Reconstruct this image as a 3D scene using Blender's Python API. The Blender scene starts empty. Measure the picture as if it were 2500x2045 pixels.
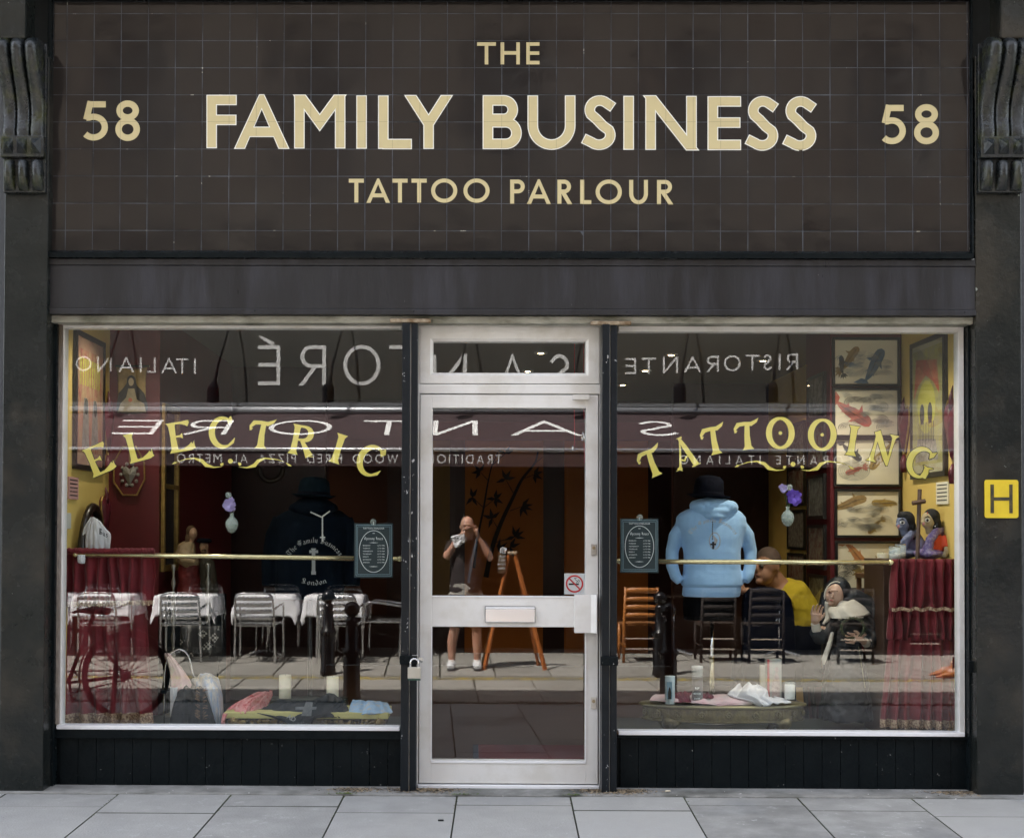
import bpy, math, random
from mathutils import Vector, Matrix, noise
# ------------------------------------------------------------------ camera, world, sun
D = 7.0            # camera to shop glass, metres
F = 3101.0         # focal length in photograph pixels (2500 wide)
CZ = 1.40          # camera height above the shop threshold
YAW, PITCH, ROLL = math.radians(-0.55), math.radians(1.0), math.radians(0.20)
d = Vector((math.sin(YAW)*math.cos(PITCH), math.cos(YAW)*math.cos(PITCH), math.sin(PITCH)))
r0 = Vector((math.cos(YAW), -math.sin(YAW), 0)); u0 = r0.cross(d)
rt = r0*math.cos(ROLL)+u0*math.sin(ROLL); up = u0*math.cos(ROLL)-r0*math.sin(ROLL)
PCX = 1148 - F*rt.y/d.y; PCY = 1294 + F*up.y/d.y
scene = bpy.context.scene
cam = bpy.data.cameras.new('camera'); camo = bpy.data.objects.new('camera', cam)
scene.collection.objects.link(camo); scene.camera = camo
M = Matrix((rt, up, -d)).transposed().to_4x4(); M.translation = Vector((0, -D, CZ)); camo.matrix_world = M
cam.sensor_width = 36; cam.sensor_fit = 'HORIZONTAL'; cam.lens = F/2500*36
cam.shift_x = (1250-PCX)/2500; cam.shift_y = (PCY-1022.5)/2500
cam.clip_start = 0.02; cam.clip_end = 600
SUN_EL, SUN_AZ = math.radians(58), math.radians(42)   # light travels to +x and a little to -y
world = bpy.data.worlds.new('World'); scene.world = world; world.use_nodes = True
wn = world.node_tree; bg = wn.nodes['Background']
sky = wn.nodes.new('ShaderNodeTexSky'); sky.sky_type = 'NISHITA'; sky.sun_disc = False
sky.sun_elevation = SUN_EL
Ldir = Vector((math.cos(SUN_AZ)*math.cos(SUN_EL), -math.sin(SUN_AZ)*math.cos(SUN_EL), -math.sin(SUN_EL)))
to_sun = -Ldir
sky.sun_rotation = math.atan2(to_sun.x, to_sun.y)
sky.air_density = 1.2; sky.dust_density = 2.0; sky.ozone_density = 1.0
hs_ = wn.nodes.new('ShaderNodeHueSaturation'); hs_.inputs['Saturation'].default_value = .42   # thin high cloud whitens the blue
wn.links.new(sky.outputs[0], hs_.inputs['Color']); wn.links.new(hs_.outputs[0], bg.inputs[0]); bg.inputs[1].default_value = 0.13
sun = bpy.data.lights.new('sun', 'SUN'); sun.energy = 5.0; sun.angle = math.radians(.53); sun.color = (1, .95, .88)
suno = bpy.data.objects.new('sun', sun); scene.collection.objects.link(suno)
suno.rotation_euler = Ldir.to_track_quat('-Z', 'Y').to_euler(); suno.location = (-8, 4, 14)
scene.view_settings.view_transform = 'Standard'; scene.view_settings.look = 'None'
scene.view_settings.gamma = 1; scene.view_settings.use_curve_mapping = False
scene.view_settings.exposure = 2.75
scene.render.engine = 'CYCLES'
cy = scene.cycles; cy.max_bounces = 12; cy.transparent_max_bounces = 24; cy.glossy_bounces = 5
cy.diffuse_bounces = 4; cy.caustics_reflective = False; cy.caustics_refractive = False
cy.use_denoising = True; cy.sample_clamp_indirect = 6; cy.blur_glossy = 0.3

# ------------------------------------------------------------------ pixel <-> place
def S(px, py, y):
    """point where the photograph's pixel ray meets the upright plane at depth y"""
    v = d*F + rt*(px-PCX) - up*(py-PCY)
    t = (y+D)/v.y
    return Vector((v.x*t, y, CZ+v.z*t))
def SX(px, y, py=1294): return S(px, py, y).x
def SZ(py, y, px=1148): return S(px, py, y).z
def RF(px, py, dist):
    """a thing in the street seen mirrored in the glass: real place in front of the shop"""
    p = S(px, py, dist); p.y = -dist; return p
def gz(y):
    if y >= -.05: return 0.0
    if y > -4.5: return .036*y
    if y > -6.6: return -.162
    return max(-.162, -.162+(-6.6-y)*.02) if y > -9.4 else -.106

# ------------------------------------------------------------------ materials
MATS = {}
def nodes_of(m): return m.node_tree.nodes, m.node_tree.links
def mat(name, c, rough=.5, metal=0.0, c2=None, scale=6.0, bump=0.0, bscale=60.0, spec=None, chips=None, chipc=(.5,.5,.48), stretch=(1,1,1), detail=4, lo=.35, hi=.65, rnd=0.0, coat=0, sss=0, sheen=0, emit=0, rvar=0.0, alpha=None, c3=None, c3s=1.3, chiph=None, warp=0):
    if name in MATS: return MATS[name]
    m = bpy.data.materials.new(name); m.use_nodes = True; N, L = nodes_of(m); b = N['Principled BSDF']; MATS[name] = m
    tc = N.new('ShaderNodeNewGeometry'); mp = N.new('ShaderNodeMapping'); mp.inputs['Scale'].default_value = stretch
    L.new(tc.outputs['Position'], mp.inputs[0])
    def noi(s, det=detail, ro=.6):
        n = N.new('ShaderNodeTexNoise'); n.inputs['Scale'].default_value = s; n.inputs['Detail'].default_value = det; n.inputs['Roughness'].default_value = ro
        L.new(mp.outputs[0], n.inputs[0]); return n
    def ramp(src, a, b_, v0=0., v1=1.):
        q = N.new('ShaderNodeMapRange'); q.inputs[1].default_value = a; q.inputs[2].default_value = b_; q.inputs[3].default_value = v0; q.inputs[4].default_value = v1
        L.new(src, q.inputs[0]); return q.outputs[0]
    def mix(f, a, b_, mode='MIX'):
        q = N.new('ShaderNodeMix'); q.data_type = 'RGBA'; q.blend_type = mode
        for k, v in ((0, f), (6, a), (7, b_)):
            if hasattr(v, 'links'): L.new(v, q.inputs[k])
            elif k == 0: q.inputs[0].default_value = v
            else: q.inputs[k].default_value = (*v, 1)
        return q.outputs[2]
    col = None; base = (*c, 1)
    b.inputs['Base Color'].default_value = base
    if c2 is not None: col = mix(ramp(noi(scale).outputs[0], lo, hi), c, c2)
    if c3 is not None: col = mix(ramp(noi(c3s, 5).outputs[0], .5, .66), col if col else c, c3)
    if rnd:
        oi = N.new('ShaderNodeObjectInfo'); col = mix(ramp(oi.outputs['Random'], 0, 1, 0, 1), col if col else c, tuple(min(1, x*(1+rnd)) for x in (c2 or c)))
    if chips:
        n = noi(chips[0], 3, .7); n2 = noi(chips[0]*.12, 2, .5)
        a = N.new('ShaderNodeMath'); a.operation = 'MULTIPLY'; L.new(ramp(n.outputs[0], chips[1], chips[1]+.012), a.inputs[0]); L.new(ramp(n2.outputs[0], .5, .56), a.inputs[1])
        col = mix(a.outputs[0], col if col else c, chipc)
    if col: L.new(col, b.inputs['Base Color'])
    b.inputs['Roughness'].default_value = rough; b.inputs['Metallic'].default_value = metal
    if rvar: L.new(ramp(noi(scale*1.7, 5).outputs[0], .3, .7, max(.02, rough-rvar), min(1, rough+rvar)), b.inputs['Roughness'])
    if spec is not None: b.inputs['Specular IOR Level'].default_value = spec
    if coat: b.inputs['Coat Weight'].default_value = coat; b.inputs['Coat Roughness'].default_value = .06
    if sss: b.inputs['Subsurface Weight'].default_value = sss; b.inputs['Subsurface Radius'].default_value = (.02, .008, .004)
    if sheen: b.inputs['Sheen Weight'].default_value = sheen
    if emit: b.inputs['Emission Color'].default_value = base; b.inputs['Emission Strength'].default_value = emit
    if bump:
        bn = N.new('ShaderNodeBump'); bn.inputs['Strength'].default_value = bump; bn.inputs['Distance'].default_value = .01
        L.new(noi(bscale, 5).outputs[0], bn.inputs['Height'])
        last = bn
        if warp:
            b2 = N.new('ShaderNodeBump'); b2.inputs['Strength'].default_value = warp; b2.inputs['Distance'].default_value = .01
            L.new(noi(5.0, 1).outputs[0], b2.inputs['Height']); L.new(bn.outputs[0], b2.inputs['Normal']); last = b2
        L.new(last.outputs[0], b.inputs['Normal'])
    return m
def glassmat(name, f0=.06, tint=(1, 1, 1), wave=0.0, wscale=.9):
    m = bpy.data.materials.new(name); m.use_nodes = True; N, L = nodes_of(m); MATS[name] = m
    N.remove(N['Principled BSDF']); out = N['Material Output']
    tr = N.new('ShaderNodeBsdfTransparent'); tr.inputs[0].default_value = (*tint, 1)
    gl = N.new('ShaderNodeBsdfGlossy'); gl.inputs['Roughness'].default_value = 0.0; gl.inputs[0].default_value = (1, 1, 1, 1)
    lw = N.new('ShaderNodeLayerWeight'); lw.inputs[0].default_value = .5
    pw = N.new('ShaderNodeMath'); pw.operation = 'POWER'; pw.inputs[1].default_value = 5; L.new(lw.outputs['Facing'], pw.inputs[0])
    mr = N.new('ShaderNodeMapRange'); mr.inputs[3].default_value = f0; mr.inputs[4].default_value = .9; L.new(pw.outputs[0], mr.inputs[0])
    mx = N.new('ShaderNodeMixShader'); ge = N.new('ShaderNodeNewGeometry'); iv = N.new('ShaderNodeMath'); iv.operation = 'SUBTRACT'; iv.inputs[0].default_value = 1; L.new(ge.outputs['Backfacing'], iv.inputs[1]); fm = N.new('ShaderNodeMath'); fm.operation = 'MULTIPLY'; L.new(mr.outputs[0], fm.inputs[0]); L.new(iv.outputs[0], fm.inputs[1])
    L.new(fm.outputs[0], mx.inputs[0]); L.new(tr.outputs[0], mx.inputs[1]); L.new(gl.outputs[0], mx.inputs[2])
    L.new(mx.outputs[0], out.inputs[0])
    if wave:
        g = N.new('ShaderNodeNewGeometry'); n = N.new('ShaderNodeTexNoise'); n.inputs['Scale'].default_value = wscale; n.inputs['Detail'].default_value = 0
        L.new(g.outputs['Position'], n.inputs[0]); bn = N.new('ShaderNodeBump'); bn.inputs['Strength'].default_value = 1; bn.inputs['Distance'].default_value = wave
        L.new(n.outputs[0], bn.inputs['Height']); L.new(bn.outputs[0], gl.inputs['Normal'])
    return m

# ------------------------------------------------------------------ mesh builder
ORG = {}
COLL = scene.collection
class MB:
    def __init__(s): s.v = []; s.f = []; s.m = []; s.mi = 0
    def add(s, vs, fs):
        n = len(s.v); s.v += [Vector(p) for p in vs]; s.f += [tuple(i+n for i in f) for f in fs]; s.m += [s.mi]*len(fs); return s
    def box(s, x0, x1, y0, y1, z0, z1):
        return s.add([(x0,y0,z0),(x1,y0,z0),(x1,y1,z0),(x0,y1,z0),(x0,y0,z1),(x1,y0,z1),(x1,y1,z1),(x0,y1,z1)],
                     [(0,3,2,1),(4,5,6,7),(0,1,5,4),(1,2,6,5),(2,3,7,6),(3,0,4,7)])
    def prism(s, poly, y0, y1):
        """poly of (x, z); counter-clockwise seen from the front (-y)"""
        n = len(poly); a = sum(poly[i][0]*poly[(i+1) % n][1]-poly[(i+1) % n][0]*poly[i][1] for i in range(n))
        if a < 0: poly = poly[::-1]
        vs = [(x, y0, z) for x, z in poly]+[(x, y1, z) for x, z in poly]
        return s.add(vs, [tuple(range(n)), tuple(range(2*n-1, n-1, -1))]+[(i, n+i, n+(i+1) % n, (i+1) % n) for i in range(n)])
    def prism_x(s, poly, x0, x1):
        """poly of (y, z) swept along x"""
        n = len(poly); a = sum(poly[i][0]*poly[(i+1) % n][1]-poly[(i+1) % n][0]*poly[i][1] for i in range(n))
        if a < 0: poly = poly[::-1]
        vs = [(x1, y, z) for y, z in poly]+[(x0, y, z) for y, z in poly]
        return s.add(vs, [tuple(range(n)), tuple(range(2*n-1, n-1, -1))]+[(i, n+i, n+(i+1) % n, (i+1) % n) for i in range(n)])
    def tube(s, pts, rs, n=10, closed=False, ell=None):
        pts = [Vector(p) for p in pts]
        if not hasattr(rs, '__len__'): rs = [rs]*len(pts)
        vs = []; k = len(pts); ref = None
        for i, p in enumerate(pts):
            a = pts[(i-1) % k] if closed or i > 0 else p; b = pts[(i+1) % k] if closed or i < k-1 else p
            t = (b-a).normalized()
            if ref is None:
                ref = Vector((0, 0, 1)) if abs(t.z) < .9 else Vector((1, 0, 0))
            e1 = (ref-t*ref.dot(t)).normalized(); ref = e1; e2 = t.cross(e1)
            q = ell or (1, 1)
            for j in range(n):
                an = 2*math.pi*j/n; vs.append(p+e1*(math.cos(an)*rs[i]*q[0])+e2*(math.sin(an)*rs[i]*q[1]))
        fs = []
        for i in range(k if closed else k-1):
            i2 = (i+1) % k
            for j in range(n): fs.append((i*n+j, i*n+(j+1) % n, i2*n+(j+1) % n, i2*n+j))
        if not closed: fs.append(tuple(range(n-1, -1, -1))); fs.append(tuple((k-1)*n+j for j in range(n)))
        return s.add(vs, fs)
    def lathe(s, prof, c=(0, 0, 0), n=20, sx=1, sy=1):
        vs = []; fs = []; k = len(prof)
        for (r, z) in prof:
            for j in range(n):
                a = 2*math.pi*j/n; vs.append((c[0]+max(r, 1e-4)*sx*math.cos(a), c[1]+max(r, 1e-4)*sy*math.sin(a), c[2]+z))
        for i in range(k-1):
            for j in range(n): fs.append((i*n+j, i*n+(j+1) % n, (i+1)*n+(j+1) % n, (i+1)*n+j))
        fs.append(tuple(range(n-1, -1, -1))); fs.append(tuple((k-1)*n+j for j in range(n)))
        return s.add(vs, fs)
    def ball(s, c, rx, ry=None, rz=None, n=14, m=8, rot=None):
        ry = ry or rx; rz = rz or rx; vs = []; fs = []
        for i in range(m+1):
            t = math.pi*i/m
            for j in range(n):
                a = 2*math.pi*j/n; q = Vector((rx*math.sin(t)*math.cos(a), ry*math.sin(t)*math.sin(a), -rz*math.cos(t)))
                if i in (0, m): q = Vector((1e-5*math.cos(a), 1e-5*math.sin(a), q.z))
                if rot: q = rot @ q
                vs.append(q+Vector(c))
        for i in range(m):
            for j in range(n): fs.append((i*n+j, i*n+(j+1) % n, (i+1)*n+(j+1) % n, (i+1)*n+j))
        return s.add(vs, fs)
    def grid(s, fn, nu, nv):
        vs = [fn(i/nu, j/nv) for j in range(nv+1) for i in range(nu+1)]
        return s.add(vs, [(j*(nu+1)+i, j*(nu+1)+i+1, (j+1)*(nu+1)+i+1, (j+1)*(nu+1)+i) for j in range(nv) for i in range(nu)])
    def build(s, name, m, parent=None, smooth=False, bevel=0, seg=2, voxel=0, solid=0, subs=0, disp=0, dscale=.1, smooth_it=6):
        me = bpy.data.meshes.new(name)
        if parent is None:
            xs = [p.x for p in s.v]; ys = [p.y for p in s.v]; zs = [p.z for p in s.v]
            o3 = Vector(((min(xs)+max(xs))/2, (min(ys)+max(ys))/2, min(zs)))
        else: o3 = ORG[parent.name]
        me.from_pydata([tuple(p-o3) for p in s.v], [], s.f)
        ms = m if isinstance(m, (list, tuple)) else [m]
        for q in ms: me.materials.append(q)
        if len(ms) > 1: me.polygons.foreach_set('material_index', s.m)
        if smooth: me.polygons.foreach_set('use_smooth', [True]*len(me.polygons))
        me.validate(); me.update()
        o = bpy.data.objects.new(name, me); COLL.objects.link(o)
        if parent is None: o.location = o3
        else: o.parent = parent
        ORG[o.name] = o3.copy()
        if voxel:
            q = o.modifiers.new('r', 'REMESH'); q.mode = 'VOXEL'; q.voxel_size = voxel; q.use_smooth_shade = True
            q = o.modifiers.new('s', 'SMOOTH'); q.iterations = smooth_it; q.factor = .5
        if solid:
            q = o.modifiers.new('t', 'SOLIDIFY'); q.thickness = solid; q.offset = 0
        if bevel:
            q = o.modifiers.new('b', 'BEVEL'); q.width = bevel; q.segments = seg; q.limit_method = 'ANGLE'; q.angle_limit = math.radians(35)
        if subs:
            q = o.modifiers.new('u', 'SUBSURF'); q.levels = subs; q.render_levels = subs
        if disp:
            tx = bpy.data.textures.get('crinkle%g' % dscale) or bpy.data.textures.new('crinkle%g' % dscale, 'CLOUDS'); tx.noise_scale = dscale
            q = o.modifiers.new('d', 'DISPLACE'); q.texture = tx; q.strength = disp; q.mid_level = .5
        return o
def tag(o, label=None, cat=None, group=None, kind=None):
    for k, v in (('label', label), ('category', cat), ('group', group), ('kind', kind)):
        if v: o[k] = v
    return o
def empty(name, loc, label, cat, group=None):
    o = bpy.data.objects.new(name, None); COLL.objects.link(o); o.location = loc; o.empty_display_size = .1
    ORG[o.name] = Vector(loc); return tag(o, label, cat, group)
def inst(o, name, me, loc, parent, org=None):
    q = bpy.data.objects.new(name, me); COLL.objects.link(q); q.parent = parent
    q.location = Vector(loc)-(ORG[parent.name] if parent else Vector()); return q
def copy_tree(o, parent=None):
    c = o.copy(); COLL.objects.link(c); c.parent = parent
    for ch in o.children: copy_tree(ch, c)
    return c
def place(o, loc, rz=0, label=None, group=None):
    o.location = loc; o.rotation_euler = (0, 0, rz)
    if label: o['label'] = label
    if group: o['group'] = group
    return o
def catmull(P, n):
    P = [Vector(p) for p in P]; out = []
    for i in range(len(P)-1):
        a = P[i-1] if i else P[i]*2-P[i+1]; b = P[i]; c = P[i+1]; e = P[i+2] if i+2 < len(P) else c*2-b
        for j in range(n):
            t = j/n; out.append(.5*((2*b)+(c-a)*t+(2*a-5*b+4*c-e)*t*t+(3*b-a-3*c+e)*t**3))
    out.append(P[-1]); return out
def sheet(rows, nu=24, nv=6, fold=0.0, ff=9, dirv=(0, -1, 0), seed=0, rough=0.0, growth=True):
    """cloth through rows of 3D points; folds run down it"""
    R = [catmull(r, 8) for r in rows]
    def samp(r, t):
        q = t*(len(r)-1); i = min(int(q), len(r)-2); return r[i].lerp(r[i+1], q-i)
    cols = [catmull([samp(r, i/nu) for r in R], nv) for i in range(nu+1)]
    k = len(cols[0]); dv = Vector(dirv); mb = MB(); vs = []
    for j in range(k):
        for i in range(nu+1):
            g = (j/(k-1))**.6 if growth else 1
            a = noise.noise(Vector((i/nu*ff, seed*3.1+j/(k-1)*.8, seed)))*fold*2*g + noise.noise(Vector((i/nu*14, j/(k-1)*9, seed+7)))*rough
            vs.append(cols[i][j]+dv*a)
    mb.add(vs, [(j*(nu+1)+i, j*(nu+1)+i+1, (j+1)*(nu+1)+i+1, (j+1)*(nu+1)+i) for j in range(k-1) for i in range(nu)])
    return mb

# ------------------------------------------------------------------ lettering
def arc(cx, cy, rx, ry, a0, a1, n=14):
    return [(cx+rx*math.cos(math.radians(a0+(a1-a0)*i/n)), cy+ry*math.sin(math.radians(a0+(a1-a0)*i/n))) for i in range(n+1)]
def glyph(ch, W, w):
    """centre lines of a sans capital, cap height 1, width W, stroke w"""
    h = w/2; g = ch
    if g == 'I': return [[(W/2, 0), (W/2, 1)]]
    if g == 'T': return [[(W/2, 0), (W/2, 1)], [(0, 1-h), (W, 1-h)]]
    if g == 'H': return [[(h, 0), (h, 1)], [(W-h, 0), (W-h, 1)], [(h, .52), (W-h, .52)]]
    if g == 'L': return [[(h, 0), (h, 1)], [(h, h*.9), (W, h*.9)]]
    if g == 'E': return [[(h, 0), (h, 1)], [(h, 1-h), (W, 1-h)], [(h, .51), (W*.98, .51)], [(h, h), (W, h)]]
    if g == 'F': return [[(h, 0), (h, 1)], [(h, 1-h), (W, 1-h)], [(h, .53), (W*.99, .53)]]
    if g == 'A':
        t = w*.56; ap = .985-w*.30; q = .2/ap*(W/2-t); return [[(t-q, -.2), (W/2, ap), (W-t+q, -.2)], [(W*.22, .30), (W*.78, .30)]]
    if g == 'M': return [[(h, 0), (h, 1)], [(W-h, 0), (W-h, 1)], [(h*.9-.12, 1.2), (W/2, .38+w*.62), (W-h*.9+.12, 1.2)]]
    if g == 'N': return [[(h, 0), (h, 1)], [(W-h, 0), (W-h, 1)], [(h-.14*(W-w), 1.14), (W-h+.14*(W-w), -.14)]]
    if g == 'Y': return [[(h*1.1-.3*(W/2-h)*.5, 1.15), (W/2, .47), (W-h*1.1+.3*(W/2-h)*.5, 1.15)], [(W/2, 0), (W/2, .5)]]
    if g == 'V': return [[(h*1.1-.1*W, 1.2), (W/2, h), (W-h*1.1+.1*W, 1.2)]]
    if g == 'W': return [[(h-.05*W, 1.2), (W*.27, h), (W*.5, .95), (W*.73, h), (W-h+.05*W, 1.2)]]
    if g == 'Z': return [[(0, 1-h), (W, 1-h)], [(0, h), (W, h)], [(h*1.2, h), (W-h*1.2, 1-h)]]
    if g == 'O': return [arc(W/2, .5, W/2-h, .5+.01-h, 90, 450, 40)]
    if g == 'U': return [[(h, 1)]+[(x, y) for x, y in arc(W/2, .44, W/2-h, .45-h, 180, 360, 22)]+[(W-h, 1)]]
    if g == 'D': return [[(h, 0), (h, 1)], [(h, 1-h)]+arc(W*.40, .5, W*.6-h, .5-h, 90, -90, 24)+[(h, h)]]
    if g == 'C': return [arc(W*.56, .5, W*.56-h, .51-h, 58, 302, 28)]
    if g == 'P': return [[(h, 0), (h, 1)], [(h, 1-h)]+arc(W-.28, .715, .28-h, .285-h, 90, -90, 18)+[(h, .43+h)]]
    if g == 'R': return [[(h, 0), (h, 1)], [(h, 1-h)]+arc(W*.93-.28, .715, .28-h, .285-h, 90, -90, 18)+[(h, .43+h)], [(W*.36, .5), (W-h*.95+.06, -.12)]]
    if g == 'B': return [[(h, 0), (h, 1)], [(h, 1-h)]+arc(W*.9-.255, .74, .255-h, .26-h, 90, -90, 18)+[(h, .48+h)], [(h, .58-h)]+arc(W-.29, .29, .29-h, .29-h, 90, -90, 18)+[(h, h)]]
    if g == 'S': return [[(W*.93, .80)]+arc(W*.52, .745, W*.46-h, .262-h, 50, 210, 14)+[(W*.42, .565), (W*.62, .44)]+arc(W*.5, .262, W*.5-h, .27-h, 30, -130, 14)+[(W*.02, .19)]]
    if g == 'G': return [arc(W*.56, .5, W*.56-h, .51-h, 58, 320, 28), [(W*.55, .42), (W, .42)], [(W-h, .42), (W-h, .1)]]
    if g == '5': return [[(W*.92, 1-h), (W*.34, 1-h)], [(W*.36, 1), (W*.2, .53)], [(W*.2, .575)]+arc(W*.47, .335, W*.53-h, .345-h, 112, -138, 24)]
    if g == '8': return [arc(W/2, .755, W*.46-h, .255-h, 90, 450, 28), arc(W/2, .285, W*.5-h, .295-h, 90, 450, 30)]
    return []
def ribbon(pts, ws, ext=0.0):
    """polygons of a stroke of given widths, mitred"""
    P = [Vector(p) for p in pts]; n = len(P)
    if not hasattr(ws, '__len__'): ws = [ws]*n
    closed = (P[0]-P[-1]).length < 1e-5 and n > 3
    if ext and not closed:
        P[0] = P[0]+(P[0]-P[1]).normalized()*ext; P[-1] = P[-1]+(P[-1]-P[-2]).normalized()*ext
    L = []; Rr = []
    for i in range(n):
        a = P[i]-P[i-1] if i else (P[0]-P[-2] if closed else P[1]-P[0])
        b = P[i+1]-P[i] if i < n-1 else (P[1]-P[0] if closed else P[-1]-P[-2])
        a = a.normalized(); b = b.normalized(); t = (a+b)
        t = t.normalized() if t.length > 1e-6 else b
        nn = Vector((-t.y, t.x)); c = max(.5, Vector((-a.y, a.x)).dot(nn)); k = ws[i]/2/c
        L.append(P[i]+nn*k); Rr.append(P[i]-nn*k)
    return [[Rr[i], Rr[i+1], L[i+1], L[i]] for i in range(n-1)]
def clip(poly, lo, hi):
    for sgn, lim in ((1, lo), (-1, -hi)):
        out = []
        for i in range(len(poly)):
            a, b = poly[i], poly[(i+1) % len(poly)]; ia, ib = sgn*a.y >= lim, sgn*b.y >= lim
            if ia: out.append(a)
            if ia != ib:
                t = (lim*sgn-a.y)/(b.y-a.y); out.append(a.lerp(b, t))
        poly = out
        if len(poly) < 3: return None
    return poly
def letter_mesh(strokes, frame, layers, clipy=True, eps=.00015):
    """strokes: [(pts, widths)]; frame: fn(x, y) -> 3D, plus normal; layers: [(extra width, offset, material index)]"""
    fn, nrm = frame; mb = MB()
    for extra, off, mi in layers:
        mb.mi = mi
        for k, (pts, ws) in enumerate(strokes):
            w2 = [q+extra for q in ws] if hasattr(ws, '__len__') else ws+extra
            for q in ribbon(pts, w2, extra/2):
                if clipy: q = clip(q, -extra/2-.012, 1+extra/2+.012)
                if not q: continue
                vs = [fn(p.x, p.y)+nrm*(off+k*eps) for p in q]
                mb.add(vs, [tuple(range(len(vs)))])
    return mb
def frame_from(p00, p10, p01, nrm):
    """letter frame: origin, end of one cap height along x, along y"""
    ex = p10-p00; ey = p01-p00
    return (lambda x, y: p00+ex*x+ey*y), Vector(nrm)
# calligraphic text (black letter), each glyph a list of polylines on a grid with x-height 1
BL = {
 'T': (1.5, [[(.1,1.45),(.5,1.65),(1.4,1.45)], [(.55,1.55),(.3,1.0),(.5,.3),(.9,.05),(1.3,.35)], [(.95,1.5),(.95,.2)]]),
 'h': (1.05, [[(.25,1.6),(.25,.05)], [(.25,.75),(.6,1),(.8,.75),(.8,.1),(.65,-.25)]]),
 'e': (.85, [[(.7,.3),(.45,.02),(.2,.25),(.2,.8),(.45,1),(.7,.75),(.25,.45)]]),
 'F': (1.4, [[(.1,1.4),(.5,1.65),(1.3,1.45)], [(.5,1.5),(.5,.3),(.2,.0)], [(.85,1.5),(.85,.5),(.7,.2)], [(.5,.85),(1.2,.9)], [(.15,1.2),(.15,.6)]]),
 'a': (.95, [[(.2,.85),(.45,1),(.7,.8),(.7,.15),(.88,.05)], [(.7,.55),(.3,.45),(.2,.2),(.4,.02),(.7,.2)]]),
 'm': (1.45, [[(.2,.95),(.2,.05)], [(.2,.75),(.45,1),(.65,.8),(.65,.05)], [(.65,.75),(.9,1),(1.15,.8),(1.15,.05),(1.3,.1)]]),
 'i': (.5, [[(.15,.85),(.25,.95),(.25,.1),(.4,.05)], [(.2,1.3),(.32,1.4)]]),
 'l': (.5, [[(.25,1.6),(.25,.1),(.42,.05)]]),
 'y': (.95, [[(.2,.95),(.2,.3),(.45,.05),(.7,.25)], [(.7,.95),(.7,-.2),(.3,-.5)]]),
 'B': (1.45, [[(.1,1.35),(.45,1.6),(.9,1.62),(1.2,1.3),(.7,.85),(1.25,.6),(1.2,.2),(.7,0),(.2,.2)], [(.5,1.5),(.5,.1)], [(.8,1.5),(.8,.15)]]),
 'u': (.98, [[(.2,.95),(.2,.25),(.45,.03),(.7,.25)], [(.7,.95),(.7,.15),(.9,.05)]]),
 's': (.8, [[(.65,.85),(.4,1),(.2,.8),(.62,.35),(.55,.1),(.3,0),(.12,.18)]]),
 'n': (1.0, [[(.2,.95),(.2,.05)], [(.2,.75),(.5,1),(.72,.8),(.72,.05),(.88,.08)]]),
 'L': (1.4, [[(.55,1.6),(.3,1.2),(.55,.4),(.2,.05),(.8,.12),(1.25,.3)], [(.8,1.55),(.8,.2)], [(.1,1.1),(.2,1.45),(.5,1.6)]]),
 'o': (.92, [[(.45,1),(.2,.8),(.2,.22),(.45,0),(.7,.22),(.7,.8),(.45,1)]]),
 'd': (.95, [[(.3,1.5),(.7,1.05),(.7,.2),(.45,0),(.2,.22),(.2,.75),(.5,.95)]]),
 'O': (1.45, [[(.9,1.55),(.4,1.4),(.15,.9),(.3,.3),(.75,0),(1.2,.3),(1.25,1.0),(.9,1.5)], [(.7,1.4),(.7,.2)]]),
 'p': (1.0, [[(.25,.95),(.25,-.5)], [(.25,.8),(.5,1),(.75,.8),(.75,.2),(.5,0),(.25,.15)]]),
 'g': (.95, [[(.7,.9),(.4,1),(.2,.75),(.2,.3),(.45,.1),(.7,.3)], [(.7,.95),(.7,-.2),(.4,-.5),(.15,-.35)]]),
 'H': (1.4, [[(.1,1.4),(.45,1.6),(.45,.3),(.15,.05)], [(.45,.95),(.9,1.15),(1.15,.85),(1.1,.1),(.9,-.2)], [(.75,1.55),(.75,.2)]]),
 'r': (.75, [[(.25,.95),(.25,.05),(.4,.0)], [(.25,.78),(.5,1),(.66,.85)]]),
 ' ': (.6, []),
}
def bl_text(txt, fn, nrm, nib=(.17, .12), off=.0, eps=.00012, sp=.06):
    """fn(x, y) maps text space (x-height 1) to 3D"""
    mb = MB(); x = 0; nv = Vector(nib)
    for ch in txt:
        W, st = BL[ch]
        for k, pl in enumerate(st):
            for i in range(len(pl)-1):
                a = Vector(pl[i])+Vector((x, 0)); b = Vector(pl[i+1])+Vector((x, 0))
                q = [a-nv/2, b-nv/2, b+nv/2, a+nv/2]
                if abs((b-a).x*nv.y-(b-a).y*nv.x) < .01: continue
                vs = [fn(p.x, p.y)+nrm*(off+k*eps+i*eps*.3) for p in q]; mb.add(vs, [(0, 1, 2, 3)])
        x += W+sp
    return mb, x
def bl_width(txt, sp=.06): return sum(BL[c][0]+sp for c in txt)
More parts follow.
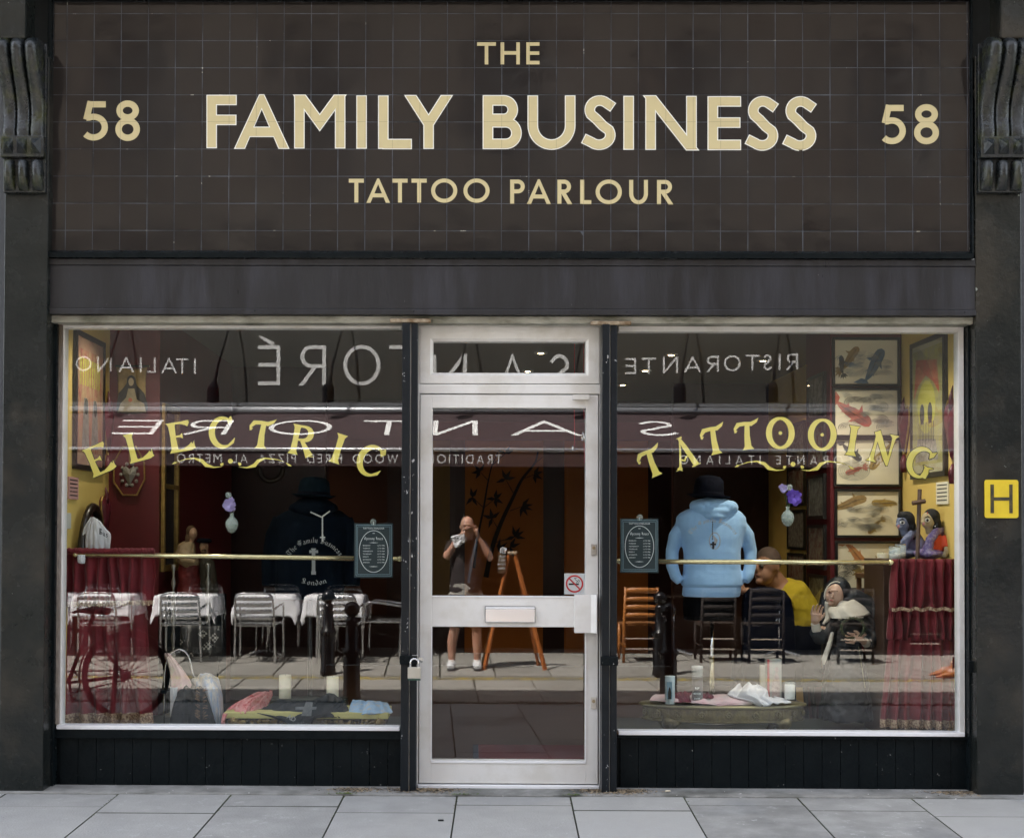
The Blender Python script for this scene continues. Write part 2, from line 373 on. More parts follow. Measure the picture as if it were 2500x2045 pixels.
def typeset(txt, size, loc, rot=(math.pi/2, 0, 0), align='CENTER', m=None, parent=None, name='lettering', shear=0, space=1):
    """small print set with Blender's built-in face"""
    cu = bpy.data.curves.new('t', 'FONT'); cu.body = txt; cu.size = size; cu.align_x = align; cu.shear = shear; cu.space_character = space; cu.offset = size*.012; cu.resolution_u = 3
    o = bpy.data.objects.new('t', cu); COLL.objects.link(o)
    me = bpy.data.meshes.new_from_object(o.evaluated_get(bpy.context.evaluated_depsgraph_get()))
    bpy.data.objects.remove(o); bpy.data.curves.remove(cu)
    from mathutils import Euler
    mb = MB(); R = Euler(rot).to_matrix()
    mb.add([R @ v.co+Vector(loc) for v in me.vertices], [tuple(p.vertices) for p in me.polygons])
    bpy.data.meshes.remove(me)
    return mb if m is None else mb.build(name, m, parent)
rnd = random.Random(7)
# ------------------------------------------------------------------ materials of the shop
BLK = mat('black_gloss_paint', (.0045,.007,.0085), .3, c2=(.007,.010,.0115), scale=9, bump=.2, bscale=70, rvar=.08, spec=.1, chips=(42,.70), chipc=(.42,.42,.40))
BLKP = mat('old_black_paint', (.008,.011,.0105), .24, c2=(.017,.019,.018), scale=3.2, bump=.35, bscale=28, rvar=.1, spec=.36, chips=(30,.715), chipc=(.30,.33,.30), c3=(.035,.032,.026), c3s=2.1, warp=.6)
CONS = mat('mossy_black_paint', (.010,.013,.014), .28, c2=(.02,.023,.026), scale=14, bump=.5, bscale=45, rvar=.1, c3=(.028,.032,.010), c3s=9)
POST = mat('worn_post_paint', (.006,.009,.012), .28, spec=.25, c2=(.009,.012,.016), scale=9, bump=.2, bscale=60, chips=(34,.66), chipc=(.5,.5,.5), stretch=(1,1,.6))
GREY = mat('grey_fascia_paint', (.017,.0165,.018), .36, spec=.36, c2=(.024,.024,.027), scale=1.6, bump=.12, bscale=40, rvar=.1, stretch=(3,1,.5), c3=(.034,.034,.041), c3s=2.4, chips=(60,.74))
TILE = mat('brown_glazed_tile', (.0185,.0135,.0125), .12, c2=(.0195,.0165,.0155), scale=1.1, spec=.34, bump=.05, bscale=30, rnd=.22, rvar=.05, warp=.35)
GROUT = mat('tile_grout', (.13,.15,.185), .8, c2=(.055,.062,.075), scale=7, chips=(22,.66), chipc=(.6,.6,.55))
CONC = mat('stained_lintel', (.30,.29,.24), .85, c2=(.48,.47,.41), scale=5, bump=.5, bscale=50, stretch=(1,1,3), c3=(.14,.14,.10), c3s=3)
RUST = mat('rusty_plate', (.16,.10,.05), .9, c2=(.38,.31,.22), scale=30, bump=.8, bscale=60)
ALU = mat('silver_aluminium', (.80,.785,.765), .4, metal=.05, c2=(.75,.735,.71), scale=3, rvar=.06, bump=.03, bscale=90, c3=(.67,.645,.60), c3s=4)
ALUB = mat('bright_aluminium', (.92,.92,.94), .3, metal=.1)
WOODG = mat('weathered_jamb', (.20,.165,.14), .85, c2=(.34,.29,.25), scale=14, stretch=(6,6,1), bump=.5, bscale=60, c3=(.12,.09,.06))
STEEL = mat('steel', (.55,.55,.54), .28, metal=.9)
CHROME = mat('chrome', (.7,.7,.7), .12, metal=1)
GOLDP = mat('gold_sign_paint', (.50,.42,.235), .5, c2=(.54,.455,.26), scale=8)
WHITEP = mat('white_sign_paint', (.93,.92,.86), .5)
GOLDW = mat('gold_window_letter', (.90,.74,.14), .55, c2=(.93,.79,.20), scale=9)
DARKW = mat('dark_letter_edge', (.02,.016,.012), .5)
GLS = glassmat('shop_glass', .078, (.96,.975,.965), .00022, .8)
# ------------------------------------------------------------------ shop building
shop = empty('shop_building', (0, .2, 0), 'dark tiled tattoo parlour shopfront with gold lettering and two wide display windows', 'shop')
yP, yT, yB = -.20, -.13, -.155
def sbox(mb, px0, px1, py0, py1, y0, y1, pm=None):
    """box whose front face fills the pixel rectangle at depth y0"""
    a = S(px0, (py0+py1)/2, y0); b = S(px1, (py0+py1)/2, y0); xm = (px0+px1)/2
    return mb.box(a.x, b.x, y0, y1, SZ(py1, y0, xm), SZ(py0, y0, xm))
# piers
yP0 = yP
for side in (0, 1):
    yP = yP0 if side == 0 else -.16
    x0, x1 = (SX(3, yP), SX(110, yP)) if side == 0 else (SX(2384, yP), SX(2497, yP))
    z1 = SZ(474, yP, 60 if side == 0 else 2440)
    nx, nz = 6, 60
    mb = MB()
    mb.box(x0, x1, yP, .05, -.05, z1+.75)
    o = mb.build('pier', BLKP, shop, bevel=.006); o['label'] = 'black painted pier at the %s of the shop' % ('left', 'right')[side]
    zb0, zb1 = SZ(118, yP-.02), SZ(0, yP-.02)+.6
    m2 = MB().box(x0-.005 if side == 0 else x0+.075, x1-.075 if side == 0 else x1+.01, yP-.16, yP-.004, zb0, zb1)
    m2.build('pier_block', BLKP, shop, bevel=.012)
    # console bracket: three scroll ridges, a row of pyramid studs, a fluted foot
    con = MB().box(x0+.004, x1-.004, yP-.035, yP-.003, z1, zb0+.02).build('console_bracket', CONS, shop, bevel=.004)
    ztop, zs0, zs1, zf = zb0+.01, SZ(331, yP-.1), SZ(380, yP-.08), z1
    w = (x1-x0-.012)/3
    for k in range(3):
        cx = x0+.006+w*(k+.5)
        pr = []
        for i in range(23):
            t = i/22; z = ztop+(zs0-ztop)*t
            dpt = .115*(1-t)**1.2+.050+.030*math.sin(t*math.pi*2.0+.5)
            if t < .07: dpt *= .72+4*t
            if t > .93: dpt *= 1-(t-.93)*3
            pr.append((z, dpt))
        mbk = MB(); nn = 9
        vs = []
        for z, dp in pr:
            for j in range(nn):
                a = math.pi*j/(nn-1); ra = w*.455
                vs.append((cx-ra*math.cos(a), yP-.02-dp*(.80+.20*math.sin(a)) if 0 < j < nn-1 else yP-.02-dp*.3, z))
        mbk.add(vs, [(i*nn+j, i*nn+j+1, (i+1)*nn+j+1, (i+1)*nn+j) for i in range(22) for j in range(nn-1)])
        mbk.add([vs[j] for j in range(nn)], [tuple(range(nn-1, -1, -1))]); mbk.build('scroll', CONS, con, smooth=True)
        st = MB(); h = w*.36; zc = (zs0+zs1)/2+.002; hz = (zs0-zs1)*.42
        st.add([(cx-h, yP-.075, zc-hz), (cx+h, yP-.075, zc-hz), (cx+h, yP-.075, zc+hz), (cx-h, yP-.075, zc+hz), (cx, yP-.118, zc)], [(0,1,4),(1,2,4),(2,3,4),(3,0,4)])
        st.build('pyramid_stud', CONS, con)
        fm = MB(); vs = []
        z0_, z1_ = zf+.01, zs1-.02
        for z, dp in ((z1_, .04), (z1_-.02, .06), ((z0_+z1_)/2, .055), (z0_+.03, .04), (z0_, .008)):
            for j in range(nn):
                a = math.pi*j/(nn-1); vs.append((cx-w*.38*math.cos(a), yP-.034-dp*(.15+.85*math.sin(a)), z))
        fm.add(vs, [(i*nn+j, i*nn+j+1, (i+1)*nn+j+1, (i+1)*nn+j) for i in range(4) for j in range(nn-1)]); fm.build('flute', CONS, con, smooth=True)
    MB().box(x0+.002, x1-.002, yP-.075, yP-.036, zs1-.006, zs0+.006).build('stud_band', CONS, con, bevel=.003)
yP = yP0
# tiled sign panel
zT1, zT0 = SZ(4, yT), SZ(614, yT)
xT0, xT1 = SX(119, yT), SX(2371, yT)
panel = MB().box(xT0-.01, xT1+.01, yT+.0022, yT+.05, zT0-.02, zT1+.02).build('tiled_panel', GROUT, shop)
pit = 67.0/3101*(D+yT)*1.0
xj0 = SX(160.5, yT, 420); zj0 = SZ(563, yT, 700)
tg = .0026
def tile_mesh(w, h):
    b = .0010; x0, x1, z0, z1 = tg/2, w-tg/2, tg/2, h-tg/2
    vs = [(x0, .006, z0), (x1, .006, z0), (x1, .006, z1), (x0, .006, z1), (x0+b, 0, z0+b), (x1-b, 0, z0+b), (x1-b, 0, z1-b), (x0+b, 0, z1-b)]
    me = bpy.data.meshes.new('tile'); me.from_pydata(vs, [], [(0,1,5,4),(1,2,6,5),(2,3,7,6),(3,0,4,7),(4,5,6,7)]); me.materials.append(TILE); return me
cols = [xT0]+[xj0+pit*i for i in range(34) if xj0+pit*i < xT1-.01]+[xT1]
rows = [zT0]+[zj0+pit*i for i in range(12) if zj0+pit*i < zT1-.01]+[zT1]
cache = {}; edge = MB(); nt = 0
for i in range(len(cols)-1):
    for j in range(len(rows)-1):
        w, h = cols[i+1]-cols[i], rows[j+1]-rows[j]
        full = abs(w-pit) < 1e-4 and (abs(h-pit) < 1e-4 or j == 0)
        jy = rnd.uniform(-.0006, .0006)
        if full and nt < 300:
            key = round(h, 4)
            if key not in cache: cache[key] = tile_mesh(w, h)
            q = inst(None, 'tile', cache[key], (cols[i], yT+jy, rows[j]), panel)
            q.rotation_euler = (rnd.uniform(-.009, .009), 0, rnd.uniform(-.009, .009)); nt += 1
        else:
            x0, x1, z0, z1 = cols[i]+tg/2, cols[i+1]-tg/2, rows[j]+tg/2, rows[j+1]-tg/2; b = .001
            edge.add([(x0, yT+.006, z0), (x1, yT+.006, z0), (x1, yT+.006, z1), (x0, yT+.006, z1), (x0+b, yT+jy, z0+b), (x1-b, yT+jy, z0+b), (x1-b, yT+jy, z1-b), (x0+b, yT+jy, z1-b)], [(0,1,5,4),(1,2,6,5),(2,3,7,6),(3,0,4,7),(4,5,6,7)])
tag(edge.build('cut_tiles', TILE, panel), kind='stuff')
# frame around the tiles
fr = MB()
fr.box(SX(89, yP-.06), xT0, yT-.03, .05, zT0-.03, zT1+.35)
fr.box(xT1, SX(2398, yP-.06), yT-.03, .05, zT0-.03, zT1+.35)
fr.build('panel_side_trim', BLK, shop, bevel=.004)
MB().box(xT0+.001, xT1-.001, yT-.05, yT+.05, zT1, zT1+.06).build('panel_top_moulding', BLK, shop, bevel=.006)
MB().prism_x([(yT-.012, zT0), (yT-.05, zT0-.018), (yT-.05, zT0-.045), (yT+.04, zT0-.045), (yT+.04, zT0)], xT0+.001, xT1-.001).build('panel_ledge', BLK, shop)
# grey fascia board under the tiles: three boards with a recessed joint
zA = zT0-.047; zB_ = SZ(649, yB); zC = SZ(755, yB); zD = SZ(769, yB)
xf0, xf1 = SX(110.5, yB), SX(2383, yB)
for nme, a, b, yy in (('fascia_strip', zB_+.0015, zA, yB-.004), ('fascia_board', zC+.001, zB_-.0015, yB), ('fascia_drip', zD, zC-.001, yB-.012)):
    MB().box(xf0, xf1, yy, .05, a, b).build(nme, GREY, shop, bevel=.0025)
for px in (118, 620, 1008, 1530, 1936, 2355):
    MB().ball((SX(px, yB), yB-.013, SZ(761, yB)), .004, n=8, m=5).build('screw', BLK, shop)
# lintel and its rusty plates
yl = -.125
MB().box(SX(113, yl), SX(2378, yl), yl, .05, SZ(789, yl), zD-.001).build('lintel', CONC, shop, bevel=.004)
for px0, px1, py0 in ((950, 1050, 779), (1441, 1540, 784)):
    MB().box(SX(px0, yl-.02), SX(px1, yl-.02), yl-.035, yl-.001, SZ(py0+9, yl-.02), SZ(py0, yl-.02)).build('rusty_plate', RUST, shop, bevel=.003)
# window jamb channels
for (a, b, yy, mm, nme) in ((110, 135, -.08, BLK, 'side_channel'), (133, 147, -.05, WOODG, 'timber_jamb'), (2365, 2386, -.08, BLK, 'side_channel'), (2361, 2368, -.05, WOODG, 'timber_jamb')):
    MB().box(SX(a, yy), SX(b, yy), yy, .06, .0 if mm == BLK else SZ(1772, yy), SZ(788, yy)).build(nme, mm, shop, bevel=.002)
for px, pys in ((110, 1620), (2373, 1622)):
    MB().box(SX(px-8, -.12), SX(px+14, -.12), -.12, -.078, SZ(pys+14, -.12), SZ(pys-14, -.12)).build('iron_latch', BLK, shop, bevel=.003)
# posts either side of the door
postx = []
for (a, m_, b) in ((980, 1000.5, 1018), (1470, 1489.5, 1507)):
    o = MB().box(SX(a, -.16), SX(m_-1.4, -.16), -.16, .05, gz(-.16)-.01, SZ(789, -.16)).build('door_post', POST, shop, bevel=.003)
    MB().box(SX(m_+1.4, -.16), SX(b, -.16), -.15, .05, gz(-.16)-.01, SZ(789, -.16)).build('post_cover', POST, o, bevel=.003)
    MB().box(SX(m_-1.2, -.16), SX(m_+1.2, -.16), -.135, .04, 0, SZ(789, -.16)).build('post_gasket', ALU, o)
    MB().box(SX(a-3, -.17), SX(b+2, -.17), -.18, -.161, SZ(1622, -.17), SZ(1600, -.17)).build('bar_bracket', BLK, o, bevel=.003)
# display windows
def frame_rect(mb, x0, x1, z0, z1, w, y0, y1, wt=None, wb=None):
    wt = wt or w; wb = wb or w
    mb.box(x0, x0+w, y0, y1, z0, z1); mb.box(x1-w, x1, y0, y1, z0, z1)
    mb.box(x0+w, x1-w, y0+.0005, y1, z1-wt, z1); mb.box(x0+w, x1-w, y0+.0005, y1, z0, z0+wb); return mb
wins = []
for side in (0, 1):
    gx0, gx1 = (SX(158, 0), SX(979, 0)) if side == 0 else (SX(1508, 0), SX(2336, 0))
    xm = 560 if side == 0 else 1920
    gz1, gz0 = SZ(803.5 if side == 0 else 812, 0, xm), SZ(1768 if side == 0 else 1782, 0, xm)
    fw = .030; f = MB()
    if side == 0: f.box(gx0-fw, gx0, -.03, .04, gz0-.022, gz1+.03)
    else: f.box(gx1, gx1+fw, -.03, .04, gz0-.022, gz1+.03)
    a, b = (gx0, gx1) if side == 0 else (gx0, gx1)
    f.box(a, b, -.028, .04, gz1, gz1+.03)
    w = f.build('window_frame', ALU, shop, bevel=.002)
    MB().box(a-.02*(side == 0), b+.02*(side == 1), -.055, .03, gz0-.022, gz0).build('window_sill', ALUB, w, bevel=.003)
    MB().box(a, b, -.045, -.03, gz1+.031, gz1+.036).build('drip_strip', ALUB, w)
    p = MB().box(gx0-.004, gx1+.004, .0, .006, gz0-.004, gz1+.004).build('pane', GLS, w)
    p['label'] = '%s display window glass reflecting the street' % ('left', 'right')[side]
    wins.append((w, p, gx0, gx1, gz0, gz1))
    # sill rail and boarded stall riser
    zr1 = gz0-.023; zr0 = SZ(1803, -.045, xm)
    ex0, ex1 = (SX(135, -.05), SX(981, -.05)) if side == 0 else (SX(1507, -.05), SX(2365, -.05))
    MB().box(ex0, ex1, -.05, .03, zr0, zr1).build('sill_rail', BLK, shop, bevel=.004)
    bp = .1; k = 0; xs = ex0+.03 if side == 0 else ex0+.02
    first = None
    ris = MB().box(ex0, ex1, -.012, .03, -.02, zr0-.001).build('stall_riser', BLK, shop)
    while xs+bp*k < ex1-.01:
        x0 = xs+bp*k; x1 = min(x0+bp, ex1)
        if first is None:
            first = MB(); g = .0015
            first.add([(g, 0, 0), (bp-g, 0, 0), (bp-g, 0, 1), (g, 0, 1), (0, .006, 0), (bp, .006, 0), (bp, .006, 1), (0, .006, 1)], [(0,1,2,3),(4,0,3,7),(1,5,6,2)])
            me = bpy.data.meshes.new('board'); me.from_pydata([tuple(v) for v in first.v], [], first.f); me.materials.append(BLK)
        q = inst(None, 'board', me, (x0, -.030+rnd.uniform(-.001, .001), -.01), ris); q.scale = ((x1-x0)/bp, 1.2, zr0+.009); k += 1
# door: fixed frame, fanlight, leaf
yD = -.035
df = MB()
xa, xb = SX(1018.5, yD), SX(1469.5, yD)
zt, ztr1, ztr0, zth = SZ(792, yD), SZ(938, yD), SZ(961, yD), SZ(1922, yD)
xi0, xi1 = SX(1023, yD), SX(1463, yD)
df.box(xa, xi0, yD-.01, .05, zth, zt); df.box(xi1, xb, yD-.01, .05, zth, zt)
df.box(xi0, xi1, yD-.01, .05, ztr0, ztr1); df.box(xi0, xi1, yD-.01, .05, zt-.012, zt)
dfr = df.build('door_frame', ALU, shop, bevel=.0025)
MB().box(xi0, xi1, yD-.03, .06, zth-.012, SZ(1913, yD)).build('threshold', ALUB, dfr, bevel=.003)
# fanlight
fx0, fx1, fz0, fz1 = SX(1024, yD), SX(1462, yD), SZ(936.5, yD), SZ(798, yD)
gx0, gx1, gz0, gz1 = SX(1056, yD), SX(1429, yD), SZ(910, yD), SZ(834, yD)
def ring_frame(name, parent, o, i, y0, y1, step=.012):
    """mitred frame: outer (x0,x1,z0,z1), inner likewise, sloping in"""
    def R(r, y, q=0): return [(r[0]+q, y, r[2]+q), (r[1]-q, y, r[2]+q), (r[1]-q, y, r[3]-q), (r[0]+q, y, r[3]-q)]
    mb = MB(); L = [R(o, y1), R(o, y0), R(i, y0, -.016), R(i, y0+step), R(i, y1)]
    vs = sum(L, [])
    mb.add(vs, [(a*4+k, a*4+(k+1) % 4, (a+1)*4+(k+1) % 4, (a+1)*4+k) for a in range(4) for k in range(4)])
    return mb.build(name, ALU, parent, bevel=.0015)
fan = ring_frame('fanlight', shop, (fx0, fx1, fz0, fz1), (gx0, gx1, gz0, gz1), yD-.012, .03)
pb = MB().box(gx0-.003, gx1+.003, -.003, .003, gz0-.003, gz1+.003)
for v in pb.v: v.y += (v.z-(gz0+gz1)/2)*.0064     # the fanlight leans back a hair
pb.build('pane', GLS, fan)
# leaf
lx0, lx1, lz0, lz1 = SX(1025, yD), SX(1460, yD), SZ(1910, yD), SZ(964, yD)
ux0, ux1 = SX(1055, yD), SX(1430, yD)
uz1, uz0, mz1, mz0, bz1 = SZ(996, yD), SZ(1455, yD), SZ(1455, yD), SZ(1529, yD), SZ(1856, yD)
leaf = MB()
leaf.box(lx0, ux0, yD-.012, .03, lz0, lz1); leaf.box(ux1, lx1, yD-.012, .03, lz0, lz1)
leaf.box(ux0, ux1, yD-.0115, .03, uz1, lz1); leaf.box(ux0, ux1, yD-.0115, .03, mz0, mz1); leaf.box(ux0, ux1, yD-.0115, .03, lz0, bz1)
door = leaf.build('door', ALU, shop, bevel=.002)
MB().box(ux0, ux1, yD-.016, yD-.012, mz1-.003, mz1+.004).build('glazing_bead', ALUB, door, bevel=.001)
MB().box(ux0, ux1, yD-.016, yD-.012, bz1-.010, bz1+.003).build('glazing_bead', ALUB, door, bevel=.001)
MB().box(ux1-.004, ux1+.003, yD-.016, yD-.012, mz0*0+bz1, mz0).build('glazing_bead', ALUB, door)
MB().box(ux0-.003, ux0+.003, yD-.015, yD-.012, bz1, mz0).build('glazing_bead', ALUB, door)
pd1 = MB().box(ux0-.003, ux1+.003, .0, .006, uz0-.003, uz1+.003).build('pane', GLS, door)
pd2 = MB().box(ux0-.003, ux1+.003, .0, .006, bz1-.003, mz0+.003).build('pane', GLS, door)
# letter box, handle plate, locks, closer
sl = lambda a, b, c, e, y: (SX(a, y), SX(b, y), SZ(e, y), SZ(c, y))
a, b, z0, z1 = sl(1186, 1306, 1480, 1518, yD-.02)
lb = MB().box(a-.003, b+.003, yD-.018, yD-.012, z0-.002, z1+.002).build('letterbox', mat('letterbox_shadow_gap', (.02, .02, .02), .5), door)
MB().box(a, b, yD-.028, yD-.019, z0, z1-.012).build('flap', mat('polished_flap', (.9, .9, .9), .2, metal=.5), lb, bevel=.003)
MB().box(a, b, yD-.026, yD-.019, z1-.011, z1-.001).build('flap_hood', ALUB, lb, bevel=.002)
a, b, z0, z1 = sl(1403, 1456, 1450, 1543, yD-.04)
hp = MB(); pr = [(a, yD-.013), (a, yD-.05)]+[(b-.03+.03*math.sin(t*.3), yD-.05-.022*math.sin(t*.3*1.0)) for t in range(0, 6)]+[(b+.004, yD-.02)]
hp.add([(x, y, z0) for x, y in pr]+[(x, y, z1) for x, y in pr], [tuple(range(len(pr)-1, -1, -1)), tuple(range(len(pr), 2*len(pr)))]+[(i, i+1, len(pr)+i+1, len(pr)+i) for i in range(len(pr)-1)]+[(len(pr)-1, 0, len(pr), 2*len(pr)-1)])
hp.build('handle', ALU, door, bevel=.003)
for c in (1326, 1700):
    a, b, z0, z1 = sl(1443, 1457, c, c+28, yD-.02)
    k = MB().box(a, b, yD-.017, yD-.0125, z0, z1).build('lock_plate', STEEL, door, bevel=.002)
    xm_ = (a+b)/2; MB().tube([(xm_, yD-.0175, z1-.022), (xm_, yD-.022, z1-.022)], .009, 12).build('lock_cylinder', mat('brass_lock', (.35, .3, .2), .35, metal=.9), k)
    MB().box(xm_-.005, xm_+.005, yD-.021, yD-.0175, z1-.042, z1-.024).build('lock_tail', STEEL, k, bevel=.002)
a, b, z0, z1 = sl(1397, 1438, 963, 975, yD-.02); MB().box(a, b, yD-.03, yD-.0125, z0, z1).build('top_pivot', ALU, door, bevel=.002)
# padlock on its hasp
a, b, z0, z1 = sl(997, 1029, 1628, 1660, -.20); xm_ = (a+b)/2
pk = empty('padlock', (xm_, -.20, z0), 'silver padlock with steel shackle hanging beside the door', 'padlock')
MB().box(a, b, -.215, -.185, z0+.008, z1).build('lock_body', mat('padlock_body', (.55, .53, .48), .35, metal=.6, c2=(.5, .48, .42)), pk, bevel=.004)
MB().box(a+.002, b-.002, -.214, -.186, z0, z0+.008).build('rubber_base', mat('green_rubber', (.03, .07, .05), .6), pk)
MB().tube([(a+.014, -.2, z1), (a+.014, -.2, z1+.02)]+[(xm_-(xm_-a-.014)*math.cos(t), -.2, z1+.022+.022*math.sin(t)) for t in [i*math.pi/8 for i in range(9)]]+[(b-.014, -.2, z1+.02), (b-.014, -.2, z1)], .005, 8).build('shackle', CHROME, pk, smooth=True)
MB().box(xm_-.016, xm_+.02, -.17, -.16, z1+.02, z1+.06).build('hasp', STEEL, pk, bevel=.003)
MB().tube([(xm_+.02, -.165, z1+.04), (xm_+.045, -.165, z1+.03)], .012, 8).build('hasp_knob', STEEL, pk)
# ------------------------------------------------------------------ painted sign letters on the tiles
def letter_paint(name, base, dark):
    m = mat(name, base, .5, c2=tuple(x*1.06 for x in base), scale=8); N, L = nodes_of(m); b = N['Principled BSDF']
    g = N.new('ShaderNodeNewGeometry'); sp = N.new('ShaderNodeSeparateXYZ'); L.new(g.outputs['Position'], sp.inputs[0])
    fac = None
    for ax, o0 in ((0, xj0), (2, zj0)):
        s1 = N.new('ShaderNodeMath'); s1.operation = 'SUBTRACT'; L.new(sp.outputs[ax], s1.inputs[0]); s1.inputs[1].default_value = o0-.0012-pit*40
        s2 = N.new('ShaderNodeMath'); s2.operation = 'MODULO'; L.new(s1.outputs[0], s2.inputs[0]); s2.inputs[1].default_value = pit
        s3 = N.new('ShaderNodeMath'); s3.operation = 'LESS_THAN'; L.new(s2.outputs[0], s3.inputs[0]); s3.inputs[1].default_value = .0026
        if fac is None: fac = s3.outputs[0]
        else:
            s4 = N.new('ShaderNodeMath'); s4.operation = 'MAXIMUM'; L.new(fac, s4.inputs[0]); L.new(s3.outputs[0], s4.inputs[1]); fac = s4.outputs[0]
    src = b.inputs['Base Color'].links[0].from_socket; mx = N.new('ShaderNodeMix'); mx.data_type = 'RGBA'
    s5 = N.new('ShaderNodeMath'); s5.operation = 'MULTIPLY'; L.new(fac, s5.inputs[0]); s5.inputs[1].default_value = .4
    L.new(s5.outputs[0], mx.inputs[0]); L.new(src, mx.inputs[6]); mx.inputs[7].default_value = (*dark, 1); L.new(mx.outputs[2], b.inputs['Base Color']); return m
GOLDT = letter_paint('gold_on_tiles', (.61, .52, .285), (.12, .10, .06))
def wall_letter(ch, x0, x1, y0, y1, w, white=0.0, parent=None):
    p00, p10, p01 = S(x0, y1, yT), S(x1, y1, yT), S(x0, y0, yT)
    H = (p01-p00).length; W = (p10-p00).length/H
    fr_ = frame_from(p00, p00+(p10-p00).normalized()*H, p01, (0, -1, 0))
    st = [(pts, w) for pts in glyph(ch, W, w)]
    layers = [(0, .0028, 0)] if not white else [(white, .0022, 1), (0, .0036, 0)]
    mb = letter_mesh(st, fr_, layers)
    return mb.build('painted_letter', [GOLDT, WHITEP] if white else GOLDT, parent)
def L1(o, x): return 480+x/2.588
def L2(x): return 1150+x/2.358
for ch, a, b in (('F', 65, 252), ('A', 242, 582), ('M', 619, 938), ('I', 1011, 1074), ('L', 1149, 1358), ('Y', 1310, 1622)):
    y0 = 80+(397+(a-65)*.004)/2.588; y1 = 80+(728+(a-65)*.004)/2.588
    wall_letter(ch, L1(0, a)+1.5, L1(0, b)-1.5, y0+1.2, y1-1.2, .165, .038, panel)
for ch, a, b in (('B', 69, 290), ('U', 327, 599), ('S', 644, 830), ('I', 877, 937), ('N', 1005, 1297), ('E', 1363, 1552), ('S', 1585, 1766), ('S', 1801, 1985)):
    y0 = 80+(364+(a-69)*.0045)/2.358; y1 = 80+(669+(a-69)*.0045)/2.358
    wall_letter(ch, L2(a)+1.5, L2(b)-1.5, y0+1.2, y1-1.2, .165, .038, panel)
for ch, a, b in (('T', 35, 143), ('H', 170, 281), ('E', 318, 394)):
    wall_letter(ch, L2(a), L2(b), 104.3, 158.3, .16, 0, panel)
for ch, a, b in (('T', 962, 1057), ('A', 1073, 1222), ('T', 1237, 1333), ('T', 1358, 1454), ('O', 1482, 1647), ('O', 1686, 1851)):
    wall_letter(ch, L1(0, a), L1(0, b), 437, 495, .165, 0, panel)
for ch, a, b in (('P', 225, 309), ('A', 321, 459), ('R', 497, 581), ('L', 628, 692), ('O', 717, 868), ('U', 910, 1018), ('R', 1070, 1163)):
    wall_letter(ch, L2(a), L2(b), 439+(a-225)*.0012, 498+(a-225)*.0012, .165, 0, panel)
for ch, a, b, c, e in (('5', 198, 264, 248, 343), ('8', 282, 342, 247, 344), ('5', 2147, 2211, 257, 352), ('8', 2231, 2292, 256, 352)):
    wall_letter(ch, a, b, c, e, .16, 0, panel)
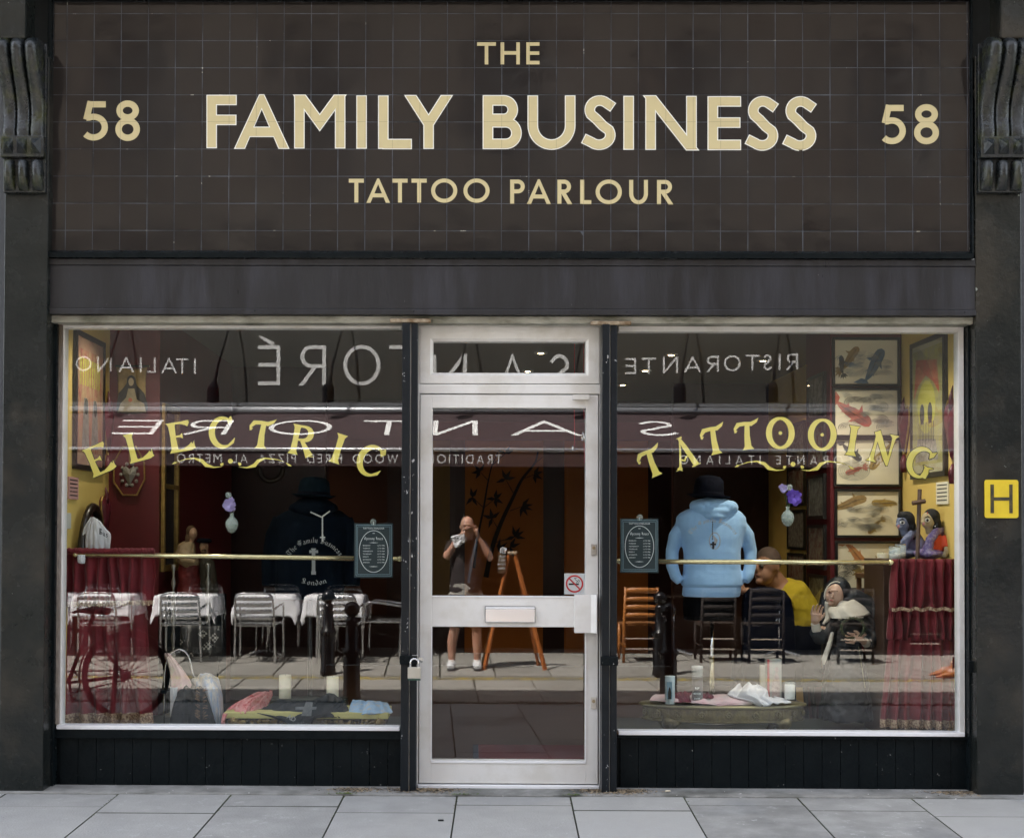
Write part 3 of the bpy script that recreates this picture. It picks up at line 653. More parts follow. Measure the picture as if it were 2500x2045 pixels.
# ------------------------------------------------------------------ flared window letters
def fl(ch):
    """flared letter strokes (points, widths) in a box of height 1"""
    stem = lambda x, y0=0.0, y1=1.0: ([(x, y0), (x, y0+.04), (x, y0+.12), (x, .5), (x, y1-.12), (x, y1-.04), (x, y1)], [.36, .31, .22, .185, .215, .30, .36])
    if ch == 'E': return .72, [stem(.16), ([(.16, .965), (.45, .955), (.62, .93), (.70, .90)], [.07, .08, .16, .22]), ([(.72, .96), (.66, .80)], [.06, .015]), ([(.16, .52), (.38, .52), (.47, .52)], [.06, .07, .19]), ([(.16, .04), (.45, .05), (.66, .10), (.78, .17)], [.08, .10, .20, .24]), ([(.76, .1), (.80, .30)], [.1, .012])]
    if ch == 'L': return .74, [stem(.16), ([(.16, .04), (.45, .05), (.66, .10), (.78, .17)], [.08, .10, .20, .24]), ([(.76, .1), (.80, .32)], [.1, .012])]
    if ch == 'I': return .34, [stem(.17)]
    if ch == 'T': return .78, [([(.40, .0), (.40, .04), (.40, .12), (.41, .5), (.45, .88)], [.38, .32, .22, .18, .16]), ([(.02, .62), (.05, .78), (.16, .92), (.36, .93), (.58, .90), (.74, .98), (.84, 1.08)], [.01, .10, .15, .14, .15, .11, .01]), ([(.03, .66), (.12, .72)], [.10, .01])]
    if ch == 'C': return .74, [(arc(.44, .5, .37, .46, 62, 298, 22), [.07+.13*math.sin(math.pi*i/22) for i in range(23)]), ([(.70, 1.02), (.66, .86), (.64, .72)], [.02, .20, .01]), ([(.60, .09), (.72, .18), (.80, .32)], [.08, .10, .012])]
    if ch == 'O': return .86, [(arc(.43, .5, .345, .46, 90, 450, 36), [.085+.10*abs(math.cos(math.radians(90+10*i))) for i in range(37)]), (arc(.43, .5, .027, .027, 90, 450, 12), .056)]
    if ch == 'R': return .86, [stem(.18), ([(.18, .95), (.40, .965)]+arc(.44, .74, .24, .22, 80, -90, 12)+[(.20, .50)], [.07, .09]+[.10+.10*math.sin(math.pi*i/12) for i in range(13)]+[.06]), ([(.40, .5), (.56, .30), (.76, .02)], [.12, .17, .27]), ([(.66, .02), (.92, .04)], [.05, .02])]
    if ch == 'A': return .92, [([(.44, 1.04), (.56, .70), (.70, .30), (.80, .0)], [.10, .18, .19, .22]), ([(.46, .98), (.36, .60), (.20, .10), (.14, 0)], [.06, .07, .09, .22]), ([(.27, .34), (.42, .26), (.50, .36), (.62, .40)], [.05, .06, .06, .04]), ([(.34, 1.03), (.56, 1.03)], [.01, .08]), ([(.0, .0), (.26, .04)], [.02, .05]), ([(.62, .0), (.96, .03)], [.05, .02])]
    if ch == 'N': return .98, [([(.20, 0), (.20, .1), (.22, .5), (.24, .95)], [.36, .16, .10, .12]), ([(.20, 1.0), (.40, .66), (.66, .22), (.76, -.03)], [.22, .20, .19, .05]), ([(.76, -.02), (.78, .5), (.80, .88), (.80, 1.0)], [.06, .09, .12, .34])]
    if ch == 'G': return .80, [(arc(.44, .5, .37, .46, 58, 300, 22), [.07+.13*math.sin(math.pi*i/22) for i in range(23)]), ([(.78, .98), (.66, .84), (.62, .70)], [.02, .18, .01]), ([(.64, .40), (.66, .25), (.62, .06)], [.14, .18, .2]), ([(.52, .45), (.66, .38), (.84, .45)], [.02, .10, .02])]
    return 0, []
yL = .012
def window_letter(ch, cx, cy, rot, W, H, ox, oy, parent, sc=2.7205):
    w0, st = fl(ch); c = S(ox+cx/sc, oy+cy/sc, yL); k = (D+yL)/F; h = H/sc*k; wx = W/sc*k/w0
    a = math.radians(rot); ex = Vector((math.cos(a), 0, math.sin(a))); ey = Vector((-math.sin(a), 0, math.cos(a)))
    o = c-ex*(wx*w0/2)-ey*(h/2)
    st = [(pts, ws) for pts, ws in st]
    fn = lambda x, y: o+ex*(x*wx)+ey*(y*h)
    mb = letter_mesh(st, (fn, Vector((0, -1, 0))), [(.035, 0, 1), (-.005, .002, 0)], clipy=False)
    return mb.build('window_letter', [GOLDW, DARKW], parent)
for t in (('E', 162, 332, 23, 150, 200), ('L', 425, 245, 14.6, 150, 196), ('E', 702, 180, 9.5, 150, 202), ('C', 980, 152, 3, 155, 208), ('T', 1245, 165, -4, 165, 185), ('R', 1520, 205, -11, 165, 200), ('I', 1757, 258, -17.5, 72, 198), ('C', 1968, 335, -22, 160, 208)):
    window_letter(t[0], t[1], t[2], t[3], t[4], t[5], 180, 1000, wins[0][1])
for t in (('T', 163, 355, 24, 165, 185), ('A', 378, 290, 17, 165, 200), ('T', 575, 205, 13.5, 160, 185), ('T', 795, 172, 7, 160, 185), ('O', 1020, 155, 1, 188, 212), ('O', 1298, 166, -4, 188, 212), ('I', 1500, 205, -8.5, 72, 200), ('N', 1698, 255, -13, 190, 205), ('G', 1950, 350, -20, 170, 205)):
    window_letter(t[0], t[1], t[2], t[3], t[4], t[5], 1530, 1000, wins[1][1])
for wi, ox, dx, dy in ((0, 180, 0, 0), (1, 1530, 64, 20)):
    q = lambda x, y: (lambda p: p)(S(ox+(x+dx)/2.7205, 1000+(y+dy)/2.7205, yL))
    P3 = []
    strokes = [([(655, 360), (672, 352), (684, 350)], [3, 13, 2]), ([(672, 352), (740, 328), (800, 322), (850, 338), (880, 368), (930, 382), (985, 378)], [1, 5, 9, 22, 24, 8, 1]),
               ([(974, 366), (980, 364), (994, 356)], [8, 20, 10]), ([(1092, 352), (1104, 362), (1112, 364)], [8, 22, 10]), ([(1095, 380), (1150, 384), (1200, 370), (1225, 340), (1270, 322), (1350, 330), (1400, 345)], [1, 8, 24, 22, 9, 5, 1]), ([(1410, 352), (1428, 366), (1446, 374)], [2, 13, 3]),
               (arc(1041, 341, 8, 8, 0, 360, 12), 16)]
    orn = MB(); kk = 0
    for pts, ws in strokes:
        for lay, (ex_, off) in enumerate(((4, .002), (0, .0))):
            orn.mi = 1 if lay == 0 else 0
            w2 = [v+ex_ for v in ws] if hasattr(ws, '__len__') else ws+ex_
            for pl in ribbon([(x, -y) for x, y in pts], w2):
                orn.add([q(p.x, -p.y)+Vector((0, off+kk*.0001, 0)) for p in pl], [(0, 1, 2, 3)])
        kk += 1
    orn.build('gold_flourish', [GOLDW, DARKW], wins[wi][1])
# hydrant plate on the right pier
yP = -.16
hy = empty('hydrant_sign', (SX(2444, yP), yP, SZ(1264, yP, 2444)), 'yellow H hydrant plate fixed to the right pier', 'sign')
a, b, z0, z1 = SX(2403, yP), SX(2485, yP), SZ(1264, yP, 2444), SZ(1171, yP, 2444)
r = .012; pl = []
for cx, cz, a0 in ((b-r, z1-r, 0), (a+r, z1-r, 90), (a+r, z0+r, 180), (b-r, z0+r, 270)):
    pl += [(cx+r*math.cos(math.radians(a0+15*i)), cz+r*math.sin(math.radians(a0+15*i))) for i in range(7)]
MB().prism(pl, yP-.009, yP-.002).build('plate', mat('yellow_enamel', (.80, .60, .03), .4, c2=(.72, .52, .03), scale=12, chips=(60, .72), chipc=(.2, .15, .03)), hy)
hm = MB(); hb = mat('worn_black_print', (.03, .028, .02), .5, c2=(.12, .09, .02), scale=40, lo=.45, hi=.7)
k = (b-a)/223; X = lambda v: a+(v-1365)*k; Z = lambda v: z1-(v-1115)*k
hm.box(X(1402), X(1425), yP-.0105, yP-.0092, Z(1337), Z(1146)); hm.box(X(1527), X(1549), yP-.0105, yP-.0092, Z(1337), Z(1146)); hm.box(X(1425), X(1527), yP-.0104, yP-.0092, Z(1253), Z(1231))
hm.build('letter', hb, hy)
yP = yP0
# upper storeys and neighbours (out of frame; they cast the shade the street is in)
BRK = mat('london_stock_brick', (.12, .10, .08), .85, c2=(.18, .15, .125), scale=14, bump=.4, bscale=40, stretch=(1, 1, 3))
up_ = MB().box(-14, 14, -.02, 9, zT1+.36, 12.9).build('upper_wall', BRK, shop)
MB().box(-14, 14, -.6, -.021, zT1+.36, zT1+.6).build('cornice', GREY, shop)
for sx_ in (-1, 1):
    x0, x1 = (-14, SX(3, yP)-.002) if sx_ < 0 else (SX(2497, -.16)+.002, 14)
    o = MB().box(x0, x1, -.09, 8, -.3, zT1+.3575).build('side_shop', mat('neighbour_paint', (.05, .055, .065), .5, c2=(.07, .075, .085)), None)
    tag(o, 'plain painted neighbouring shopfront just past the %s pier' % ('left' if sx_ < 0 else 'right'), 'building')
# ------------------------------------------------------------------ paving
SLAB = mat('paving_slab', (.205, .203, .196), .8, c2=(.295, .292, .283), scale=5.5, bump=.6, bscale=90, rnd=.12, c3=(.165, .163, .16), c3s=1.7, chips=(22, .62), chipc=(.34, .34, .335), rvar=.1)
SLABW = mat('warm_paving_slab', (.22, .21, .185), .8, c2=(.29, .275, .245), scale=3, bump=.4, bscale=90, rnd=.14)
JOINT = mat('joint_dirt', (.085, .087, .072), .95, c2=(.045, .05, .035), scale=20)
MORT = mat('mortar_band', (.19, .185, .175), .9, c2=(.27, .265, .25), scale=9, bump=.5, bscale=60, c3=(.10, .10, .09), c3s=2.5)
gr = MB()
xs = [-60, -14, 0, 14, 60]; ys = [120, -.02, -1.5, -3, -4.5, -6.6, -9.4, -12, -120]
vs = [(x, y, (gz(y) if y < 0 else -.16 if y > 1 else 0)-.022) for y in ys for x in xs]
gr.add(vs, [(j*5+i+5, j*5+i+6, j*5+i+1, j*5+i) for j in range(8) for i in range(4)])
tag(gr.build('ground', JOINT), kind='structure')
pave = MB().box(-6.2, 6.6, -.235, -.02, -.05, -.001)
pv = tag(pave.build('pavement', MORT, bevel=.006), kind='structure')
# irregular front edge of the mortar band in front of the risers
SK = .026
def slab(x0, x1, y0, y1):
    """one slab between ground lines, its own slight tilt"""
    g = .0022; c = .002; j = rnd.uniform(-.0015, .0015); jj = rnd.uniform(-.001, .001)
    def P(x, y, dz): return (x+SK*(y+.23), y, gz(y)+dz+j+(jj if x > (x0+x1)/2 else 0))
    mb = MB(); nx = 1
    o = [(x0+g, y0+g), (x1-g, y0+g), (x1-g, y1-g), (x0+g, y1-g)]; i = [(x0+g+c, y0+g+c), (x1-g-c, y0+g+c), (x1-g-c, y1-g-c), (x0+g+c, y1-g-c)]
    mb.add([P(x, y, -.03) for x, y in o]+[P(x, y, -.003) for x, y in o]+[P(x, y, 0) for x, y in i],
           [(k, (k+1) % 4, 4+(k+1) % 4, 4+k) for k in range(4)]+[(4+k, 4+(k+1) % 4, 8+(k+1) % 4, 8+k) for k in range(4)]+[(8, 9, 10, 11)])
    mb.m = [1]*8+[0]; return mb.build('slab', [SLAB, JOINT], pv)
first = {-4: -.50, -3: -.50, -2: -.62, -1: -.47, 0: -.58, 1: -.42, 2: -.52, 3: -.40, 4: -.50, 5: -.60}
ns = 0
for k in range(-7, 10):
    x0 = -.065+.6*k-.6; x1 = x0+.6
    y = -.237; nxt = first.get(k, first[-4+(k % 10)])
    # near kerb, joint pattern broken
    edges = [y, nxt]
    while edges[-1]-.62 > -4.45: edges.append(edges[-1]-(.6 if len(edges) % 2 else .9))
    edges.append(-4.5)
    for a, b in zip(edges, edges[1:]):
        if ns < 300 and a-b > .05: slab(x0, x1, b, a); ns += 1
# carriageway and far pavement slabs, seen mirrored
ns2 = 0
road = tag(MB().box(-6.2, 7.0, -6.58, -4.52, -.23, -.186).build('road', JOINT), kind='structure')
farp = tag(MB().box(-6.2, 7.0, -9.4, -6.62, -.20, -.19).build('far_pavement', JOINT), kind='structure')
def slab2(x0, x1, y0, y1, parent):
    g = .006; z = .5*(gz(y0)+gz(y1))
    c = .005
    vs = [(x0+g, y0+g, gz(y0)-.02), (x1-g, y0+g, gz(y0)-.02), (x1-g, y1-g, gz(y1)-.02), (x0+g, y1-g, gz(y1)-.02), (x0+g+c, y0+g+c, gz(y0)), (x1-g-c, y0+g+c, gz(y0)), (x1-g-c, y1-g-c, gz(y1)), (x0+g+c, y1-g-c, gz(y1))]
    MB().add([(x+SK*(y+.23), y, zz) for x, y, zz in vs], [(k, (k+1) % 4, 4+(k+1) % 4, 4+k) for k in range(4)]+[(4, 5, 6, 7)]).build('slab', SLABW, parent)
for k in range(-9, 11):
    x0 = .6*k+.2
    for (a, b) in ((-4.55, -5.05), (-5.05, -5.75), (-5.75, -6.55)):
        slab2(x0, x0+.6, b+(.15 if k % 2 and b > -6.5 else 0), a+(.15 if k % 2 and a < -4.6 else 0), road)
    for (a, b) in ((-6.68, -7.4), (-7.4, -8.2), (-8.2, -9.35)):
        slab2(x0+.25, x0+.85, b, a, farp)
# yellow lines by the far gutter, dirt and weeds in the near one
YEL = mat('worn_yellow_line', (.45, .34, .06), .8, c2=(.2, .19, .15), scale=9, lo=.4, hi=.55)
for yy in (-6.47, -6.36):
    tag(MB().box(-6, 6.8, yy, yy+.045, -.163, -.156).build('yellow_line', YEL), kind='structure')
def scatter(name, m, n, fx, size, label=None):
    mb = MB()
    for _ in range(n):
        x, y, z = fx(); s = size*rnd.uniform(.4, 1.5); a = rnd.uniform(0, 6.3); q = rnd.uniform(.2, .8)
        c, s_ = math.cos(a)*s, math.sin(a)*s
        mb.add([(x, y, z), (x+c, y+s_, z+s*.15), (x+c-s_*q, y+s_+c*q, z+s*.3), (x-s_*q, y+c*q, z+s*.1)], [(0, 1, 2, 3), (3, 2, 1, 0)][:1])
    return tag(mb.build(name, m), kind='stuff')
WEED = mat('weed_green', (.06, .10, .02), .8, c2=(.10, .13, .03), scale=60)
MOSS = mat('moss_green', (.05, .065, .02), .95, c2=(.08, .09, .03), scale=60)
DEAD = mat('dead_leaf_litter', (.16, .10, .055), .9, c2=(.30, .24, .16), scale=60, rnd=.2)
scatter('gutter_weeds', WEED, 900, lambda: (rnd.gauss(rnd.choice([-4, -2.6, -.9, .4, 1.5, 3, 4.4]), .3), -4.52+rnd.gauss(0, .02), -.165), .022)
scatter('gutter_grit', mat('gutter_grit', (.035, .03, .025), .95), 1500, lambda: (rnd.uniform(-5.5, 6), -4.52+rnd.gauss(0, .035), -.160), .03)
def near_corner():
    cx = rnd.choice([SX(1010, -.1), SX(1060, -.1), SX(1465, -.1), SX(1530, -.1), SX(2330, -.1), SX(870, -.12), SX(1490, -.1)])
    x = rnd.gauss(cx, .07); y = -.09-abs(rnd.gauss(0, .05)); return (x, y, .001+gz(y)*.3)
scatter('leaf_litter', DEAD, 1800, near_corner, .011)
scatter('soil_crumbs', mat('soil', (.045, .035, .025), 1), 4200, lambda: (lambda p: (p[0], p[1]+.012, p[2]))(near_corner()), .007)
scatter('white_litter_bits', mat('pale_litter', (.55, .53, .5), .8), 60, lambda: (rnd.uniform(-2.2, 2.6), rnd.uniform(-.30, -.05), .002), .007)
def jn():
    k = rnd.randrange(-3, 5); y = -.24-rnd.random()**2*.5; return (-.065+.6*k+SK*(y+.23)+rnd.gauss(0, .003), y, gz(y)-.001)
scatter('joint_moss', MOSS, 500, jn, .006)
scatter('joint_moss', WEED, 260, lambda: (rnd.gauss(rnd.choice([SX(1130, -.24), SX(1400, -.2), SX(840, -.3)]), .03), -.235+rnd.gauss(0, .008), .001), .008)
tag(MB().tube([(SX(330/2.13+1230, -.3)*0+SX(1625, -.16), -.16, .008), (SX(1637, -.16), -.15, .008)], .004, 8).build('cigarette_end', mat('cig', (.7, .6, .45), .8), None), 'cigarette end lying against the bottom of the right riser', 'cigarette end')
tag(MB().box(SX(1072, -.72), SX(1086, -.72), -.74, -.722, gz(-.73)-.001, gz(-.73)+.006).build('hair_clip', mat('clip', (.01, .01, .012), .4), None, bevel=.002), 'small black clip dropped on the paving before the door', 'litter')
# ------------------------------------------------------------------ room
YEL_W = mat('yellow_plaster', (.72, .52, .14), .6, c2=(.78, .58, .18), scale=2, bump=.1, bscale=30)
MAR = mat('maroon_paint', (.085, .006, .010), .5, c2=(.11, .009, .014), scale=3)
DRED = mat('dark_red_wood', (.03, .005, .005), .4, c2=(.02, .003, .003), scale=8)
ORA = mat('orange_mural_ground', (.42, .13, .016), .6, c2=(.50, .175, .026), scale=1.2)
OCH = mat('ochre_mural_ground', (.19, .115, .02), .6, c2=(.25, .155, .03), scale=1.5)
BLKM = mat('mural_black', (.010, .008, .007), .6)
CEI = mat('ceiling_paint', (.22, .21, .19), .8)
TERR = mat('terracotta_floor', (.035, .013, .009), .5, c2=(.042, .018, .012), scale=5)
PLAT = mat('display_shelf_paint', (.035, .045, .042), .4, c2=(.045, .055, .05), scale=4)
FRB = mat('black_picture_frame', (.012, .012, .012), .35)
PAP = mat('cream_paper', (.82, .77, .60), .8, c2=(.78, .72, .56), scale=2)
XL, XR, YB, ZC_ = -2.28, 2.72, 6.2, 2.75
def st(mb, name, m, **k): return tag(mb.build(name, m, **k), kind='structure')
st(MB().box(XL, XR, .05, YB, -.03, -.001), 'floor', TERR)
st(MB().box(XL-.02, XR+.02, .05, YB+.05, ZC_, ZC_+.05), 'ceiling', CEI)
st(MB().box(XL, XR, .052, .10, 2.53, 2.749), 'wall_head', YEL_W)
st(MB().box(XL-.15, XL, .05, YB, 0, ZC_), 'wall_left', YEL_W)
st(MB().box(XR, XR+.15, .05, YB, 0, ZC_), 'wall_right', YEL_W)
st(MB().box(XL, XR, YB, YB+.05, 0, ZC_), 'wall_back', DRED)
st(MB().box(XL+.001, -1.96, .98, 3.4, 0, ZC_-.001), 'chimney_breast_left', MAR)
st(MB().box(2.27, XR-.001, 1.03, 1.6, 0, ZC_-.001), 'chimney_breast_right', MAR)
st(MB().box(XL+.002, -1.2, 3.5, 3.6, 0, ZC_-.002), 'partition_left', DRED)
st(MB().box(1.85, 2.719, 4.6, 4.7, 0, ZC_-.002), 'partition_right', DRED)
for nme, a, b, lab in (('display_shelf', XL+.002, SX(1000, .3), 'left'), ('display_shelf', SX(1490, .3), XR-.002, 'right')):
    st(MB().box(a, b, .045, .95, .18, .238), nme, PLAT, bevel=.003)
    st(MB().box(a+.01, b-.01, .90, .93, 0, .179), 'shelf_front', PLAT)
st(MB().box(SX(1168, 1.2, 1850), .85, .12, 1.27, .001, .012), 'door_mat', mat('maroon_mat', (.10, .008, .016), .95, bump=.5, bscale=200))
st(MB().box(SX(1168, 1.2, 1850)-.035, SX(1168, 1.2, 1850)-.001, .12, 1.27, .001, .013), 'door_mat_edge', mat('navy_edge', (.02, .03, .06), .9))
# mural panels on the back wall
yb = YB-.012
def ppx(mb, a, b, c, e, y): return mb.box(SX(a, y), SX(b, y), y, y+.008, SZ(e, y), SZ(c, y))
murals = []
for a, b, mm, lab in ((1135, 1326, ORA, 'bamboo'), (1378, 1582, ORA, 'plain'), (1645, 1875, ORA, 'serpent'), (553, 761, OCH, 'crane'), (1052, 1098, OCH, 'narrow'), (803, 945, mat('red_brown_panel', (.05, .012, .006), .6), 'red')):
    o = ppx(MB(), a, b, 1075, 1592 if lab == 'bamboo' or lab == 'plain' else 1500, yb).build('mural_panel', mm, None)
    tag(o, {'bamboo': 'orange mural panel with black bamboo seen through the door', 'plain': 'plain orange panel right of the bamboo mural', 'serpent': 'orange mural panel with coiling serpent behind the blue hoodie', 'crane': 'ochre mural panel with dark heron behind the left window', 'narrow': 'narrow ochre panel left of the bamboo mural', 'red': 'red brown panel behind the black hoodie'}[lab], 'mural'); murals.append(o)
st(MB().box(SX(1052, yb), SX(1900, yb), yb, yb+.009, SZ(1074, yb), SZ(1030, yb)), 'wall_frieze', MAR)
CN = [0]; RECT = {}
def paint(strokes, y, m, parent, name='mural_paint', width=1.0, sc=1.0):
    mb = MB(); CN[0] += 1; rc = RECT.get(parent.name); e_ = .00004 if rc else .0002
    for k, (pts, ws) in enumerate(strokes):
        w2 = [v*width for v in ws] if hasattr(ws, '__len__') else ws*width
        for q in ribbon([(x, -y_) for x, y_ in pts], w2):
            mb.add([S(*((min(rc[1], max(rc[0], p.x)), min(rc[3], max(rc[2], -p.y))) if rc else (p.x, -p.y)), y-.0006-e_*(k % 60)) for p in q], [(0, 1, 2, 3)])
    return mb.build(name, m, parent)
def leaf_s(x, y, a, l, w):
    c, s = math.cos(math.radians(a)), -math.sin(math.radians(a))
    return ([(x, y), (x+c*l*.35, y+s*l*.35), (x+c*l, y+s*l)], [w*.15, w, w*.05])
def cat2(pts, n=5):
    return [(p.x, p.y) for p in catmull([Vector((x, y, 0)) for x, y in pts], n)]
C5 = lambda x, y: (980+x/2.713, 760+y/2.713)
bam = []
trunk = [C5(*p) for p in ((455, 1900), (480, 1660), (600, 1590), (660, 1400), (760, 1190), (830, 1080), (880, 1000), (900, 930))]
main = cat2([C5(*p) for p in ((560, 1760), (600, 1570), (660, 1400), (740, 1230), (800, 1110), (880, 1010), (905, 930))])
bam.append((main, [13-9*i/(len(main)-1) for i in range(len(main))]))
b2 = cat2([C5(*p) for p in ((480, 1700), (505, 1500), (545, 1300), (570, 1150), (600, 1020), (640, 930))]); bam.append((b2, [7-5*i/(len(b2)-1) for i in range(len(b2))]))
for a, b in (((740, 1200), (690, 1110)), ((800, 1110), (880, 1080)), ((720, 1320), (800, 1290)), ((640, 1440), (600, 1370)), ((620, 1530), (750, 1490)), ((545, 1300), (620, 1240)), ((545, 1300), (470, 1230)), ((575, 1120), (520, 1060)), ((880, 1010), (940, 960)), ((600, 1020), (690, 940))):
    bam.append(([C5(*a), C5(*b)], [2.2, 1.2]))
for cx, cy, angs, L in ((690, 1110, (110, 60, 200, 10), 34), (880, 1080, (-30, -80, 20, 60), 30), (800, 1290, (50, -60, -100, -20, 10), 36), (600, 1370, (100, 40, 160, 250), 34), (750, 1490, (60, 30, 100, 200, -10), 36), (620, 1240, (40, -80, -30, 80, 180), 30), (470, 1230, (100, 60, 230, -60), 32), (520, 1060, (60, 190, 240, 130), 28), (940, 960, (0, 40, -40), 28), (690, 940, (20, 60, 160), 28), (640, 1580, (40, 10, 80, -30), 40), (720, 1560, (20, -70, 60), 36), (1160, 960, (-60, -100, 180, 120, 30), 26)):
    for a in angs:
        x, y = C5(cx, cy)
        if SX(x, yb) and x < 1324 and y > 1075: bam.append(leaf_s(x, y, a, L*.75, 9.5))
paint(bam, yb, BLKM, murals[0], 'bamboo')
C7 = lambda x, y: (1480+x/3.215, 760+y/3.215)
ser = cat2([C7(*p) for p in ((1265, 1500), (1180, 1490), (1100, 1440), (1090, 1380), (1160, 1300), (1200, 1240), (1190, 1160), (1130, 1150), (1060, 1200), (1040, 1280), (1000, 1360), (940, 1390))])
paint([(ser, [34-26*abs(i/(len(ser)-1)-.15) for i in range(len(ser))])], yb, BLKM, murals[2], 'serpent')
n = len(ser); paint([([(ser[i][0]-6, ser[i][1]-3), (ser[i][0]+6, ser[i][1]+3)], 2.4) for i in range(2, n-6, 2)]+[([(ser[i][0]-9, ser[i][1]+5), (ser[i][0]-5, ser[i][1]+6)], 3) for i in range(3, n-5, 3)], yb-.016, mat('scale_ochre', (.16, .08, .015), .6), murals[2], 'serpent_scales')
C2 = lambda x, y: (500+x/3.215, 760+y/3.215)
her = cat2([C2(*p) for p in ((230, 1740), (300, 1640), (340, 1560), (330, 1480), (300, 1420), (290, 1370), (330, 1320), (400, 1340))])
paint([(her, [34, 32, 30, 28, 26, 25, 22, 20, 18, 16, 14, 13, 12, 12, 11, 11]+[11]*(len(her)-16)), ([C2(390, 1335), C2(470, 1300)], [5, 1])]+[([C2(200+rnd.uniform(-10, 10), 1240+24*i), C2(212, 1252+24*i)], 5) for i in range(9)]+[leaf_s(*C2(560+rnd.uniform(-90, 120), 1300+rnd.uniform(0, 420)), rnd.uniform(0, 360), 20, 9) for _ in range(34)], yb, BLKM, murals[3], 'heron')
# hanging prayer beads in front
bd = MB()
for i in range(26):
    a = math.pi*(1+i/25); bd.ball(S(*C2(520+90*math.cos(a), 1240-90*math.sin(a)), 2.4), .022, n=8, m=5)
tag(bd.build('bead_garland', mat('dark_beads', (.03, .02, .015), .4), smooth=True), 'looped garland of dark round beads hanging behind the left window', 'garland')
# downlights
LAMP = mat('downlight_glow', (1, .82, .55), .5, emit=4)
DLL = ['left row, nearest the glass', 'left row, middle one', 'left row, farthest back', 'seen through the fanlight, upper one', 'seen through the fanlight, lower one', 'right row, nearest the glass', 'right row, middle one', 'right row, farthest back', 'alone near the koi pictures']
for (x, y), dl in zip(((-1.45, 3.6), (-1.44, 4.4), (-1.47, 5.4), (.53, 2.6), (.48, 3.7), (1.53, 2.69), (1.46, 3.64), (1.40, 4.69), (2.3, 3.0)), DLL):
    t = empty('downlight', (x, y, ZC_-.012), 'small glowing ceiling downlight, '+dl, 'downlight', 'downlights in the shop ceiling')
    MB().lathe([(.03, .0), (.05, 0), (.052, .010), (.03, .0115)], (x, y, ZC_-.012), 16).build('ring', ALU, t)
    MB().lathe([(.001, .002), (.022, .002), (.022, .006), (.001, .006)], (x, y, ZC_-.014), 16).build('bulb', LAMP, t)
    l = bpy.data.lights.new('downlight_beam', 'SPOT'); l.energy = 2.4; l.spot_size = math.radians(110); l.spot_blend = .8; l.color = (1, .78, .5); l.shadow_soft_size = .03
    lo = bpy.data.objects.new('downlight_beam', l); COLL.objects.link(lo); lo.parent = t; lo.location = (0, 0, -.02)
for x, y, lb in ((2.05, .42, 'above the oval brass table and the koi column'), (-1.95, .42, 'above the left display')):  # added out of view to brighten the displays; warm highlights suggest such lamps
    t = empty('added_spotlight', (x, y, 2.70), 'added unseen warm spotlight in the window ceiling '+lb, 'spotlight', 'added spotlights over the window displays')
    MB().lathe([(.03, .0), (.035, 0), (.035, .05), (.001, .052)], (x, y, 2.70), 16).build('housing', ALU, t); MB().lathe([(.001, .001), (.028, .001), (.028, .003), (.001, .003)], (x, y, 2.697), 16).build('bulb', LAMP, t)
    l = bpy.data.lights.new('spot_beam', 'SPOT'); l.energy = 12 if x > 0 else 4; l.spot_size = math.radians(135); l.spot_blend = .9; l.color = (1, .88, .70); l.shadow_soft_size = .04
    lo = bpy.data.objects.new('spot_beam', l); COLL.objects.link(lo); lo.parent = t; lo.location = (0, 0, -.02)
# ------------------------------------------------------------------ brass rails and curtains
BRASS = mat('pale_brass_rail', (.80, .70, .42), .22, metal=.75)
CURT = mat('deep_red_velvet', (.16, .005, .012), .8, c2=(.11, .003, .008), scale=9, sheen=.1)
LACE = mat('beige_lace_trim', (.50, .36, .24), .9, c2=(.20, .11, .07), scale=85, lo=.45, hi=.55)
yr = .12
for a, b, py0, py1, lab in ((185, 976, 1353, 1364, 'left'), (1510, 2175, 1370, 1373, 'right')):
    r_ = empty('curtain_rail', S(a, py0, yr), 'pale brass curtain rail across the %s window' % lab, 'rail')
    MB().tube([S(a, py0, yr), S(b, py1, yr)], .0135, 14).build('rail', BRASS, r_, smooth=True)
    for q in (a, b): MB().ball(S(q, py0 if q == a else py1, yr), .017, n=12, m=8).build('finial', BRASS, r_, smooth=True)
def curtain(root, tiers, y, seed):
    for k, (pt0, pt1, pb0, pb1, yo, folds, trim) in enumerate(tiers):
        A, B, C_, D_ = [S(*p, y+yo) for p in (pt0, pt1, pb0, pb1)]
        def f(u, v, A=A, B=B, C_=C_, D_=D_, k=k, folds=folds):
            p = A.lerp(B, u).lerp(C_.lerp(D_, u), v); a = (.35+.65*min(1, v*2))
            w_ = math.sin(u*folds*6.283+.7*math.sin(u*9+seed+k))*.026*a+noise.noise(Vector((u*11, v*1.4+seed, k)))*.034*a
            p = p+Vector((noise.noise(Vector((u*8, v*2, 9+seed)))*.012, -w_, 0)); return p
        MB().grid(f, 110, 14).build('tier', CURT, root, smooth=True, solid=.004)
        if trim:
            th = trim
            def ft(u, v, f=f): 
                p = f(u, 1-th*(1-v)); q = p+Vector((0, -.006, -.004*(1+math.sin(u*150))*(v > .5))); return q
            MB().grid(ft, 220, 2).build('lace_trim', LACE, root, smooth=False, solid=.003)
cl = empty('curtain', S(260, 1768, yr), 'red velvet curtain in two tiers at the left end of the left window', 'curtain')
curtain(cl, [((154, 1343), (374, 1346), (154, 1478), (378, 1474), .02, 8, .075), ((154, 1455), (352, 1455), (160, 1766), (374, 1764), .075, 6, .08)], yr, 1)
tp = MB()
for i in range(60):
    x = 154+220*i/59; p = S(x, 1343, yr); tp.ball((p.x, p.y, p.z-.004+rnd.uniform(-.003, .003)), .012, .022, .018, n=6, m=4)
tp.build('gathered_heading', CURT, cl, smooth=True)
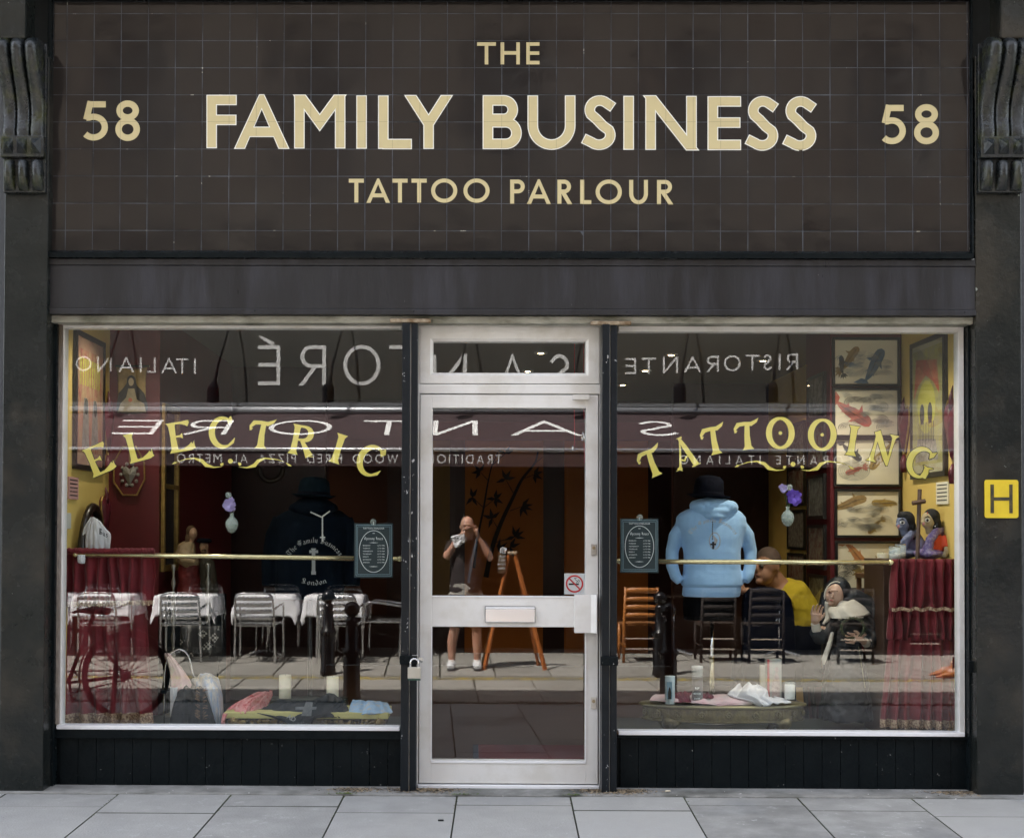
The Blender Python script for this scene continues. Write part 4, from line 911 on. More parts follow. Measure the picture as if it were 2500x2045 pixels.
cr = empty('curtain', S(2250, 1768, yr), 'red velvet curtain in two tiers under the two dolls on the right', 'curtain')
curtain(cr, [((2178, 1364), (2336, 1364), (2172, 1490), (2336, 1490), .02, 7, 0), ((2170, 1484), (2336, 1484), (2168, 1560), (2336, 1562), .03, 8, 0), ((2169, 1555), (2336, 1555), (2149, 1772), (2338, 1778), .045, 7, .085)], yr, 4)
def ftb(u, v):
    p = S(2172+164*u, 1482+8*v+2*math.sin(u*30), yr-.002); return p+Vector((0, -.02-noise.noise(Vector((u*11, 1.4+4, 0)))*.03, 0))
MB().grid(ftb, 160, 2).build('lace_band', LACE, cr, solid=.003)
# cupboard the right curtain hides, with the dolls on it
SH = mat('dark_shelf_wood', (.06, .03, .018), .5)
zc_ = SZ(1366, .2, 2250)
cup = tag(MB().box(SX(2165, .2), XR-.004, .26, .62, .239, zc_).build('corner_cabinet', SH, bevel=.004), 'low dark cabinet hidden behind the right red curtain, dolls standing on it', 'cabinet')
# ------------------------------------------------------------------ framed pictures
def fish(cx, cy, L_, ang, c, bend, y, parent, ttl='koi'):
    pts = []; n_ = 12
    for i in range(n_+1):
        t = i/n_-.5; x = t*L_; yy = bend*math.sin(t*3.0)*L_*.25
        a = math.radians(ang); pts.append((cx+x*math.cos(a)-yy*math.sin(a), cy-(x*math.sin(a)+yy*math.cos(a))))
    ws = [L_*.36*1.55*((i/n_+.02)**.42)*(1.02-i/n_)**.85+L_*.05*(i > 0) for i in range(n_+1)]
    e = pts[-1]; e0 = pts[-3]; ta = math.degrees(math.atan2(-(e[1]-e0[1]), e[0]-e0[0]))
    S_ = [(pts, ws)]+[leaf_s(e[0], e[1], ta+q, L_*.36, L_*.15) for q in (-44, -16, 14, 40)]+[leaf_s(*pts[4], ta+q, L_*.32, L_*.13) for q in (-62, 60)]+[leaf_s(*pts[8], ta+q, L_*.2, L_*.09) for q in (-50, 48)]
    paint(S_, y, c, parent, ttl)
    dk = mat('ink_wash_dark', (.06, .05, .045), .7)
    paint([(pts[1:-1], 1.0)]+[([(pts[i][0]-1.5, pts[i][1]-2), (pts[i][0]+1.2, pts[i][1]+1.6)], .8) for i in range(2, n_-1)], y-.0028, dk, parent, 'ink_lines')
def waves(x0, x1, y0, y1, n_, y, parent, c, seed):
    R = random.Random(seed); S_ = []
    for _ in range(n_//5):
        cx, cy = R.uniform(x0+8, x1-14), R.uniform(y0, y1-3); a0 = R.uniform(150, 260); sp = R.uniform(80, 150); r0_ = R.uniform(3, 6); fl_ = R.choice((-1, 1))
        for k in range(4):
            r_ = r0_+3.9*k; p = [(cx+fl_*r_*1.35*math.cos(math.radians(a0+sp*i/8)), min(y1+4, cy+r_*.8*math.sin(math.radians(a0+sp*i/8)))) for i in range(9)]; S_.append((p, [.3, .8, 1.1, 1.3, 1.3, 1.1, .8, .6, 1.0]))
    paint(S_, y, c, parent, 'wave_lines')
INK = mat('ink_grey', (.09, .09, .085), .8); FOAM = mat('foam_grey', (.28, .29, .275), .8); BLU = mat('ink_blue', (.10, .17, .27), .8)
ORF = mat('koi_orange', (.55, .20, .07), .8, c2=(.5, .3, .12), scale=40); REDF = mat('koi_red', (.52, .10, .07), .8, c2=(.55, .2, .14), scale=30); BRN = mat('koi_brown', (.26, .17, .08), .8, c2=(.4, .28, .12), scale=40); GLD = mat('koi_gold', (.42, .30, .09), .8, c2=(.3, .2, .06), scale=50)
yw = 1.03
def frame_pic(px0, px1, py0, py1, y, label, fw=6.0, paper=PAP, cat='picture', group=None):
    a, b, z0, z1 = SX(px0, y), SX(px1, y), SZ(py1, y, (px0+px1)/2), SZ(py0, y, (px0+px1)/2); w_ = fw*(D+y)/F
    t = empty('framed_picture', ((a+b)/2, y, z0), label, cat, group); RECT[t.name] = (px0+2, px1-2, py0+2, py1-2)
    m_ = MB(); frame_rect(m_, a-w_, b+w_, z0-w_, z1+w_, w_, y-.026, y-.002); m_.build('frame', FRB, t, bevel=.002)
    MB().box(a, b, y-.010, y-.003, z0, z1).build('print', paper, t)
    MB().box(a, b, y-.0235, y-.0225, z0, z1).build('pane', glassmat('picture_glass', .03) if 'picture_glass' not in MATS else MATS['picture_glass'], t)
    return t
yi = yw-.0105
T1 = frame_pic(2037, 2190, 831, 938, yw, 'framed print of a grey koi and a blue koi, topmost in the column')
fish(2075, 875, 62, 205, BRN, .9, yi, T1); fish(2055, 890, 40, 300, INK, -.8, yi-.001, T1); fish(2135, 890, 84, 232, BLU, .3, yi-.002, T1); waves(2045, 2180, 870, 925, 70, yi-.0045, T1, FOAM, 1); waves(2045, 2180, 870, 925, 30, yi-.0075, T1, BLU, 11)
T2 = frame_pic(2037, 2190, 953, 1062, yw, 'framed print of a diving red koi, second in the column')
fish(2085, 1010, 96, 137, REDF, .3, yi, T2); waves(2050, 2182, 965, 1050, 90, yi-.0045, T2, INK, 2); waves(2050, 2182, 965, 1050, 50, yi-.0075, T2, FOAM, 12)
T3 = frame_pic(2040, 2193, 1075, 1182, yw, 'framed print of yellow koi and swirling rings, third in the column')
fish(2150, 1115, 72, 75, GLD, -.8, yi, T3); fish(2080, 1105, 56, 120, INK, .6, yi-.001, T3); fish(2085, 1148, 44, 10, REDF, .3, yi-.002, T3)
paint([(arc(2085, 1148, 8+5*k, 5+3.2*k, 0, 360, 24), 1.1) for k in range(7)], yi-.0035, FOAM, T3, 'rings')
T4 = frame_pic(2042, 2192, 1200, 1306, yw, 'framed print of a curled brown koi over grey waves, fourth in the column')
fish(2075, 1228, 70, 160, BRN, 1.3, yi, T4); fish(2160, 1228, 58, 330, GLD, .9, yi-.001, T4); fish(2135, 1285, 40, 20, GLD, .9, yi-.002, T4); waves(2048, 2180, 1250, 1300, 90, yi-.0045, T4, INK, 3); waves(2048, 2180, 1240, 1300, 60, yi-.0075, T4, FOAM, 13)
T5 = frame_pic(2043, 2190, 1326, 1434, yw, 'framed print of orange koi half hidden behind the candle stool, lowest in the column')
fish(2090, 1352, 66, 155, ORF, -.7, yi, T5); fish(2140, 1380, 74, 185, GLD, .5, yi-.001, T5); waves(2050, 2120, 1380, 1425, 60, yi-.0045, T5, INK, 4)
# pictures seen edge-on on the side of the right chimney breast and the wall behind
def side_pic(x, y0, y1, z0, z1, s, label, paper=PAP, cat='picture', root=None, fw=.022, mount=True):
    t = root or empty('framed_picture', (x, (y0+y1)/2, z0), label, cat)
    m_ = MB(); X0, X1 = (x-.022, x-.001) if s < 0 else (x+.001, x+.022)
    for a, b, c, e in ((y0, y0+fw, z0, z1), (y1-fw, y1, z0, z1), (y0+fw, y1-fw, z0, z0+fw), (y0+fw, y1-fw, z1-fw, z1)): m_.box(X0, X1, a, b, c, e)
    m_.build('frame', FRB, t)
    xm = (X0+X1)/2; MB().box(xm-.003, xm+.003, y0+fw, y1-fw, z0+fw, z1-fw).build('print', paper, t)
    xg = X0+.002 if s < 0 else X1-.002
    MB().box(xg-.001, xg+.001, y0+fw, y1-fw, z0+fw, z1-fw).build('pane', MATS['picture_glass'], t); return t, xm
DPAP = mat('grey_sketch_paper', (.34, .32, .26), .8, c2=(.18, .16, .12), scale=30, lo=.4, hi=.6)
RPAP = mat('red_sketch_paper', (.32, .26, .18), .8, c2=(.2, .07, .05), scale=22, lo=.45, hi=.6)
names = ['topmost', 'second', 'third', 'fourth', 'fifth', 'lowest']
for k in range(6):
    zz = 2.42-.325*k; side_pic(2.268, 1.10, 1.50, zz-.29, zz, -1, 'small print seen edge on beside the koi column, %s of its stack' % names[k], DPAP if k % 2 == 0 else RPAP)
for k in range(4):
    zz = 2.30-.36*k; side_pic(2.718, 3.30, 3.85, zz-.33, zz, -1, 'print on the far yellow wall behind the koi column, %s of four' % names[k], RPAP if k % 2 else DPAP)
# posters on the side walls
PINKP = mat('dusty_pink_print', (.42, .22, .17), .8, c2=(.5, .33, .22), scale=9)
pl_, xm = side_pic(XL, .24, .82, 1.745, 2.548, 1, 'tall framed pink concert poster on the left yellow wall', PINKP, fw=.03)
def wallshape(pts, x, s, m, parent, name): 
    mb = MB(); vs = [(x+s*.004, y, z) for y, z in pts]; mb.add(vs, [tuple(range(len(vs)))]); return mb.build(name, m, parent)
YP, RP, BP, GP = mat('poster_yellow', (.5, .48, .08), .8), mat('poster_red', (.5, .11, .06), .8, c2=(.4, .15, .08), scale=20), mat('poster_black', (.03, .03, .03), .8), mat('poster_grey', (.35, .33, .3), .8, c2=(.2, .19, .17), scale=25)
wallshape([(.30, 1.85), (.76, 1.85), (.76, 2.45), (.30, 2.45)], xm, 1, mat('poster_field', (.40, .12, .10), .8, c2=(.5, .36, .2), scale=8, stretch=(1, 3, 1)), pl_, 'printed_field')
for k in range(9):
    y_ = .33+.045*k; wallshape([(y_, 2.24), (y_+.02, 2.24), (y_+.028, 2.40), (y_-.004, 2.40)], xm+.001, 1, YP, pl_, 'poster_lettering')
for cy_ in (.44, .62):
    wallshape([(cy_-.07, 1.88), (cy_+.07, 1.88), (cy_+.05, 2.1), (cy_+.03, 2.17), (cy_-.03, 2.17), (cy_-.05, 2.1)], xm+.002, 1, GP, pl_, 'poster_figure')
    wallshape([(cy_+.035*math.cos(a*.7), 2.12+.05*math.sin(a*.7)) for a in range(9)], xm+.004, 1, BP, pl_, 'poster_head')
pr_, xm = side_pic(XR, .25, .82, 1.72, 2.548, -1, 'tall framed poster with red arch and yellow skull on the right yellow wall', mat('poster_mount', (.42, .40, .26), .8), fw=.03)
wallshape([(.30, 1.80), (.78, 1.80), (.78, 2.49), (.30, 2.49)], xm, -1, mat('poster_olive', (.38, .36, .09), .8, c2=(.3, .29, .16), scale=14), pr_, 'printed_field')
wallshape([(.34, 2.2), (.38, 2.40), (.72, 2.44), (.76, 2.2), (.68, 2.28), (.56, 2.33), (.44, 2.28)], xm-.001, -1, RP, pr_, 'red_arch')
wallshape([(.55+.15*math.cos(a*.5), 2.14+.16*math.sin(a*.5)) for a in range(12)], xm-.0015, -1, YP, pr_, 'yellow_skull')
for cy_ in (.49, .62): wallshape([(cy_+.04*math.cos(a*.6), 2.10+.065*math.sin(a*.6)) for a in range(10)], xm-.002, -1, BP, pr_, 'eye_socket')
for k in range(10): wallshape([(.43+.026*k, 1.93-.08*((k*7) % 3)/3), (.438+.026*k, 1.93), (.442+.026*k, 2.05), (.432+.026*k, 2.05)], xm-.0022, -1, BP, pr_, 'drip')
wallshape([(.36, 1.82), (.74, 1.82), (.70, 1.96), (.4, 1.94)], xm-.001, -1, GP, pr_, 'poster_lettering')
# ex-voto hearts hanging on the walls
EXV = mat('dark_red_lacquer', (.07, .010, .014), .4, c2=(.15, .014, .03), scale=18); GILT = mat('old_gilt', (.42, .28, .08), .45, metal=.6, c2=(.25, .16, .05), scale=30)
def heart(x, y, z, h, s, label):
    t = empty('sacred_heart', (x, y, z), label, 'wall ornament')
    pts = [(y+.5*h*.62*v, z+h*w_) for v, w_ in ((0, 0), (.45, .3), (.8, .55), (.85, .72), (.55, .82), (.15, .74), (0, .70), (-.15, .74), (-.55, .82), (-.85, .72), (-.8, .55), (-.45, .3))]
    mb = MB(); n_ = len(pts); X0, X1 = x, x+s*.03
    mb.add([(X0, a, b) for a, b in pts]+[(X1, y+(a-y)*.8, z+h*.45+(b-z-h*.45)*.8) for a, b in pts]+[(X1+s*.012, y, z+h*.5)], [(i, (i+1) % n_, n_+(i+1) % n_, n_+i) for i in range(n_)]+[(n_+i, n_+(i+1) % n_, 2*n_) for i in range(n_)])
    mb.build('heart', EXV, t, smooth=True)
    MB().tube([(x+s*.012, a, b) for a, b in pts], .006, 6, closed=True).build('gilt_rim', GILT, t)
    MB().tube([(x+s*.015, y, z+h*.7), (x+s*.02, y+.01, z+h*.85), (x+s*.015, y-.006, z+h)], [.022, .014, .003], 8).build('flame', EXV, t, smooth=True)
    MB().tube([(x+s*.015, y, z), (x+s*.018, y, z-.05), (x+s*.018, y, z-.11)], [.008, .024, .018], 8).build('tassel', EXV, t, smooth=True)
    return t
heart(XR-.002, .94, 1.88, .36, -1, 'dark red ex-voto heart between the koi column and the tall poster')
heart(XR-.002, .14, 1.78, .44, -1, 'dark red ex-voto heart beside the right edge of the window')
heart(XL+.002, .90, 1.86, .40, 1, 'narrow dark red heart beside the pink poster')
heart(XL+.002, .86, 1.34, .32, 1, 'dark red heart low on the left yellow wall')
# notes
for nm, px0, px1, py0, py1, side, m_, lab in (('notice', 2286, 2312, 1172, 1226, 1, PAP, 'small cream notice on the right wall above the dolls'), ('notice', 163, 184, 1168, 1222, 0, mat('pink_paper', (.6, .33, .3), .8), 'small pink notice pinned on the left wall')):
    X_ = XR-.004 if side else XL+.004
    def YW(px): return abs(X_)*F/abs(px-1148)-D
    ya, yb_ = sorted((YW(px0), YW(px1)))
    z0, z1 = CZ+(1294-py1)*(D+.3)/F, CZ+(1294-py0)*(D+.3)/F
    t = empty(nm, (X_, ya, z0), lab, 'notice'); MB().box(X_-.004, X_+.004, max(.05, ya), yb_+.02, z0, z1).build('card', m_, t)
    lm = MB()
    for k in range(5): lm.box(X_-(.0055 if side else -.0045), X_-(.0045 if side else -.0055), max(.06, ya+.015), yb_-.0, z1-.02-.022*k, z1-.014-.022*k)
    lm.build('handwriting', BP, t)
MBx = MB().box(XL+.001, XL+.012, .07, .20, 1.40, 1.49); tag(MBx.build('light_switch', mat('cream_plastic', (.6, .6, .55), .4), bevel=.003), 'cream light switch on the left wall by the window', 'switch')
# madonna banner, heart plaque and gilt mirror on the left chimney breast
yl_ = .975
ban = empty('cloth_banner', S(322, 1008, yl_), 'gold cloth banner of a veiled woman on the maroon wall', 'banner')
BG = mat('gold_banner', (.36, .25, .09), .7, c2=(.22, .15, .05), scale=18); DK = mat('banner_dark', (.025, .022, .02), .8); SK = mat('banner_skin', (.40, .33, .22), .8); CRM = mat('banner_cream', (.33, .28, .17), .8, c2=(.24, .2, .12), scale=30)
sheet([[S(284, 896, yl_-.01), S(322, 900, yl_-.012), S(359, 897, yl_-.01)], [S(288, 930, yl_-.01), S(322, 930, yl_-.015), S(356, 931, yl_-.01)], [S(287, 1008, yl_-.01), S(322, 1006, yl_-.012), S(357, 1008, yl_-.01)]], 20, 5, .004, 6).build('cloth', BG, ban, smooth=True, solid=.002)
def flat(pts, y, m, parent, name):
    mb = MB(); vs = [S(px, py, y) for px, py in pts]; mb.add(vs, [tuple(range(len(vs)))]); return mb.build(name, m, parent)
flat(cat2([(289, 960), (300, 948), (309, 935), (311, 922), (320, 916), (330, 922), (334, 940), (345, 952), (355, 968), (356, 1006), (289, 1006), (289, 960)]), yl_-.026, DK, ban, 'printed_veil')
flat(arc(320, 932, 6.5, 10, 0, 350, 14), yl_-.028, SK, ban, 'printed_face')
flat([(313, 948), (328, 948), (334, 975), (352, 985), (356, 1005), (288, 1005), (294, 985), (308, 970)], yl_-.027, CRM, ban, 'printed_robe')
flat(arc(318, 976, 5, 5, 0, 350, 10), yl_-.030, RP, ban, 'printed_heart')
MB().box(SX(280, yl_), SX(363, yl_), yl_-.02, yl_-.004, SZ(898, yl_), SZ(894, yl_)).build('hanging_rod', DK, ban)
plq = empty('heart_plaque', S(316, 1208, yl_), 'silver heart on an octagonal gilt edged red plaque', 'wall ornament')
oc = [(300, 1090), (332, 1090), (352, 1128), (353, 1170), (334, 1208), (300, 1208), (278, 1176), (278, 1128)]
MB().prism([(SX(a, yl_), SZ(b, yl_)) for a, b in oc], yl_-.02, yl_-.002).build('red_board', MAR, plq)
MB().tube([S(a, b, yl_-.022) for a, b in oc], .0055, 6, closed=True).build('gilt_rim', GILT, plq)
MB().tube([S(316, 1075, yl_-.02), S(316, 1130, yl_-.022)], .004, 6).build('chain', GILT, plq)
hm_ = MB(); hs = [S(316+18*v, 1186-52*w_, yl_-.03) for v, w_ in ((0, 0), (.45, .3), (.9, .55), (.95, .78), (.55, .95), (.15, .84), (0, .80), (-.15, .84), (-.55, .95), (-.95, .78), (-.9, .55), (-.45, .3))]
hm_.add(hs+[S(316, 1158, yl_-.06)], [(i, (i+1) % 12, 12) for i in range(12)]); hm_.build('silver_heart', mat('tarnished_silver', (.3, .29, .26), .45, metal=.8, bump=.8, bscale=120), plq)
for k in range(10): hs_ = S(316+21*math.cos(k*.63), 1158+27*math.sin(k*.63), yl_-.03); MB().ball(hs_, .012, n=6, m=4).build('silver_petal', MATS['tarnished_silver'], plq)
gm = empty('wall_mirror', (-1.955, 1.2, 1.2), 'tall narrow gilt framed mirror on the side of the left maroon wall', 'mirror')
m_ = MB()
for a, b, c, e in ((1.02, 1.06, 1.13, 2.2), (1.40, 1.44, 1.13, 2.2), (1.06, 1.40, 1.13, 1.17), (1.06, 1.40, 2.16, 2.2), (1.06, 1.40, 1.66, 1.69)): m_.box(-1.958, -1.935, a, b, c, e)
m_.build('frame', GILT, gm, bevel=.003); MB().box(-1.957, -1.950, 1.06, 1.40, 1.17, 2.16).build('mirror_glass', mat('mirror', (.5, .5, .5), .03, metal=1), gm)
# ------------------------------------------------------------------ window display
ZP = .239
def k_at(y): return (D+y)/F
def blob(root, name, m, balls=(), tubes=(), voxel=.008, **kw):
    mb = MB()
    for c, r in balls: mb.ball(c, *(r if hasattr(r, '__len__') else (r,)))
    for t in tubes: mb.tube(t[0], t[1], 12, ell=t[2] if len(t) > 2 else None)
    return mb.build(name, m, root, voxel=voxel, **kw)
def rings(rows, y, n=28):
    """loft: rows of (py, cx_px, half width px, half depth m, dy)"""
    mb = MB(); vs = []
    for py, cx, hw, hd, dy in rows:
        c = S(cx, py, y+dy); a = hw*k_at(y)
        for j in range(n):
            t = 2*math.pi*j/n; q = abs(math.cos(t))**.75*(1 if math.cos(t) > 0 else -1); vs.append((c.x+a*q, c.y+hd*math.sin(t), c.z))
    k = len(rows); mb.add(vs, [(i*n+j, i*n+(j+1) % n, (i+1)*n+(j+1) % n, (i+1)*n+j) for i in range(k-1) for j in range(n)]+[tuple(range(n)), tuple((k-1)*n+j for j in range(n-1, -1, -1))]); return mb
BHOOD = mat('sky_blue_fleece', (.33, .56, .86), .9, c2=(.30, .52, .83), scale=6, bump=.3, bscale=200, sheen=.2, warp=1.0)
NHOOD = mat('navy_black_fleece', (.004, .007, .012), .9, c2=(.006, .010, .017), scale=6, bump=.25, bscale=200, spec=.04)
FELT = mat('black_felt', (.006, .007, .013), .85, bump=.2, bscale=220, spec=.06)
PRNT = mat('grey_print', (.34, .35, .35), .8); FAD = mat('faded_print', (.42, .45, .50), .9, c2=(.38, .36, .36), scale=30)
def mannequin(cx, y, hem, root, cloth, torso, sleeves, hood, hat):
    mb = rings(torso, y); 
    for pts, rs in sleeves: mb.tube([S(a, b, y+c) for a, b, c in pts], [r*k_at(y) for r in rs], 14)
    body = mb.build('hoodie', cloth, root, voxel=.007, smooth_it=3, disp=.006, dscale=.06)
    hb = MB()
    for (px, py, rx, ry, rz) in hood: hb.ball(S(px, py, y-.02), rx*k_at(y), ry, rz*k_at(y), n=20, m=12)
    hb.build('hood', cloth, root, voxel=.007, smooth_it=8, disp=.016, dscale=.08)
    return body
# -- blue hoodie on the right
t = empty('hoodie_dummy', S(1738, 1765, .75), 'sky blue hoodie on a black bust dummy with chrome pole', 'dummy'); y = .75
mannequin(1738, y, 1453, t, BHOOD,
 [(1238, 1738, 44, .08, 0), (1244, 1737, 62, .09, 0), (1252, 1736, 76, .095, 0), (1262, 1736, 85, .10, 0), (1282, 1736, 87, .11, 0), (1305, 1738, 78, .115, 0), (1345, 1738, 69, .12, 0), (1390, 1738, 69, .12, 0), (1412, 1738, 74, .13, 0), (1426, 1738, 75, .135, 0), (1431, 1738, 70, .12, 0), (1433, 1738, 68, .117, 0)],
 [([(1668, 1280, 0), (1650, 1308, .01), (1641, 1345, .02), (1641, 1380, .0), (1650, 1408, -.03), (1661, 1420, -.04)], [17, 18, 16, 15, 14, 11]), ([(1806, 1280, 0), (1824, 1308, .01), (1832, 1345, .02), (1832, 1380, 0), (1826, 1406, -.03), (1818, 1418, -.04)], [17, 18, 16, 15, 14, 11])],
 [(1740, 1232, 52, .11, 18), (1741, 1247, 55, .12, 16), (1741, 1260, 40, .12, 12), (1705, 1236, 22, .1, 17), (1778, 1238, 22, .1, 17)], None)
rings([(1430, 1738, 69.5, .121, 0), (1434, 1738, 70.5, .123, 0), (1452, 1736, 70, .122, 0), (1455, 1736, 67, .117, 0)], y, 90).build('hem_rib', BHOOD, t, smooth=True)
rings([(1450, 1733, 64, .11, 0), (1470, 1732, 64, .11, 0), (1500, 1731, 62, .105, 0), (1512, 1730, 60, .10, 0)], y).build('trousers', mat('black_cloth', (.005, .005, .006), .9, spec=.03), t, smooth=True)
MB().tube([S(1738, 1508, y), (SX(1738, y, 1600), y, ZP+.02)], .012, 14).build('pole', CHROME, t, smooth=True)
MB().tube([S(1738, 1600, y), (SX(1738, y, 1600), y, ZP+.03)], .017, 14).build('pole_sleeve', mat('brass_tube', (.5, .42, .25), .25, metal=.9), t, smooth=True)
MB().lathe([(.14, 0), (.14, .012), (.02, .022), (.018, .03)], (SX(1738, y, 1600), y, ZP), 28).build('base', mat('cast_grey', (.3, .3, .3), .4, metal=.6), t, smooth=True)
def hoodie_print(cx, cy, Rr, y, m, root, arc_txt, half, low=None, xh=9.5, cross=True, off=0.0):
    k = k_at(y)
    def onarc(u, v, Wt, rad, sgn=1, amp=half):
        th = (u/Wt-.5)*2*math.radians(amp); r_ = rad+v*xh*sgn
        return cx+r_*math.sin(th), cy-r_*math.cos(th)*sgn if sgn > 0 else cy+r_*math.cos(th)
    W_ = bl_width(arc_txt)
    fn = lambda u, v: S(*onarc(u, v, W_, Rr), y)
    mb, _ = bl_text(arc_txt, fn, Vector((0, -1, 0)), nib=(.20, .15)); mb.build('blackletter_print', m, root)
    if low:
        txt, lx, ly, amp = low; W2 = bl_width(txt)
        def f2(u, v):
            th = (u/W2-.5)*2*math.radians(amp); return S(lx+(80-v*xh)*math.sin(th), ly-80+(80-v*xh)*math.cos(th), y)
        mb, _ = bl_text(txt, f2, Vector((0, -1, 0)), nib=(.20, .15)); mb.build('blackletter_print', m, root)
    return
hoodie_print(1741, 1334, 60, y-.165, FAD, t, 'The Family Business', 62, None, 6.5)
paint([(arc(1745, 1320, 13, 20, 0, 360, 20), 2.2), ([(1741, 1306), (1748, 1318), (1744, 1336)], [3, 8, 3])], y-.16, FAD, t, 'faded_motif')
rs = empty('rosary', S(1740, 1278, y-.17), 'dark beaded rosary with cross hanging on the blue hoodie', 'rosary')
m_ = MB()
for i in range(11): m_.ball(S(1739.5+.4*math.sin(i), 1274+4.2*i, y-.172), .0042, n=6, m=4)
m_.build('beads', mat('dark_bead', (.02, .02, .03), .3), rs, smooth=True)
m_ = MB(); p = S(1741, 1330, y-.175); m_.box(p.x-.006, p.x+.006, p.y-.004, p.y, p.z-.024, p.z+.02); m_.box(p.x-.017, p.x+.017, p.y-.0045, p.y-.0005, p.z-.001, p.z+.010)
m_.build('cross', mat('black_cross', (.012, .012, .02), .4), rs)
def bowler(cx, pyb, y, rc, hc, rb, tilt, m, label):
    c = S(cx, pyb, y); k = k_at(y); t = empty('bowler_hat', c, label, 'hat')
    prof = [(rb*.96, .010), (rb*1.0, .016), (rb*.95, .012), (rc*1.1, -.002), (rc, .006), (rc*1.03, .03), (rc*1.02, hc*.5), (rc*.93, hc*.8), (rc*.7, hc*.96), (rc*.3, hc*1.01), (.0, hc*1.02)]
    mb = MB(); mb.lathe(prof, tuple(c), 36, 1, 1.15)
    mb.v = [c+Matrix.Rotation(tilt, 3, 'Y') @ (Vector((v.x, v.y, v.z+.35*max(0, abs(v.x-c.x)-rc)*0))-c) for v in mb.v]
    mb.build('felt_body', m, t, smooth=True, disp=.004)
    bn = MB().tube([c+Matrix.Rotation(tilt, 3, 'Y') @ Vector((rc*1.03*math.cos(a*.2094), rc*1.185*math.sin(a*.2094), .022)) for a in range(30)], .012, 6, closed=True, ell=(1, .35)).build('hat_band', FELT, t)
bowler(1729, 1215, .74, .088, .135, .132, .08, FELT, 'black bowler hat on the blue hoodie dummy')
# -- black hoodie on the left
t = empty('hoodie_dummy', S(765, 1765, .8), 'black hoodie with blackletter print on a dummy in the left window', 'dummy'); y = .8
mannequin(765, y, 1450, t, NHOOD,
 [(1238, 765, 42, .08, 0), (1248, 765, 70, .10, 0), (1262, 764, 90, .12, 0), (1290, 762, 94, .13, 0), (1340, 760, 88, .135, 0), (1390, 757, 85, .135, 0), (1450, 756, 84, .13, 0), (1462, 756, 80, .12, 0)],
 [([(688, 1268, 0), (670, 1310, .01), (660, 1370, .02), (658, 1430, 0)], [22, 23, 22, 19]), ([(840, 1268, 0), (856, 1310, .01), (862, 1370, .02), (860, 1430, 0)], [22, 23, 22, 19])],
 [(765, 1232, 48, .11, 20), (765, 1248, 56, .12, 15), (728, 1240, 24, .1, 15), (802, 1240, 24, .1, 15)], None)
MB().tube([S(757, 1455, y), (SX(757, y, 1600), y, ZP+.02)], .014, 14).build('pole', mat('black_pole', (.01, .01, .012), .3), t, smooth=True)
MB().lathe([(.15, 0), (.15, .012), (.02, .022), (.018, .03)], (SX(757, y, 1600), y, ZP), 28).build('base', MATS['black_pole'], t, smooth=True)
hoodie_print(768, 1394, 70, y-.175, PRNT, t, 'The Family Business', 59, ('London', 767, 1428, 24), 8.2)
p = lambda a, b: (500+a/2.893, 1250+b/2.893)
paint([([p(768, 262), p(768, 420)], 8.5), ([p(738, 278), p(800, 278)], 7), ([p(768, 255), p(768, 262)], 12), ([p(752, 428), p(785, 428)], 8)], y-.175, PRNT, t, 'cross_print')
bowler(766, 1214, .79, .095, .125, .137, .05, mat('dark_teal_felt', (.006, .013, .02), .9, spec=.05), 'dark felt bowler hat on the black hoodie dummy')
rs = empty('rosary', S(790, 1262, y-.19), 'white beaded rosary round the neck of the black hoodie', 'rosary')
m_ = MB()
for i in range(12): m_.ball(S(*p(750+7*i, 0+3.2*i), y-.185), .0048, n=6, m=4)
for i in range(8): m_.ball(S(*p(880-7*i, -6+5.2*i), y-.185), .0048, n=6, m=4)
for i in range(14): m_.ball(S(*p(831, 35+10*i), y-.187), .0050, n=6, m=4)
m_.build('beads', mat('pearl_bead', (.75, .75, .72), .3), rs, smooth=True)
m_ = MB(); q = S(*p(832, 183), y-.19); m_.box(q.x-.005, q.x+.005, q.y-.003, q.y, q.z-.02, q.z+.02); m_.box(q.x-.015, q.x+.015, q.y-.0035, q.y+.0005, q.z+.001, q.z+.009); m_.build('cross', MATS['pearl_bead'], rs)
